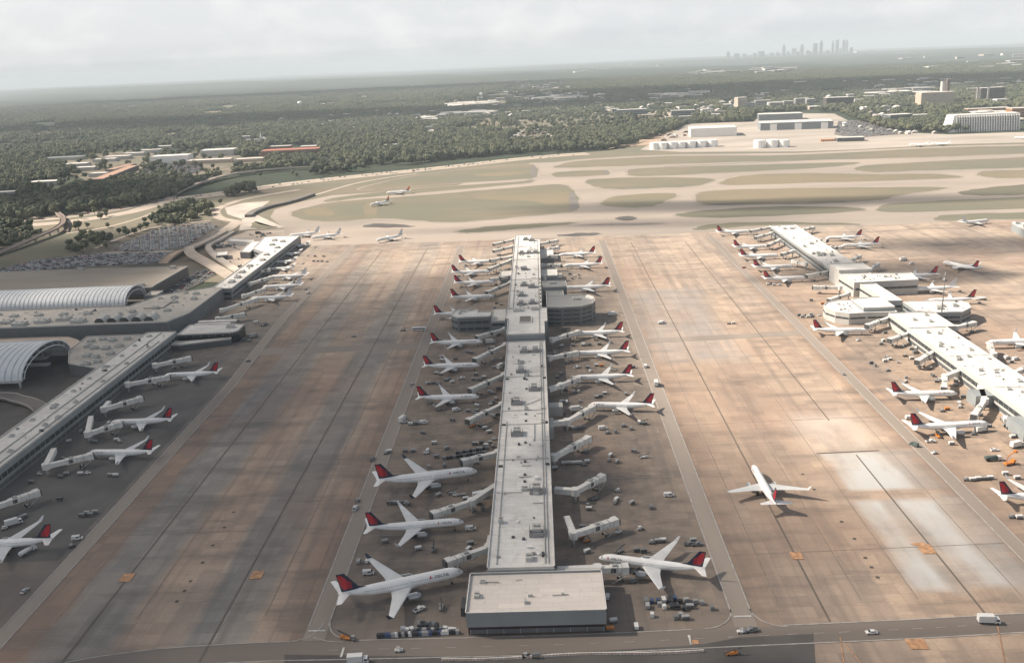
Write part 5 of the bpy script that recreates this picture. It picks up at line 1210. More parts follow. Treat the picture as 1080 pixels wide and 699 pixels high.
c1(320, 440, 2.7, [(van, 185, 442, 5, WHT), (cart, 157, 411, 90, GRY), (cart, 183, 409, 80, WHT), (pick, 330, 545, 40, WHT), (belt, 392, 540, 95, GRY), (cart, 327, 373, 20, WHT), (belt, 370, 375, 95, DRK), (tug, 272, 661, 5, WHT), (pick, 147, 258, 85, WHT), (tug, 155, 236, 85, DRK), (van, 476, 316, 5, WHT), (cart, 475, 358, 20, GRY),
  (cart, 246, 244, 2, DRK), (cart, 262, 243, 2, GRY), (cart, 278, 243, 2, DRK), (tug, 294, 243, 2, WHT), (cart, 385, 221, 40, GRY), (tug, 434, 220, 10, WHT), (cart, 455, 222, 10, GRY), (cart, 462, 232, 10, WHT), (pick, 196, 118, 85, DRK), (tug, 236, 101, 20, DRK), (cart, 243, 97, 20, WHT), (cart, 290, 96, 5, DRK), (cart, 312, 95, 5, GRY), (cart, 408, 88, 30, GRY), (tug, 350, 100, 5, WHT),
  (belt, 120, 625, 160, ORG), (tug, 140, 628, 150, DRK), (box_, 505, 225, 20, WHT), (cart, 500, 245, 20, GRY), (tug, 340, 335, 20, DRK), (cart, 490, 75, 0, WHT), (cart, 500, 90, 0, GRY), (cart, 520, 80, 0, WHT), (tug, 545, 60, 0, WHT), (tug, 530, 395, 80, DRK), (cart, 470, 375, 60, WHT), (van, 285, 12, 10, WHT), (cart, 318, 14, 5, GRY), (cart, 345, 14, 5, WHT)])
for i in range(13): place(uld, 320+(402+i*9.6)/2.7, 440+(117-i*1.4)/2.7, 90, BLK if i % 3 else DRK, 'dark container in the double row beside the short bridge up the west side')
for i in range(10): place(uld, 320+(440+i*9.4)/2.7, 440+(102-i*1.6)/2.7, 90, DRK if i % 2 else BLK, 'dark container in the double row beside the short bridge up the west side')
rr = random.Random(3)
for i in range(24):
    x = 217+i*9.6; cl = rr.choice([GRY, BLK, DRK, WHT, 'car_blue', GRY, BLK]); place(uld, 320+x/2.7, 440+(622-i*.5)/2.7, 90+rr.uniform(-6, 6), cl, f'{NICE[cl]} container in the kerbside line left of the cream-roofed end block')
for i in range(13):
    x = 285+i*12; cl = rr.choice([GRY, BLK, DRK, WHT, GRY]); place(uld, 320+x/2.7, 440+(604+rr.uniform(-3, 3))/2.7, rr.uniform(0, 90), cl, f'{NICE[cl]} container in the second line left of the cream-roofed end block')
for i in range(7): place(cart, 320+(330+i*8)/2.7, 440+(592+rr.uniform(-3, 4))/2.7, rr.uniform(60, 120), rr.choice([DRK, BLK]), None)
c1(560, 440, 2.7, [(van, 393, 221, 2, WHT), (tug, 240, 242, 60, DRK), (cart, 243, 234, 60, WHT), (cart, 287, 243, 40, GRY), (cart, 95, 131, 0, WHT), (cart, 108, 130, 0, WHT), (cart, 122, 130, 0, WHT), (cart, 138, 129, 0, WHT), (cart, 160, 126, 0, WHT), (tug, 222, 121, 80, DRK), (cart, 245, 126, 60, GRY), (cart, 226, 108, 60, WHT), (belt, 322, 112, 5, WHT), (van, 205, 31, 5, WHT), (tug, 265, 23, 0, DRK), (belt, 318, 15, 10, DRK),
  (tug, 250, 325, 20, WHT), (cart, 143, 342, 20, ORG), (tug, 158, 350, 20, ORG), (cart, 160, 381, 30, WHT), (tug, 345, 355, 0, DRK), (cart, 362, 352, 0, GRY), (cart, 375, 350, 0, WHT), (pick, 450, 359, 5, DRK), (pick, 473, 360, 5, DRK), (cart, 462, 350, 5, GRY), (cart, 235, 579, 10, WHT), (cart, 300, 596, 90, WHT), (cart, 218, 512, 80, WHT), (tug, 598, 608, 185, WHT), (pick, 628, 604, 185, DRK), (belt, 250, 380, 40, GRY), (cart, 300, 378, 10, DRK), (cart, 320, 380, 10, DRK), (belt, 300, 438, 10, DRK), (tug, 290, 465, 0, DRK), (cart, 226, 602, 0, ORG)])
for (a, b_) in ((328, 522), (345, 524), (362, 523), (378, 520), (394, 522), (410, 516), (426, 524), (444, 520), (455, 530), (470, 524), (486, 528), (332, 537), (380, 540), (400, 538), (416, 540), (436, 545), (452, 538), (516, 543), (345, 563), (412, 570), (440, 570), (428, 562), (368, 532)):
    cl = rr.choice([BLK, DRK, GRY, WHT, 'car_blue', BLK]); place(uld if rr.random() < .7 else cart, 560+a/2.7, 440+b_/2.7, rr.choice([0, 90])+rr.uniform(-8, 8), cl, f'{NICE[cl]} container or cart in the cluster south of the near jet east of the central pier')
c1(360, 320, 4.66, [('bus', 382, 129, 4, WHT), (belt, 304, 132, 4, DRK), (car, 60, 160, 4, 'car_silver'), (box_, 303, 572, 70, WHT), (cart, 340, 592, 0, WHT), (cart, 372, 589, 0, GRY), (van, 405, 584, 4, WHT), (tug, 480, 392, 0, DRK), (cart, 515, 376, 0, GRY), (cart, 545, 386, 20, WHT), (pick, 590, 366, 20, WHT), (cart, 650, 372, 0, GRY), (cart, 680, 374, 0, DRK), (cart, 700, 362, 0, WHT), (box_, 785, 312, 60, WHT), (tug, 490, 347, 0, DRK), (cart, 465, 342, 0, WHT), (van, 565, 522, 20, WHT), (cart, 622, 528, 10, GRY), (cart, 660, 531, 10, DRK), (tug, 735, 492, 20, WHT), (belt, 640, 602, 40, ORG), (cart, 705, 612, 20, WHT), (cart, 620, 238, 0, GRY), (cart, 640, 242, 0, DRK), (box_, 735, 192, 10, WHT), (cart, 660, 348, 10, GRY), (tug, 430, 392, 0, DRK), (cart, 455, 391, 0, DRK), (cart, 655, 690, 0, DRK), (cart, 690, 686, 0, BLK), (cart, 730, 684, 0, GRY), (cart, 770, 545, 0, DRK), (tug, 745, 545, 0, WHT), (cart, 785, 275, 80, GRY), (tug, 720, 235, 0, DRK), (cart, 440, 490, 60, DRK), (car, 345, 395, 80, 'car_silver')])
c1(540, 320, 4.66, [(box_, 495, 56, 3, WHT), (van, 655, 308, 85, WHT), (box_, 708, 396, 85, WHT), (van, 740, 93, 2, WHT), (cart, 415, 303, 0, WHT), (cart, 440, 306, 0, ORG), (pick, 320, 312, 30, WHT), (tug, 270, 290, 0, DRK), (cart, 300, 205, 0, GRY), (cart, 350, 204, 0, WHT), (cart, 380, 202, 0, DRK), (cart, 245, 208, 20, WHT), (cart, 455, 441, 0, WHT), (cart, 415, 460, 0, GRY), (cart, 435, 455, 0, DRK), (van, 445, 611, 10, WHT), (tug, 550, 601, 0, DRK), (cart, 625, 584, 95, WHT), (cart, 650, 590, 0, DRK), (box_, 320, 524, 10, WHT), (cart, 330, 610, 0, GRY), (cart, 305, 612, 0, WHT), (cart, 285, 610, 0, GRY), (tug, 265, 606, 0, DRK), (cart, 595, 312, 0, DRK), (cart, 575, 314, 0, ORG), (cart, 240, 345, 60, GRY), (tug, 225, 360, 0, DRK), (cart, 250, 540, 20, DRK), (cart, 450, 160, 0, DRK), (cart, 430, 200, 0, DRK), (tug, 410, 500, 0, DRK)])
c1(810, 340, 3.178, [(cart, 392, 128, 10, WHT), (cart, 408, 123, 10, WHT), (tug, 460, 111, 10, BLK), (cart, 345, 135, 10, DRK), (cart, 495, 86, 60, WHT), (cart, 480, 88, 0, GRY), (car, 250, 171, 100, 'car_silver'), (cart, 640, 270, 70, WHT), (tug, 645, 282, 0, GRY), (cart, 600, 290, 0, ORG), (tug, 585, 295, 0, DRK), (pick, 545, 397, 0, WHT), (cart, 615, 405, 0, WHT), (van, 489, 409, 120, 'tank_green'), (tug, 557, 435, 20, WHT), (car, 760, 426, 2, WHT), ('tanker_truck', 757, 458, 4, 'tank_green'), ('lift_truck', 808, 472, 20, ORG), (tug, 665, 525, 0, DRK), (cart, 685, 526, 0, WHT), (cart, 705, 523, 0, WHT), (cart, 725, 523, 0, GRY), (cart, 745, 520, 0, WHT), (box_, 835, 413, 20, WHT), (cart, 835, 520, 0, WHT), (tug, 818, 650, 0, DRK), (cart, 842, 652, 0, WHT), (tug, 690, 372, 0, DRK), (cart, 740, 347, 0, GRY), (van, 475, 319, 5, WHT), (cart, 795, 506, 0, WHT), (cart, 570, 372, 90, DRK), (belt, 570, 380, 95, ORG), (cart, 820, 382, 10, WHT), (cart, 850, 370, 10, WHT), (box_, 715, 362, 20, WHT), (van, 495, 100, 20, DRK), (tug, 600, 80, 0, BLK), (cart, 615, 155, 0, GRY), (cart, 590, 150, 0, DRK), (cart, 630, 210, 0, GRY), (box_, 795, 330, 70, WHT), (van, 800, 118, 30, WHT), (van, 830, 122, 20, WHT), (cart, 815, 132, 0, GRY)])
c1(740, 470, 3.053, [(car, 547, 598, 183, WHT), (box_, 925, 565, 355, WHT)])
c1(660, 230, 3.327, [(van, 125, 368, 2, WHT), (tug, 362, 369, 2, DRK), (cart, 378, 368, 2, WHT), (cart, 620, 346, 0, GRY), (cart, 640, 346, 0, WHT), (cart, 655, 345, 0, DRK), (car, 415, 173, 20, 'car_red'), (cart, 500, 232, 0, WHT), (cart, 520, 234, 0, WHT), (cart, 540, 234, 0, WHT), (cart, 650, 288, 0, DRK), (cart, 690, 300, 0, ORG), (tug, 680, 340, 0, WHT)])
c1(200, 230, 3.327, [(van, 415, 262, 85, WHT), (tug, 205, 500, 60, BLK), (car, 575, 413, 2, 'car_silver'), (van, 235, 366, 10, WHT), (belt, 258, 376, 10, DRK), (cart, 435, 151, 0, DRK), (cart, 450, 151, 0, GRY), (cart, 465, 152, 0, DRK), (tug, 482, 152, 0, DRK), (cart, 470, 134, 0, GRY), (cart, 440, 134, 0, DRK), (cart, 270, 372, 0, GRY), (cart, 190, 428, 0, DRK), (cart, 210, 430, 0, GRY), (box_, 225, 415, 60, GRY)])
c1(0, 440, 3.993, [(van, 325, 508, 10, WHT), (tug, 303, 541, 60, BLK), (box_, 60, 447, 40, WHT), (tug, 20, 466, 40, GRY), (cart, 100, 417, 40, GRY), (cart, 85, 425, 40, DRK), (cart, 338, 237, 0, WHT), (tug, 370, 233, 0, WHT), (cart, 464, 243, 0, GRY), (cart, 487, 244, 0, WHT), (cart, 365, 403, 0, GRY), (cart, 380, 410, 0, DRK), (cart, 400, 399, 0, GRY), (cart, 345, 413, 0, DRK), ('tanker_truck', 120, 565, 70, WHT), (cart, 252, 345, 0, BLK), (cart, 380, 100, 0, GRY), (cart, 400, 102, 0, GRY), (cart, 490, 95, 0, WHT), (tug, 505, 102, 0, GRY), (cart, 255, 250, 0, DRK), (cart, 280, 238, 0, GRY), (car, 105, 208*3.5, 80, 'car_silver')])
c1(810, 200, 3.993, [(box_, 570, 296, 20, WHT), (van, 605, 312, 10, WHT), ('tanker_truck', 895, 461, 160, WHT), (tug, 155, 527, 10, DRK), (cart, 180, 525, 10, GRY), (cart, 130, 528, 10, DRK), (cart, 485, 635, 30, WHT), (cart, 575, 655, 30, WHT), (tug, 555, 570, 30, DRK), (cart, 300, 530, 0, GRY), (tug, 380, 632, 20, WHT), (cart, 640, 610, 0, DRK), (van, 740, 380, 60, WHT), (tug, 770, 395, 0, DRK), (cart, 860, 600, 0, DRK), (cart, 640, 470, 0, ORG)])
for i in range(30):
    px, py = rr.choice([(rr.uniform(228, 262), rr.uniform(258, 263)), (rr.uniform(232, 270), rr.uniform(266, 282)), (rr.uniform(262, 290), rr.uniform(246, 250))])
    cl = rr.choice([DRK, GRY, WHT, BLK]); place(rr.choice([cart, uld, tug, box_, cart]), px, py, rr.choice([0, 5, 90]), cl, f'{NICE[cl]} cart or truck standing in the bright yard beside the west pier')
# small equipment parked along the pier walls
for (x0, x1, y0, y1, n_) in ((-46, -31, 395, 730, 34), (4, 24, 395, 745, 30), (-302, -288, 420, 700, 16), (262, 275, 470, 700, 18), (-46, -32, 780, 1000, 10), (20, 40, 860, 1040, 12), (-84, -50, 360, 700, 22), (30, 66, 380, 700, 18), (230, 262, 560, 700, 10)):
    for _ in range(n_):
        kd = rr.choice([cart, cart, cart, tug, uld, belt, cart]); x, y = rr.uniform(x0, x1), rr.uniform(y0, y1)
        if any(abs(x-jx) < sp['L']*.55 and abs(y-jy) < 7 for _o, _d, (jx, jy), _h, sp in JETS): continue
        place(kd, 0, 0, rr.choice([0, 90, 20, 160])+rr.uniform(-8, 8), rr.choice([DRK, GRY, WHT, DRK, GRY]), xy=(x, y))
# barriers along the dark yard at the bottom
for i in range(38):
    t = i/37; px = 470+t*268; py = 696.5-t*9.5+1.0*math.sin(t*9)
    x, y = G(px, py); place('road_barrier', 0, 0, 3+rr.uniform(-4, 4), 'paint_white', 'white and orange road barrier in the long line across the bottom yard', xy=(x, y))
place(belt, 772, 688, 4, ORG, 'orange belt loader parked in the dark yard at the bottom'); place(tug, 555, 691, 10, BLK, 'black tug beside the barrier line in the bottom yard'); place(cart, 565, 691, 10, DRK, 'dark cart behind the black tug in the bottom yard')
place(box_, 378, 697, 4, WHT, 'white truck at the very bottom left of the barrier line')

# ================================================================== CARS IN THE LOTS
def car_mesh(col):
    mb = MB(); side_prism(mb, [(-2.3, .3), (2.3, .3), (2.35, .78), (1.25, .95), (-1.95, .98), (-2.35, .85)], -.93, .93, 0); side_prism(mb, [(-1.25, 1.48), (-1.75, .97), (1.15, .95), (.5, 1.48)], -.76, .76, 1)
    mb.box(-1.2, -.7, 1.44, .45, .7, 1.53, 0)
    for x in (-1.45, 1.45):
        for s in (-1, 1): mb.tube([(x, s*.8-.1, .33), (x, s*.8+.1, .33)], .33, 6, 2)
    return mb
LOTS = [('the upper lot by the road fork', [(118, 263), (169, 240.6), (222, 235.4), (228.5, 239), (196, 259.5), (171, 264), (134, 265.4)], (-.4, 1), 1.0, (5.6, 2.75)),
        ('the long lot behind the parking deck', [(-30, 291.5), (0, 284.6), (33, 275.8), (100, 268.6), (182, 266.2), (173, 276.6), (44, 284.4), (0, 303.4), (-30, 312)], (0, 1), 1.0, (5.6, 2.75)),
        ('the dark lot beside the west pier', [(208, 285), (235, 285), (213, 297), (186, 310.5), (168, 313), (181, 301)], (-.1, 1), .55, (6.5, 2.9)),
        ('the far lot beyond the woods', [(152, 186.4), (151, 177), (170, 172.5), (212, 172.5), (215, 180), (200, 184.6)], (.2, 1), .85, (7, 2.9)),
        ('the lot beside the grey hangar', [(881, 141), (885, 128.6), (905, 127.6), (939, 136.4), (956, 141), (900, 145)], (.1, 1), .8, (8, 3.0))]
cars = []
crng = random.Random(11)
for nm, pl, dirv, fill, (rowd, sp_) in LOTS:
    w_ = np.array(gp(pl)); d = np.array(dirv, float); d /= np.linalg.norm(d); n_ = np.array([d[1], -d[0]])
    ua, va = w_@n_, w_@d
    u = ua.min(); k = 0
    while u < ua.max():
        v = va.min()
        while v < va.max():
            p = n_*u+d*v
            if inpoly([p[0]], [p[1]], [tuple(q) for q in w_])[0] and crng.random() < fill*.93:
                px, py, kk = proj((p[0], p[1], 0))
                cars.append((p[0]+crng.uniform(-.3, .3), p[1]+crng.uniform(-.15, .15), math.atan2(n_[1], n_[0])+(math.pi if crng.random() < .4 else 0), nm, kk, -60 < px < 1100))
            v += sp_
        u += rowd if k % 2 == 0 else rowd+1.4; k += 1
cars = [c for c in cars if c[5]]
CC = ['car_white']*6+['car_silver']*4+['car_black']*5+['car_grey']*3+['car_red', 'car_blue']
CM = {c: car_mesh(c) for c in set(CC)}
CP = {}
cars.sort(key=lambda c: -c[4]); near = [c for c in cars if c[4] > 0][:270]
near_ids = set(map(id, near)); rest = [c for c in cars if id(c) not in near_ids]
for x, y, rz, nm, kk, _ in near:
    col = crng.choice(CC)
    if col not in CP: o = CM[col].build('parked_car', [col, 'glass_dark', 'rubber']); CP[col] = o
    else: o = CP[col].copy(); COL.objects.link(o)
    o.location = (x, y, .05); o.rotation_euler = (0, 0, rz)
    lb = f'{NICE[col]} car parked in a row in {nm}'; tag(o, lb, 'car', lb)
if rest:
    cols = sorted(set(CC)); mb = MB(); bv = CM['car_white']
    for x, y, rz, nm, kk, _ in rest:
        ci = cols.index(crng.choice(CC)); ca, sa = math.cos(rz), math.sin(rz); o = len(mb.v)
        mb.v += [(x+a*ca-b_*sa, y+a*sa+b_*ca, c+.05) for a, b_, c in bv.v]
        for f, m_ in zip(bv.f, bv.m): mb.f.append([i+o for i in f]); mb.m.append(ci if m_ == 0 else len(cols)+m_-1); mb.sm.append(False)
    o = mb.build('parked_cars', cols+['glass_dark', 'rubber']); tag(o, 'farther rows of parked cars filling the lots', None, None, 'stuff')
# traffic on the highway
hw = [np.array(p) for p in HW]; seg = np.cumsum([0]+[np.linalg.norm(b_-a) for a, b_ in zip(hw, hw[1:])])
for i in range(90):
    s_ = crng.uniform(0, seg[-1]); k = min(len(hw)-2, int(np.searchsorted(seg, s_)-1)); k = max(k, 0); t = (s_-seg[k])/(seg[k+1]-seg[k]); p = hw[k]+(hw[k+1]-hw[k])*t; d = (hw[k+1]-hw[k]); d /= np.linalg.norm(d); nn = np.array([-d[1], d[0]])
    off = crng.choice([-18, -14, -10, -6, 6, 10, 14, 18]); p = p+nn*off; px, py, kk = proj((p[0], p[1], 0))
    if not 0 < px < 1080: continue
    col = crng.choice(CC)
    if col not in CP: o = CM[col].build('car', [col, 'glass_dark', 'rubber']); CP[col] = o
    else: o = CP[col].copy(); COL.objects.link(o)
    o.name = 'car'; o.location = (p[0], p[1], .0); o.rotation_euler = (0, 0, math.atan2(d[1], d[0])+(0 if off < 0 else math.pi))
    lb = f'{NICE[col]} car driving along the wide highway beyond the taxiways'; tag(o, lb, 'car', lb)
# ================================================================== TOWN, TANKS, HANGARS
def rectc(cx, cy, w_, d_, rz):
    ca, sa = math.cos(rz), math.sin(rz); return [(cx+a*ca-b_*sa, cy+a*sa+b_*ca) for a, b_ in ((-w_/2, -d_/2), (w_/2, -d_/2), (w_/2, d_/2), (-w_/2, d_/2))]
BOX = []   # (x0, x1, base y, roof y) on the photo: kept clear of trees
def town(name, label, cat, px, py, w_, d_, h, rz=0, wall='wall_pale', roof='roof_white', storeys=0, group=None, wm='window_band'):
    """px,py: the middle of the wall's foot facing us."""
    x, y, z = Gc(px, py); q = math.hypot(x, y); cx, cy = x+x/q*d_/2, y+y/q*d_/2; kk = proj((x, y, z))[2]; BOX.append((px-w_*kk/2, px+w_*kk/2, py, h*kk))
    bands = [(1.0+k*(h-1.5)/storeys+.6, 1.0+k*(h-1.5)/storeys+.6+(h-1.5)/storeys*.5, wm) for k in range(storeys)]
    return building_block(name, label, cat, rectc(cx, cy, w_, d_, R(rz)), h+z, wall, roof, [(a+z, b_+z, c) for a, b_, c in bands], z0=z, par=.6, group=group)
def px2m(px, py, n): x, y, z = Gc(px, py); return n/proj((x, y, z))[2]
# fuel tanks
for i, (px, pb, wpx, hpx) in enumerate(((691, 158.2, 10, 7.5), (699.5, 158, 10, 7.5), (710, 157.4, 11, 7.6), (719, 157, 10, 7.4), (729.5, 156.4, 11, 7.6), (740.5, 155.8, 11, 7.6), (752, 155.2, 11, 7.6), (802, 156.6, 12, 8.6), (816, 156, 13, 8.4), (828, 155.6, 11, 7.8))):
    r_ = px2m(px, pb, wpx)/2; h = px2m(px, pb, hpx)*.92; x, y, z = Gc(px, pb); root = empty('storage_tank', (x, y+r_, 0))
    mb = MB(); mb.tube([(0, 0, -.3), (0, 0, h)], r_, 32, 0, smooth=False); sh = mb.build('shell', 'tank_white', root); mb = MB(); mb.tube([(0, 0, h+.003), (0, 0, h+r_*.05)], [r_, .2], 24, 0, smooth=False); mb.build('roof', 'tank_white', root)
    mb = MB(); mb.tube([(r_+.1, -.3*r_, 0), (r_+.1, -.3*r_, h)], .25, 6); mb.build('ladder', 'steel', root)
    side = 'western row of seven' if i < 7 else 'eastern group of three'; nth = ['first', 'second', 'third', 'fourth', 'fifth', 'sixth', 'seventh'][i if i < 7 else i-7]
    tag(root, f'white cylindrical storage tank, {nth} from the west in the {side}', 'storage tank', 'white storage tanks beyond the runways')
town('hangar', 'long white box-shaped hangar behind the row of tanks', 'hangar', 751, 144.5, 118, 90, 22, -6, 'wall_white', 'roof_white')
h_root, h_rf = town('hangar', 'large grey-blue hangar with three white doors on the cargo apron', 'hangar', 838, 137, 190, 80, 20, -8, 'hangar_blue', 'roof_white')
for k in (-.32, .02, .38):
    x, y, z = Gc(838, 137); mb = MB(); c = np.array(rectc(x+x/math.hypot(x, y)*40, y+y/math.hypot(x, y)*40, 190, 80, R(-8))); p = c[0]+(c[1]-c[0])*(k+.5); d = (c[1]-c[0])/190
    n_ = np.array([d[1], -d[0]]); mb.prism([tuple(p-d*9), tuple(p+d*9), tuple(p+d*9+n_*.6), tuple(p-d*9+n_*.6)], 0, 17); mb.build('door', 'tank_white', h_root)
town('hangar', 'lower grey hangar stepped behind the large one, pale roof', 'hangar', 822, 127, 130, 60, 19, -8, 'hangar_blue', 'roof_white')
town('cargo_shed', 'low dark cargo shed with pale roof beside the orange containers', 'cargo shed', 896, 149.5, 60, 30, 9, -8, 'wall_dark', 'roof_grey')
for i in range(8):
    place_xy = G(866+i*2.3, 149.4-i*.1); mb = MB(); root = empty('cargo_stack', (place_xy[0], place_xy[1], 0)); mb.box(-1.5, -3, 0, 1.5, 3, 5.2); mb.build('shell', 'wall_orange', root); d = MB(); d.box(-1.3, -3.08, .2, 1.3, -3.005, 5); d.build('door', 'roof_rust', root)
    tag(root, 'orange container stack in the short row beside the low dark cargo shed', 'container', 'orange container stacks')
town('office_tower', 'white slab building with slanted fin walls above the cargo apron', 'office building', 1036, 138.6, 150, 45, 40, -3, 'wall_white', 'roof_white', 0)
x, y, z = Gc(1036, 138.6); q = math.hypot(x, y); c = rectc(x+x/q*22, y+y/q*22, 150, 45, R(-3)); fins = bpy.data.objects[[o.name for o in S.objects if o.name.startswith('office_tower')][0]]
for i in range(26):
    p = np.array(c[0])+(np.array(c[1])-np.array(c[0]))*((i+.5)/26); mb = MB(); mb.add([(p[0]-1.1, p[1]-9, 0), (p[0]+1.1, p[1]-9, 0), (p[0]+1.1, p[1]-.4, 0), (p[0]-1.1, p[1]-.4, 0), (p[0]-1.1, p[1]-2.5, 38), (p[0]+1.1, p[1]-2.5, 38), (p[0]+1.1, p[1]-.4, 38), (p[0]-1.1, p[1]-.4, 38)], [(0, 3, 2, 1), (4, 5, 6, 7), (0, 1, 5, 4), (1, 2, 6, 5), (3, 0, 4, 7)]); mb.build('fin', 'wall_white', fins)
for k in range(5): facade(fins, c[0][0]+2, c[0][1], c[1][0]-2, c[1][1], 4+k*6.6, 8+k*6.6, 'window_band', .2)
mb = MB(); p = np.array(c[0]); mb.add([(p[0]-14, p[1]-8, 0), (p[0]-.3, p[1]-8, 0), (p[0]-.3, p[1]+40, 0), (p[0]-14, p[1]+40, 0), (p[0]-4, p[1]-1, 39), (p[0]-.3, p[1]-1, 39), (p[0]-.3, p[1]+40, 39), (p[0]-4, p[1]+40, 39)], [(0, 3, 2, 1), (4, 5, 6, 7), (0, 1, 5, 4), (1, 2, 6, 5), (2, 3, 7, 6), (3, 0, 4, 7)]); mb.build('end_wall', 'wall_white', fins)
T = town
T('hotel', 'tan slab hotel with a pale lift tower at its back', 'hotel', 985, 112.4, 108, 60, 46, -4, 'wall_tan', 'roof_cream', 0)
T('lift_tower', 'pale narrow tower standing behind the tan slab hotel', 'tower', 993.5, 111, 16, 16, 78, 0, 'wall_pale', 'roof_white'); T('lift_tower', 'slim dark tower beside the pale one behind the tan hotel', 'tower', 998, 111, 9, 9, 86, 0, 'wall_brown', 'roof_grey')
T('apartment_tower', 'dark brown tower with pale columns at the eastern horizon', 'tower block', 1043, 108.5, 84, 40, 50, 2, 'wall_brown', 'roof_white', 7, wm='window_band')
for dx in (-11, 0): 
    xx, yy = G(1041+dx, 109.2); mb = MB(); root = empty('facade_column', (xx, yy, 0)); mb.box(-3, -3, 0, 3, 0, 50); mb.build('shaft', 'wall_pale', root); mb = MB(); mb.box(-3.4, -3.4, 50, 3.4, .4, 53); mb.build('head', 'wall_pale', root)
    tag(root, 'pale full-height stair column on the '+('western corner' if dx else 'middle')+' of the dark brown tower', 'stair column')
T('office_block', 'white boxy building just below the dark brown tower', 'office building', 1055, 110.6, 40, 30, 18, 0, 'wall_white', 'roof_white', 2)
T('brick_block', 'orange brick block with pale bands at the right edge', 'apartment block', 1075, 123.5, 60, 40, 24, -4, 'wall_orange', 'roof_white', 3, wm='wall_brown')
T('brick_block', 'long low orange and white building behind the finned white slab', 'apartment block', 1040, 119.5, 120, 30, 14, -4, 'wall_orange', 'roof_white', 2)
T('glass_block', 'grey-green glass office block among trees below the tan hotel', 'office building', 946, 130.5, 66, 40, 24, 10, 'hangar_blue', 'roof_grey', 5, wm='glass_dark')
T('low_block', 'low white building tucked beside the grey-green glass block', 'office building', 968, 125, 60, 30, 10, 4, 'wall_white', 'roof_white', 1)
T('tower_block', 'pale tan tower with blank side standing alone beyond the white hangar', 'tower block', 781, 115.4, 36, 40, 42, 8, 'wall_tan', 'roof_cream', 0); T('low_block', 'lower pale wing beside the lone pale tan tower', 'office building', 790, 115, 34, 30, 22, 4, 'wall_pale', 'roof_white', 3)
for i, (px, py, w_, h, lb) in enumerate(((804, 111, 60, 18, 'pale hotel wing, westernmost of the pale group'), (818, 113, 50, 16, 'pale low hotel wing, second from the west in the pale group'), (832, 112.6, 44, 20, 'pale hotel block, third in the pale group'), (845, 112.8, 50, 30, 'pale hotel with dark window stripes, tallest of the pale group'), (854, 113, 30, 28, 'narrow pale block at the eastern end of the pale group'))):
    T('hotel', lb+' beyond the grey hangar', 'hotel', px, py, w_, 30, h, -3, 'wall_pale', 'roof_white', max(3, h//5))
T('office_block', 'brownish office block with pale roof frame east of the pale hotel group', 'office building', 884, 110.5, 100, 50, 26, -3, 'wall_brown', 'roof_white', 4); T('office_block', 'small pale tower attached to the brownish office block', 'office building', 896, 109.5, 24, 24, 34, 0, 'wall_pale', 'roof_white', 5)
T('warehouse', 'long white roof at mid distance west of the white hangar', 'warehouse', 740, 98.5, 130, 70, 10, -4, 'wall_white', 'roof_white'); T('warehouse', 'white warehouse roof with pitched shape beside the long white roof', 'warehouse', 713, 102, 110, 80, 14, 6, 'wall_white', 'roof_white')
T('office_block', 'grey office block with rows of windows west of the white hangar', 'office building', 720, 123.5, 80, 36, 22, -4, 'wall_grey', 'roof_grey', 4); T('low_block', 'low pale annex below the grey office block', 'office building', 716, 126, 90, 24, 9, -4, 'wall_pale', 'roof_cream')
T('office_block', 'long grey building with orange ground works before it', 'office building', 666, 121, 110, 40, 18, -5, 'wall_grey', 'roof_grey', 3); T('low_block', 'tan low building right of the long grey one', 'office building', 682, 124, 60, 30, 9, -5, 'wall_tan', 'roof_cream')
T('red_roof_hotel', 'long red-brown building with red and white roofs at the edge of the woods', 'hotel', 308, 165.6, 150, 50, 18, 2, 'wall_brick', 'roof_red', 2, wm='wall_brown')
T('low_block', 'white flat roof at the eastern end of the red-roofed building', 'office building', 326, 159.5, 46, 30, 13, 2, 'wall_brick', 'roof_white'); T('low_block', 'white flat roof at the western end of the red-roofed building', 'office building', 297, 160.5, 60, 26, 16, 2, 'wall_brick', 'roof_white')
T('warehouse', 'big white warehouse beside the far car lot', 'warehouse', 182, 173, 96, 50, 20, 4, 'wall_white', 'roof_white'); T('warehouse', 'brown-walled warehouse with cream roof east of the big white one', 'warehouse', 222, 172.6, 110, 34, 9, 4, 'wall_tan', 'roof_cream'); T('warehouse', 'pale flat-roofed block behind the brown-walled warehouse', 'warehouse', 232, 165, 90, 50, 17, 4, 'wall_pale', 'roof_white')
T('warehouse', 'tan low roof beside the flyover below the red-roofed building', 'warehouse', 264, 171, 70, 30, 8, 6, 'wall_tan', 'roof_cream')
def diag(name, label, a, b_, wd, h, wall, roof):
    p, q = np.array(G(*a)), np.array(G(*b_)); d = (q-p)/np.linalg.norm(q-p); n_ = np.array([-d[1], d[0]])*wd/2
    building_block(name, label, 'warehouse', [tuple(p-n_), tuple(q-n_), tuple(q+n_), tuple(p+n_)], h, wall, roof)
diag('long_shed', 'long rust-brown roofed shed slanting through the yards, nearer of two', (103, 193.5), (141, 178.5), 26, 9, 'wall_brown', 'roof_rust'); diag('long_shed', 'long rust-brown roofed shed slanting through the yards, farther of two', (116, 183), (140, 176.5), 22, 9, 'wall_brown', 'roof_rust')
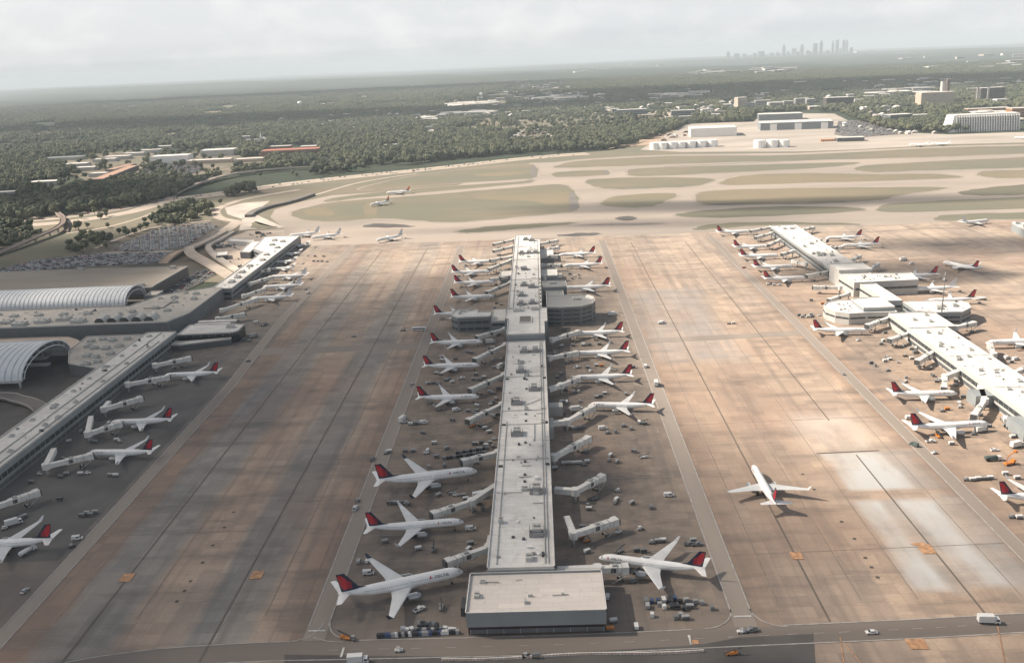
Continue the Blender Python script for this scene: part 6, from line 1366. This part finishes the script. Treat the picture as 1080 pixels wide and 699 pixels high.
for i, (px, py, w_, d_, h, rf_, lb) in enumerate(((69, 169.5, 110, 40, 9, 'hangar_blue', 'pale greenish long roof at the edge of the western woods'), (82, 176.5, 60, 34, 9, 'roof_white', 'white roof below the pale greenish long roof'), (92, 180.5, 50, 30, 9, 'roof_white', 'small bright white roof left of the rust-brown sheds'), (105, 186.5, 40, 24, 8, 'roof_white', 'small pale roof at the near end of the rust-brown sheds'), (48, 196, 60, 30, 9, 'roof_white', 'white building with small annex among the western trees'), (112, 171, 60, 30, 8, 'roof_white', 'white roof in the yards above the rust-brown sheds'), (125, 168.5, 70, 34, 9, 'roof_cream', 'pale cream roof in the yards, second above the sheds'), (142, 165, 60, 30, 9, 'roof_white', 'white roof in the yards near the treeline'), (160, 161.5, 60, 30, 9, 'roof_grey', 'grey roof at the back of the yards'), (175, 157, 50, 30, 8, 'roof_white', 'white roof deepest into the trees behind the yards'), (5, 207, 50, 24, 8, 'roof_white', 'pale low building at the western edge among trees'), (258, 146.6, 40, 26, 8, 'roof_white', 'white roof beside the church west of the red-roofed building'), (266, 150, 40, 20, 8, 'roof_cream', 'pale roof just below the church'), (412, 155.5, 40, 20, 7, 'roof_white', 'white roof in the woods above the grassy slope'), (452, 136, 30, 18, 7, 'roof_white', 'small white roof beside the far clearing'), (458, 133.5, 24, 18, 7, 'roof_white', 'second small white roof beside the far clearing'))):
    T('warehouse' if w_ > 45 else 'house', lb, 'building', px, py, w_, d_, h, 5, 'wall_pale', rf_)
# church, water towers
x, y, z = Gc(276, 151); root = empty('church', (x, y, 0)); mb = MB(); mb.box(-10, 0, -.3, 10, 30, 10); mb.build('wall', 'wall_white', root); mb = MB(); side_prism(mb, [(-10.5, 10.02), (10.5, 10.02), (0, 17)], -.5, 30.5); mb.build('roof', 'roof_grey', root); mb = MB(); mb.box(-3, -4, -.3, 3, -.02, 18); mb.tube([(0, -2, 18.02), (0, -2, 33)], [3, .15], 8, smooth=False); mb.build('steeple', 'wall_white', root); BOX.append((270, 282, 151, 3)); tag(root, 'white church with pointed steeple at the edge of the woods', 'church')
for px, py, hh, rr_, lb in ((317, 114.5, 40, 14, 'white bulb water tower rising from the far western woods'), (508, 106, 44, 10, 'white cylindrical water tower in the small town beyond the woods'), (891, 133.5, 12, 8, 'squat white tank beside the grey hangar')):
    x, y, z = Gc(px, py); root = empty('water_tower', (x, y, z)); mb = MB(); mb.tube([(0, 0, -.5), (0, 0, hh*.6)], [rr_*.35, rr_*.25] if hh > 20 else rr_*.8, 12); mb.build('stem', 'wall_white', root)
    mb = MB(); mb.tube([(0, 0, hh*.56), (0, 0, hh*.66), (0, 0, hh*.9), (0, 0, hh)], [rr_*.4, rr_, rr_, rr_*.2], 20); mb.build('tank', 'tank_white', root); tag(root, lb, 'water tower')
# scattered small buildings of the towns
brng = random.Random(5)
def scatter(n, poly, lb, wr, hr, cat='building', nm='house', walls=('wall_white', 'wall_pale', 'wall_tan', 'wall_pale')):
    xs = [p[0] for p in poly]; ys = [p[1] for p in poly]; k = 0; tries = 0
    while k < n and tries < n*60:
        tries += 1
        px, py = brng.uniform(min(xs), max(xs)), brng.uniform(min(ys), max(ys))
        if not inpoly([px], [py], poly)[0]: continue
        x, y, z = Gc(px, py); w_ = brng.uniform(*wr); d_ = w_*brng.uniform(.5, .9); h = brng.uniform(*hr); rz = brng.uniform(-25, 25); wl_ = brng.choice(walls); rf_ = brng.choice(['roof_white', 'roof_white', 'roof_cream', 'roof_grey', 'roof_dirty', 'roof_brown'])
        kk = proj((x, y, z))[2]; BOX.append((px-w_*kk/2, px+w_*kk/2, py, h*kk))
        root = empty(nm, (x, y, z), R(rz)); mb = MB(); mb.box(-w_/2, -d_/2, -.5, w_/2, d_/2, h); mb.build('wall', wl_, root); mb = MB()
        if w_ < 30: side_prism(mb, [(-w_/2-.5, h+.01), (w_/2+.5, h+.01), (0, h+w_*.22)], -d_/2-.5, d_/2+.5)
        else: mb.box(-w_/2-.4, -d_/2-.4, h+.01, w_/2+.4, d_/2+.4, h+1.2)
        mb.build('roof', rf_, root); mb = MB(); mb.box(-w_/2*.9, -d_/2-.2, h*.35, w_/2*.9, -d_/2-.02, h*.75); mb.build('window_band', 'window_band', root)
        tag(root, lb, cat, lb); k += 1
scatter(46, [(500, 107), (520, 98), (545, 88), (566, 82), (600, 90), (608, 98), (640, 103), (600, 109), (540, 110)], 'pale building in the small town on the rise beyond the middle woods', (22, 60), (6, 16))
scatter(14, [(478, 110), (520, 108), (515, 112), (475, 113)], 'long pale roof in the strip just below the small town', (60, 120), (7, 10), nm='warehouse')
scatter(10, [(470, 120), (520, 117), (520, 120), (470, 122)], 'white roof among the trees below the small town', (60, 110), (7, 10), nm='warehouse')
scatter(12, [(440, 122), (470, 120), (465, 128), (430, 128)], 'dull roof hidden in the middle woods', (30, 60), (6, 9))
scatter(22, [(566, 104), (635, 101), (640, 104), (566, 107)], 'pale roof in the long strip east of the small town', (40, 90), (7, 12), nm='warehouse')
scatter(12, [(688, 101), (735, 99), (735, 103), (690, 104)], 'pale roof in the strip west of the white pitched warehouse', (40, 90), (7, 12), nm='warehouse')
scatter(26, [(724, 78.5), (760, 74), (836, 73), (836, 77.5), (730, 79.5)], 'pale block in the long white row far below the skyline', (70, 160), (10, 26), nm='warehouse')
scatter(14, [(940, 57), (1075, 50), (1078, 72), (950, 74)], 'white fleck of a building on the far plain east of the skyline', (80, 160), (10, 26), nm='warehouse')
scatter(20, [(530, 148), (560, 138), (600, 139), (585, 146), (550, 151)], 'house in the clearing above the grassy slope', (10, 16), (4, 6), walls=('wall_tan', 'wall_brown', 'wall_pale'))
scatter(14, [(900, 118), (935, 112), (960, 112), (930, 126), (905, 124)], 'pale house among trees beside the glass block', (14, 28), (5, 9))
scatter(22, [(700, 112), (770, 108), (800, 118), (760, 124), (730, 118)], 'pale house among trees around the grey office block', (18, 44), (5, 9))
scatter(16, [(910, 97), (975, 94), (975, 99), (915, 101)], 'white roof in the strip behind the tan hotel', (50, 110), (8, 12), nm='warehouse')
scatter(12, [(1000, 120), (1060, 116), (1078, 128), (1066, 134)], 'pale roof between the finned slab and the orange blocks', (30, 60), (6, 12))
scatter(30, [(20, 130), (200, 105), (360, 100), (470, 112), (460, 150), (350, 145), (200, 140), (60, 165)], 'house roof showing between the trees of the western woods', (14, 24), (5, 7))
scatter(26, [(470, 120), (640, 110), (700, 108), (690, 116), (560, 130), (470, 134)], 'house roof showing between the trees of the middle woods', (16, 30), (5, 8))
scatter(40, [(560, 100), (720, 92), (1000, 84), (1075, 90), (1000, 112), (760, 118), (640, 118)], 'small pale roof breaking through the woods of the eastern half', (22, 50), (6, 11))
scatter(24, [(250, 112), (560, 100), (640, 108), (600, 118), (300, 132)], 'small pale roof breaking through the central woods', (20, 42), (6, 10))
scatter(24, [(760, 120), (900, 92), (1075, 84), (1075, 96), (960, 108), (830, 101)], 'pale roof among the trees around the eastern office buildings', (24, 60), (6, 12))
scatter(26, [(760, 58.5), (925, 52), (925, 57), (800, 61)], 'low pale building spread round the foot of the far skyline', (120, 260), (18, 50), nm='city_block')
scatter(10, [(560, 66), (720, 60), (740, 70), (600, 78)], 'white speck of a building in the far hazy woods', (90, 160), (10, 20), nm='warehouse')
scatter(12, [(838, 85), (1040, 80), (1060, 92), (850, 92)], 'pale speck of a building in the dark belt of woods', (50, 90), (8, 12), nm='warehouse')
scatter(16, [(905, 134), (935, 138), (990, 141), (960, 142), (915, 139)], 'white trailer or shed along the back of the cargo apron', (8, 15), (3, 4), nm='shed')
scatter(10, [(692, 144), (720, 136), (726, 143), (700, 149)], 'rust or pale hut in the work yard behind the tanks', (8, 16), (3, 5), nm='shed', walls=('wall_brick', 'wall_orange', 'wall_tan'))

# ---- distant skyline
SKY = [(768, 53, 4, 'skyline_pale', 0), (777, 55.5, 6, 'skyline_grey', 0), (803, 52, 7, 'skyline_grey', 0), (814, 54.5, 4, 'skyline_grey', 0), (820, 54, 4, 'skyline_pale', 0), (827, 46.5, 3.6, 'skyline_grey', 1), (831, 52, 3, 'skyline_pale', 0), (837.5, 48, 5, 'skyline_grey', 0), (846, 46, 4, 'skyline_grey', 1), (852, 51, 4, 'skyline_pale', 0), (860, 45, 5, 'skyline_grey', 0), (866.5, 40, 3.6, 'skyline_grey', 2), (873, 51, 4, 'skyline_grey', 0), (878.8, 42, 2.6, 'skyline_grey', 1), (883.3, 41, 3.6, 'skyline_grey', 0), (886.5, 48, 2.6, 'skyline_pale', 0), (890.2, 41, 2.6, 'skyline_grey', 0), (893.4, 41, 2.8, 'skyline_grey', 1), (898, 46.5, 3, 'skyline_grey', 0), (841, 53, 5, 'skyline_pale', 0), (856, 53.5, 5, 'skyline_grey', 0), (870, 54, 5, 'skyline_pale', 0), (903, 52, 5, 'skyline_grey', 0), (910, 53, 6, 'skyline_grey', 0), (796, 55, 4, 'skyline_grey', 0), (785, 56, 5, 'skyline_pale', 0)]
names = {11: 'tallest pointed tower of the hazy far skyline', 5: 'slim stepped tower at the western end of the hazy skyline cluster', 10: 'broad tower just left of the tallest one in the hazy skyline', 13: 'slim tower at the left of the eastern pair group in the hazy skyline', 14: 'tall flat-topped tower in the eastern group of the hazy skyline', 16: 'left twin of the two close towers at the east of the hazy skyline', 17: 'right twin of the two close towers at the east of the hazy skyline', 8: 'stepped tower midway along the hazy skyline', 7: 'wide flat tower beside the western slim one in the hazy skyline', 2: 'wide low block standing apart at the west of the hazy skyline', 0: 'westernmost slim block of the hazy skyline', 18: 'shorter tower just east of the twins in the hazy skyline'}
for i, (px, ptop, wpx, mt, sty) in enumerate(SKY):
    ptop = ptop if ptop < 43 or i in (5, 8, 10) else ptop+(57.5-ptop)*.3
    D = 23000+((i*37) % 9)*220; d = fw*FPX+rt*(px-540)-up*(ptop-349.5); t = D/math.hypot(d.x, d.y); x, y = d.x*t, d.y*t; ztop = CAM_H+d.z*t; zb = -(D*D)/(2*EARTH)-4; wm = wpx*D/FPX*.78; h = (ztop-zb)*.93
    root = empty('skyscraper', (x, y, zb)); mb = MB()
    if sty == 0: mb.box(-wm/2, -wm*.4, 0, wm/2, wm*.4, h)
    elif sty == 1: mb.box(-wm/2, -wm*.4, 0, wm/2, wm*.4, h*.82); mb.box(-wm*.3, -wm*.3, h*.82, wm*.3, wm*.3, h)
    else: mb.box(-wm/2, -wm*.4, 0, wm/2, wm*.4, h*.72); mb.box(-wm*.36, -wm*.36, h*.72, wm*.36, wm*.36, h*.84); mb.tube([(0, 0, h*.84), (0, 0, h)], [wm*.3, .5], 4, smooth=False)
    mb.build('tower', mt, root)
    for k in range(6):
        f = MB(); f.box(-wm*.46, -wm*.4-.6, h*(.08+k*.11), wm*.46, -wm*.4-.05, h*(.08+k*.11)+h*.06); f.build('window_band', 'window_band', root)
    lb = names.get(i, 'low grey block between the towers of the hazy far skyline'); tag(root, lb, 'skyscraper', 'towers of the far skyline')
# ================================================================== TREES
def ico():
    t = (1+5**.5)/2; v = [(-1, t, 0), (1, t, 0), (-1, -t, 0), (1, -t, 0), (0, -1, t), (0, 1, t), (0, -1, -t), (0, 1, -t), (t, 0, -1), (t, 0, 1), (-t, 0, -1), (-t, 0, 1)]
    f = [(0, 11, 5), (0, 5, 1), (0, 1, 7), (0, 7, 10), (0, 10, 11), (1, 5, 9), (5, 11, 4), (11, 10, 2), (10, 7, 6), (7, 1, 8), (3, 9, 4), (3, 4, 2), (3, 2, 6), (3, 6, 8), (3, 8, 9), (4, 9, 5), (2, 4, 11), (6, 2, 10), (8, 6, 7), (9, 8, 1)]
    v = [np.array(p)/np.linalg.norm(p) for p in v]; mid = {}; nf = []
    def m(a, b_):
        k = (min(a, b_), max(a, b_))
        if k not in mid: p = v[a]+v[b_]; v.append(p/np.linalg.norm(p)); mid[k] = len(v)-1
        return mid[k]
    for a, b_, c in f:
        x, y, z = m(a, b_), m(b_, c), m(c, a); nf += [(a, x, z), (b_, y, x), (c, z, y), (x, y, z)]
    return np.array(v), nf
IV, IF = ico()
def add_crown(mb, r_, cx, cy, z0, Rr, H, lobes=9, leaves=34):
    for k in range(lobes):
        a = r_.uniform(0, 6.28); q = math.sqrt(r_.random())*.62 if k else 0; zz = r_.uniform(.22, .72) if k else .6
        c = np.array((cx+math.cos(a)*q*Rr, cy+math.sin(a)*q*Rr, z0+H*zz)); lr = Rr*r_.uniform(.34, .56)
        dsp = np.array([r_.uniform(.62, 1.22) for _ in IV])[:, None]
        mb.add([tuple(p) for p in c+IV*dsp*np.array((lr, lr, lr*.85))], IF, 0, False)
        for _ in range(leaves):
            d = np.array([r_.gauss(0, 1) for _ in range(3)]); d /= np.linalg.norm(d); p = c+d*lr*r_.uniform(.85, 1.3)*np.array((1, 1, .85)); t1 = np.array([r_.gauss(0, 1) for _ in range(3)]); t1 /= np.linalg.norm(t1); t2 = np.cross(d, t1); s = r_.uniform(.35, .8)
            mb.add([tuple(p+t1*s), tuple(p+t2*s), tuple(p-t1*s*.8), tuple(p-t2*s*.9)], [(0, 1, 2, 3)], 0, False)
tr = random.Random(21)
def trunk_mb(r_, H):
    mb = MB(); mb.tube([(0, 0, -.4), (.1, .05, H*.25), (.0, .1, H*.6)], [.42, .32, .16], 7)
    for k in range(4):
        a = r_.uniform(0, 6.28); z = H*r_.uniform(.25, .42); mb.tube([(.05, .05, z), (math.cos(a)*1.6, math.sin(a)*1.6, z+1.8), (math.cos(a)*2.7, math.sin(a)*2.7, z+3.4)], [.16, .11, .05], 5)
    return mb
TREES = []
for k in range(5):
    H = [12, 14, 10, 16, 13][k]; Rr = [5.2, 5.0, 4.6, 5.4, 6.2][k]; r_ = random.Random(100+k)
    mb = MB(); add_crown(mb, r_, 0, 0, H*.12, Rr, H*.86, 8+k % 3)
    root = empty('broadleaf_tree'); trunk_mb(r_, H).build('trunk', 'trunk_bark', root); cr_ = mb.build('crown', 'leaves', root); TREES.append((root, cr_))
# forest positions, drawn in the photo's wooded parts
CLEAR = [([(-300, 250), (0, 231.5), (60, 228.5), (110, 221), (160, 212.6), (185, 206), (216, 193), (249, 185), (302, 178.6), (345, 175), (385, 175), (400, 177), (440, 173), (463, 170), (500, 166), (540, 163), (590, 161), (650, 157), (692, 145), (722, 133), (724, 130.5), (790, 129), (800, 118), (880, 118), (905, 128), (940, 138), (1000, 140.5), (1080, 138), (1400, 125), (1400, 900), (-300, 900)], 0),
         ([(47, 207), (75, 193), (82, 197), (62, 211)], 0), ([(40, 200), (56, 200), (56, 190), (40, 190)], .25), ([(52, 176), (75, 165), (150, 155), (165, 160), (210, 157), (245, 152), (252, 166), (285, 165), (285, 173), (275, 179), (215, 189), (150, 190), (100, 200), (70, 200), (60, 190), (100, 176)], .07),
         ([(283, 166.5), (283, 155), (333, 153), (334, 166.5)], 0), ([(466, 136), (500, 133), (560, 132.6), (590, 136), (545, 141), (480, 141)], .06), ([(540, 128), (600, 123), (680, 117), (722, 114), (724, 126), (700, 131), (640, 138), (570, 140)], .12), ([(530, 148), (560, 138), (600, 139), (585, 147), (550, 152)], .35),
         ([(495, 108), (520, 97), (545, 87), (566, 81), (604, 89), (612, 98), (642, 101), (642, 106), (600, 110), (500, 114)], .30), ([(470, 117), (522, 116), (522, 122.5), (470, 123)], .35), ([(690, 100), (745, 96), (745, 101), (700, 107)], .3), ([(770, 116.5), (770, 104), (860, 100), (902, 101), (902, 113), (860, 114.5)], .28), ([(965, 113.5), (965, 97), (1005, 97), (1005, 113)], 0), ([(1005, 139), (1005, 117), (1080, 113), (1100, 139)], .12), ([(930, 131), (932, 117), (978, 116), (978, 127)], .3), ([(1028, 110), (1028, 92), (1070, 92), (1070, 112)], .1), ([(880, 132), (880, 119), (900, 112), (912, 126)], .25), ([(724, 80), (760, 73), (838, 72), (838, 78)], .2), ([(890, 100), (980, 93), (980, 97), (900, 103)], .4)]
erng = random.Random(77)
for i in range(54):
    ex, ey = erng.uniform(10, 1070), erng.uniform(84, 146)
    if ey > 150-.03*ex or inpoly([ex], [ey], CLEAR[0][0])[0]: continue
    k_ = max(.25, (ey-60)/90); rx_, ry_ = erng.uniform(9, 28)*k_, erng.uniform(2.2, 4.6)*k_; el = [(ex+rx_*math.cos(a)*erng.uniform(.7, 1.2), ey-.046*rx_*math.cos(a)+ry_*math.sin(a)) for a in np.linspace(0, 2*math.pi, 11, endpoint=False)]
    CLEAR.append((el, .04)); zc_ = [Gc(*q) for q in el]; mb = MB(); mb.add([(a, b_, c+.3) for a, b_, c in zc_][::-1], [tuple(range(11))]); o = mb.build('clearing', erng.choice(['grass_field', 'town_ground', 'grass_dry', 'town_ground'])); o['kind'] = 'structure'
ADD = [[(-60, 262), (0, 241), (22, 241.5), (45, 247), (30, 254), (0, 264), (-60, 285)], [(72, 262), (88, 251), (112, 246), (116, 251), (108, 259), (86, 268), (66, 270)], [(118, 249), (134, 242), (160, 233), (190, 223), (205, 218), (226, 216.5), (228, 219), (214, 225), (222, 228), (205, 234), (166, 239), (130, 249)], [(237, 208.5), (240, 203.6), (268, 199), (271, 203.6), (252, 206.6)], [(327, 184), (330, 178), (383, 174.6), (386, 179.6), (340, 186.5)], [(78, 243), (84, 242), (96, 240), (92, 243)], [(110, 263), (116, 262.5), (140, 248), (150, 244), (132, 248), (108, 259)], [(150, 216), (185, 207.5), (190, 204), (160, 210), (130, 216), (100, 220), (60, 226), (76, 226.6)], [(0, 232), (40, 229), (40, 231), (0, 234)]]
SOLO = [(309, 184.5), (275, 187.3), (313, 186.6), (395, 175), (106, 231), (112, 229), (100, 226.6), (114, 240), (112, 228), (404, 173.6), (250, 206), (233, 216), (168, 221), (86, 231)]
def keep(px, py):
    p = np.ones(px.shape)
    for pl, k in CLEAR:
        m = inpoly(px, py, pl); p[m] = np.minimum(p[m], k)
    for pl in ADD: p[inpoly(px, py, pl)] = 1
    return p
def sector(n, d0, d1):
    d = np.sqrt(rng.uniform(d0*d0, d1*d1, n)); a = rng.uniform(-.66, .60, n); return np.stack([d*np.sin(a), d*np.cos(a), -d*d/(2*EARTH)], 1)
def projv(P):
    v = P-np.array(CAMP); k = FPX/(v@np.array(fw)); return 540+k*(v@np.array(rt)), 349.5-k*(v@np.array(up))
def clumpy(P, s, seed):
    """Smooth random field, for openings in the woods."""
    q = np.random.default_rng(seed); f = np.zeros(len(P))
    for k in range(8):
        a = q.uniform(0, 6.28); wv = s*q.uniform(.6, 1.8); f += np.sin((P[:, 0]*math.cos(a)+P[:, 1]*math.sin(a))/wv+q.uniform(0, 6.28))
    return f/8
P1 = sector(74000, 950, 3300); u, v = projv(P1); kp = keep(u, v)*np.where(clumpy(P1, 60, 1) < -.33, .25, 1); m_ = (rng.uniform(0, 1, len(P1)) < kp) & (u > -40) & (u < 1120) & (v > 0); P1 = P1[m_]
P2 = sector(52000, 3300, 9000); u, v = projv(P2); kp = keep(u, v)*np.where(clumpy(P2, 150, 2) < -.36, .15, 1); m_ = (rng.uniform(0, 1, len(P2)) < kp) & (u > -40) & (u < 1120); P2 = P2[m_]
def open_views(P, hgt):
    """Woods stand back from the fronts of buildings (yards, roads and lots there)."""
    u, v = projv(P); k = FPX/((P-np.array(CAMP))@np.array(fw)); hp = hgt*k; ok = np.ones(len(P), bool)
    for x0, x1, yb, hb in BOX:
        ok &= ~((u > x0-hp*.35) & (u < x1+hp*.35) & (v > yb-.6*hb) & (v-hp < yb-hb*.35) & (v < yb+hp))
    return ok
for a_, b_ in (((103, 193.5), (141, 178.5)), ((116, 183), (140, 176.5))): 
    for t in np.linspace(0, 1, 9): BOX.append((a_[0]+(b_[0]-a_[0])*t-4, a_[0]+(b_[0]-a_[0])*t+4, a_[1]+(b_[1]-a_[1])*t+2, 4))
for bx in ((686, 834, 158.5, 8), (775, 835, 137, 10), (1010, 1062, 139, 14)): BOX.append(bx)
P1 = P1[open_views(P1, 13)]; P2 = P2[open_views(P2, 13)]
order = np.argsort(P1[:, 0]**2+P1[:, 1]**2); P1 = P1[order]
solo = np.array([(*G(*q), 0) for q in SOLO])
NEAR = 250
ind = np.concatenate([solo, P1[:NEAR]]); P1 = P1[NEAR:]
def where(px, py):
    for pl, lb in zip(ADD, ('broadleaf tree in the dark wood at the photo edge by the railway', 'broadleaf tree in the dark grove between railway and car lots', 'broadleaf tree in the grove above the upper car lot', 'broadleaf tree in the small clump between highway and road loop', 'broadleaf tree in the planted block beside the far highway', 'broadleaf tree on the highway median', 'broadleaf tree in the strip along the upper car lot', 'broadleaf tree in the belt north of the highway', 'broadleaf tree on the verge of the highway at the photo edge')):
        if inpoly([px], [py], pl)[0]: return lb
    return 'broadleaf tree at the front edge of the great woods'
for i, p in enumerate(ind):
    k = i % 5
    if i < 5: o = TREES[k][0]
    else: o = copy_tree(TREES[k][0])
    s = tr.uniform(.75, 1.15); o.location = tuple(p); o.rotation_euler = (0, 0, tr.uniform(0, 6.28)); o.scale = (s, s, s*tr.uniform(.85, 1.1))
    px, py, _ = proj(p)
    lb = where(px, py)
    if i < len(solo): lb = 'lone broadleaf tree standing free on the grass beside the highway ramps'
    tag(o, lb, 'tree', lb)
# groves: masses of several crowns, shown far off
GROVES = []
for k in range(3):
    r_ = random.Random(300+k); mb = MB()
    for j in range(11): 
        a = r_.uniform(0, 6.28); q = math.sqrt(r_.random())*22; H = r_.uniform(9, 16); add_crown(mb, r_, math.cos(a)*q, math.sin(a)*q, H*.1, r_.uniform(4.5, 7), H*.9, 5, 10)
    x, y = P2[k*40][:2]; o = mb.build('woods', 'leaves'); o.location = tuple(P2[k*40]); tag(o, None, None, None, 'stuff'); GROVES.append(o)
def scatter_stuff(name, P, scl, idx, objs, label):
    me = bpy.data.meshes.new(name); me.vertices.add(len(P)); me.vertices.foreach_set('co', P.astype(np.float32).ravel())
    at = me.attributes.new('scl', 'FLOAT', 'POINT'); at.data.foreach_set('value', scl.astype(np.float32))
    ai = me.attributes.new('idx', 'INT', 'POINT'); ai.data.foreach_set('value', idx.astype(np.int32))
    ar = me.attributes.new('rz', 'FLOAT', 'POINT'); ar.data.foreach_set('value', rng.uniform(0, 6.28, len(P)).astype(np.float32))
    o = bpy.data.objects.new(name, me); COL.objects.link(o)
    g = bpy.data.node_groups.new(name, 'GeometryNodeTree'); g.interface.new_socket('Geometry', in_out='INPUT', socket_type='NodeSocketGeometry'); g.interface.new_socket('Geometry', in_out='OUTPUT', socket_type='NodeSocketGeometry')
    gi = g.nodes.new('NodeGroupInput'); go = g.nodes.new('NodeGroupOutput'); ip = g.nodes.new('GeometryNodeInstanceOnPoints'); jn = g.nodes.new('GeometryNodeJoinGeometry')
    for ob in objs:
        oi = g.nodes.new('GeometryNodeObjectInfo'); oi.transform_space = 'ORIGINAL'; oi.inputs['Object'].default_value = ob; oi.inputs['As Instance'].default_value = True; g.links.new(oi.outputs['Geometry'], jn.inputs[0])
    def na(nm, ty):
        n = g.nodes.new('GeometryNodeInputNamedAttribute'); n.data_type = ty; n.inputs['Name'].default_value = nm; return n.outputs[0]
    cx = g.nodes.new('ShaderNodeCombineXYZ'); g.links.new(na('rz', 'FLOAT'), cx.inputs[2])
    ip.inputs['Pick Instance'].default_value = True
    g.links.new(gi.outputs[0], ip.inputs['Points']); g.links.new(jn.outputs[0], ip.inputs['Instance']); g.links.new(na('idx', 'INT'), ip.inputs['Instance Index'])
    g.links.new(cx.outputs[0], ip.inputs['Rotation']); g.links.new(na('scl', 'FLOAT'), ip.inputs['Scale']); g.links.new(ip.outputs[0], go.inputs[0])
    md = o.modifiers.new('scatter', 'NODES'); md.node_group = g
    tag(o, label, None, None, 'stuff'); return o
scatter_stuff('woods', P1, rng.uniform(.8, 1.9, len(P1)), rng.integers(0, 5, len(P1)), [t[1] for t in TREES], 'great green woods stretching to the horizon')
scatter_stuff('woods', P2, rng.uniform(.8, 1.5, len(P2)), rng.integers(0, 3, len(P2)), GROVES, 'far woods fading into haze')

# ================================================================== CLOUDS AND HAZE
def volume_mat(name, col, dens, aniso):
    m = bpy.data.materials.new(name); m.use_nodes = True; t = m.node_tree; t.nodes.clear(); o = N(t, 'ShaderNodeOutputMaterial'); p = N(t, 'ShaderNodeVolumePrincipled')
    p.inputs['Color'].default_value = (*col, 1); p.inputs['Density'].default_value = dens; p.inputs['Anisotropy'].default_value = aniso
    t.links.new(p.outputs[0], o.inputs['Volume']); m.cycles.homogeneous_volume = True; MATS[name] = m
volume_mat('haze_air', (.80, .92, 1.0), 6.0e-5, .0)
volume_mat('cloud_vapour', (.98, .98, .98), .011, .6)
CLZ = 1300.0
off = np.array([-sd.x, -sd.y])/sd.z*CLZ
def cloud(sx, sy, rx, ry, th, rz=0, n=5, seed=0):
    """Unseen cumulus placed so its shadow falls round (sx, sy): overlapping soft lobes in one mass."""
    r_ = random.Random(seed); cx, cy = sx-off[0], sy-off[1]; mb = MB(); A = np.linspace(0, 2*math.pi, 40, endpoint=False); ph = [r_.uniform(0, 6.28) for _ in range(6)]
    rings = []
    for s, q in [(-(1-q_*q_)**1.5, q_) for q_ in (.12, .3, .45, .6, .72, .84, .93)]+[(0, 1.0)]+[((1-q_*q_)**1.5, q_) for q_ in (.93, .84, .72, .6, .45, .3, .12)]:
        ring = []
        for a in A:
            wv = 1+.13*math.sin(2*a+ph[0])+.11*math.sin(3*a+ph[1])+.08*math.sin(5*a+ph[2])+.05*math.sin(9*a+ph[3]+s); x, y = rx*q*wv*math.cos(a), ry*q*wv*math.sin(a)
            ring.append((cx+x*math.cos(rz)-y*math.sin(rz), cy+x*math.sin(rz)+y*math.cos(rz), CLZ+th*s*(1 if s > 0 else .6)))
        rings.append(ring)
    mb.loft(rings, 0); o = mb.build('cloud', 'cloud_vapour'); tag(o, 'soft unseen cumulus cloud casting shade on the ground', 'cloud', None, 'stuff'); return o
cloud(-340, 590, 430, 470, 120, 0, seed=1)
cloud(-230, 330, 300, 240, 45, .1, seed=2)
cloud(90, 260, 480, 240, 31, 0, seed=3)
cloud(260, 205, 330, 150, 60, 0, seed=18)  # unseen cloud added to darken the lower right ground
cloud(-22, 465, 150, 265, 44, 0, seed=16)
cloud(-70, 720, 150, 190, 30, 0, seed=17)
cloud(330, 1335, 420, 75, 62, -.08, seed=4)
cloud(100, 1215, 330, 60, 26, -.05, seed=14)
cloud(500, 1000, 190, 60, 70, -.1, seed=15)
cloud(335, 885, 140, 60, 90, .1, seed=5)
cloud(-620, 1080, 330, 260, 130, 0, seed=6)
cloud(-900, 4300, 2300, 560, 170, .05, seed=7)
cloud(1500, 5200, 2000, 1100, 170, -.1, seed=8)
cloud(-2500, 8500, 3000, 1100, 180, 0, seed=9)
cloud(-900, 1700, 480, 240, 90, .2, seed=10)
mb = MB(); mb.box(-52000, -3000, -420, 52000, 66000, 345); o = mb.build('haze', 'haze_air'); tag(o, None, None, None, 'stuff')
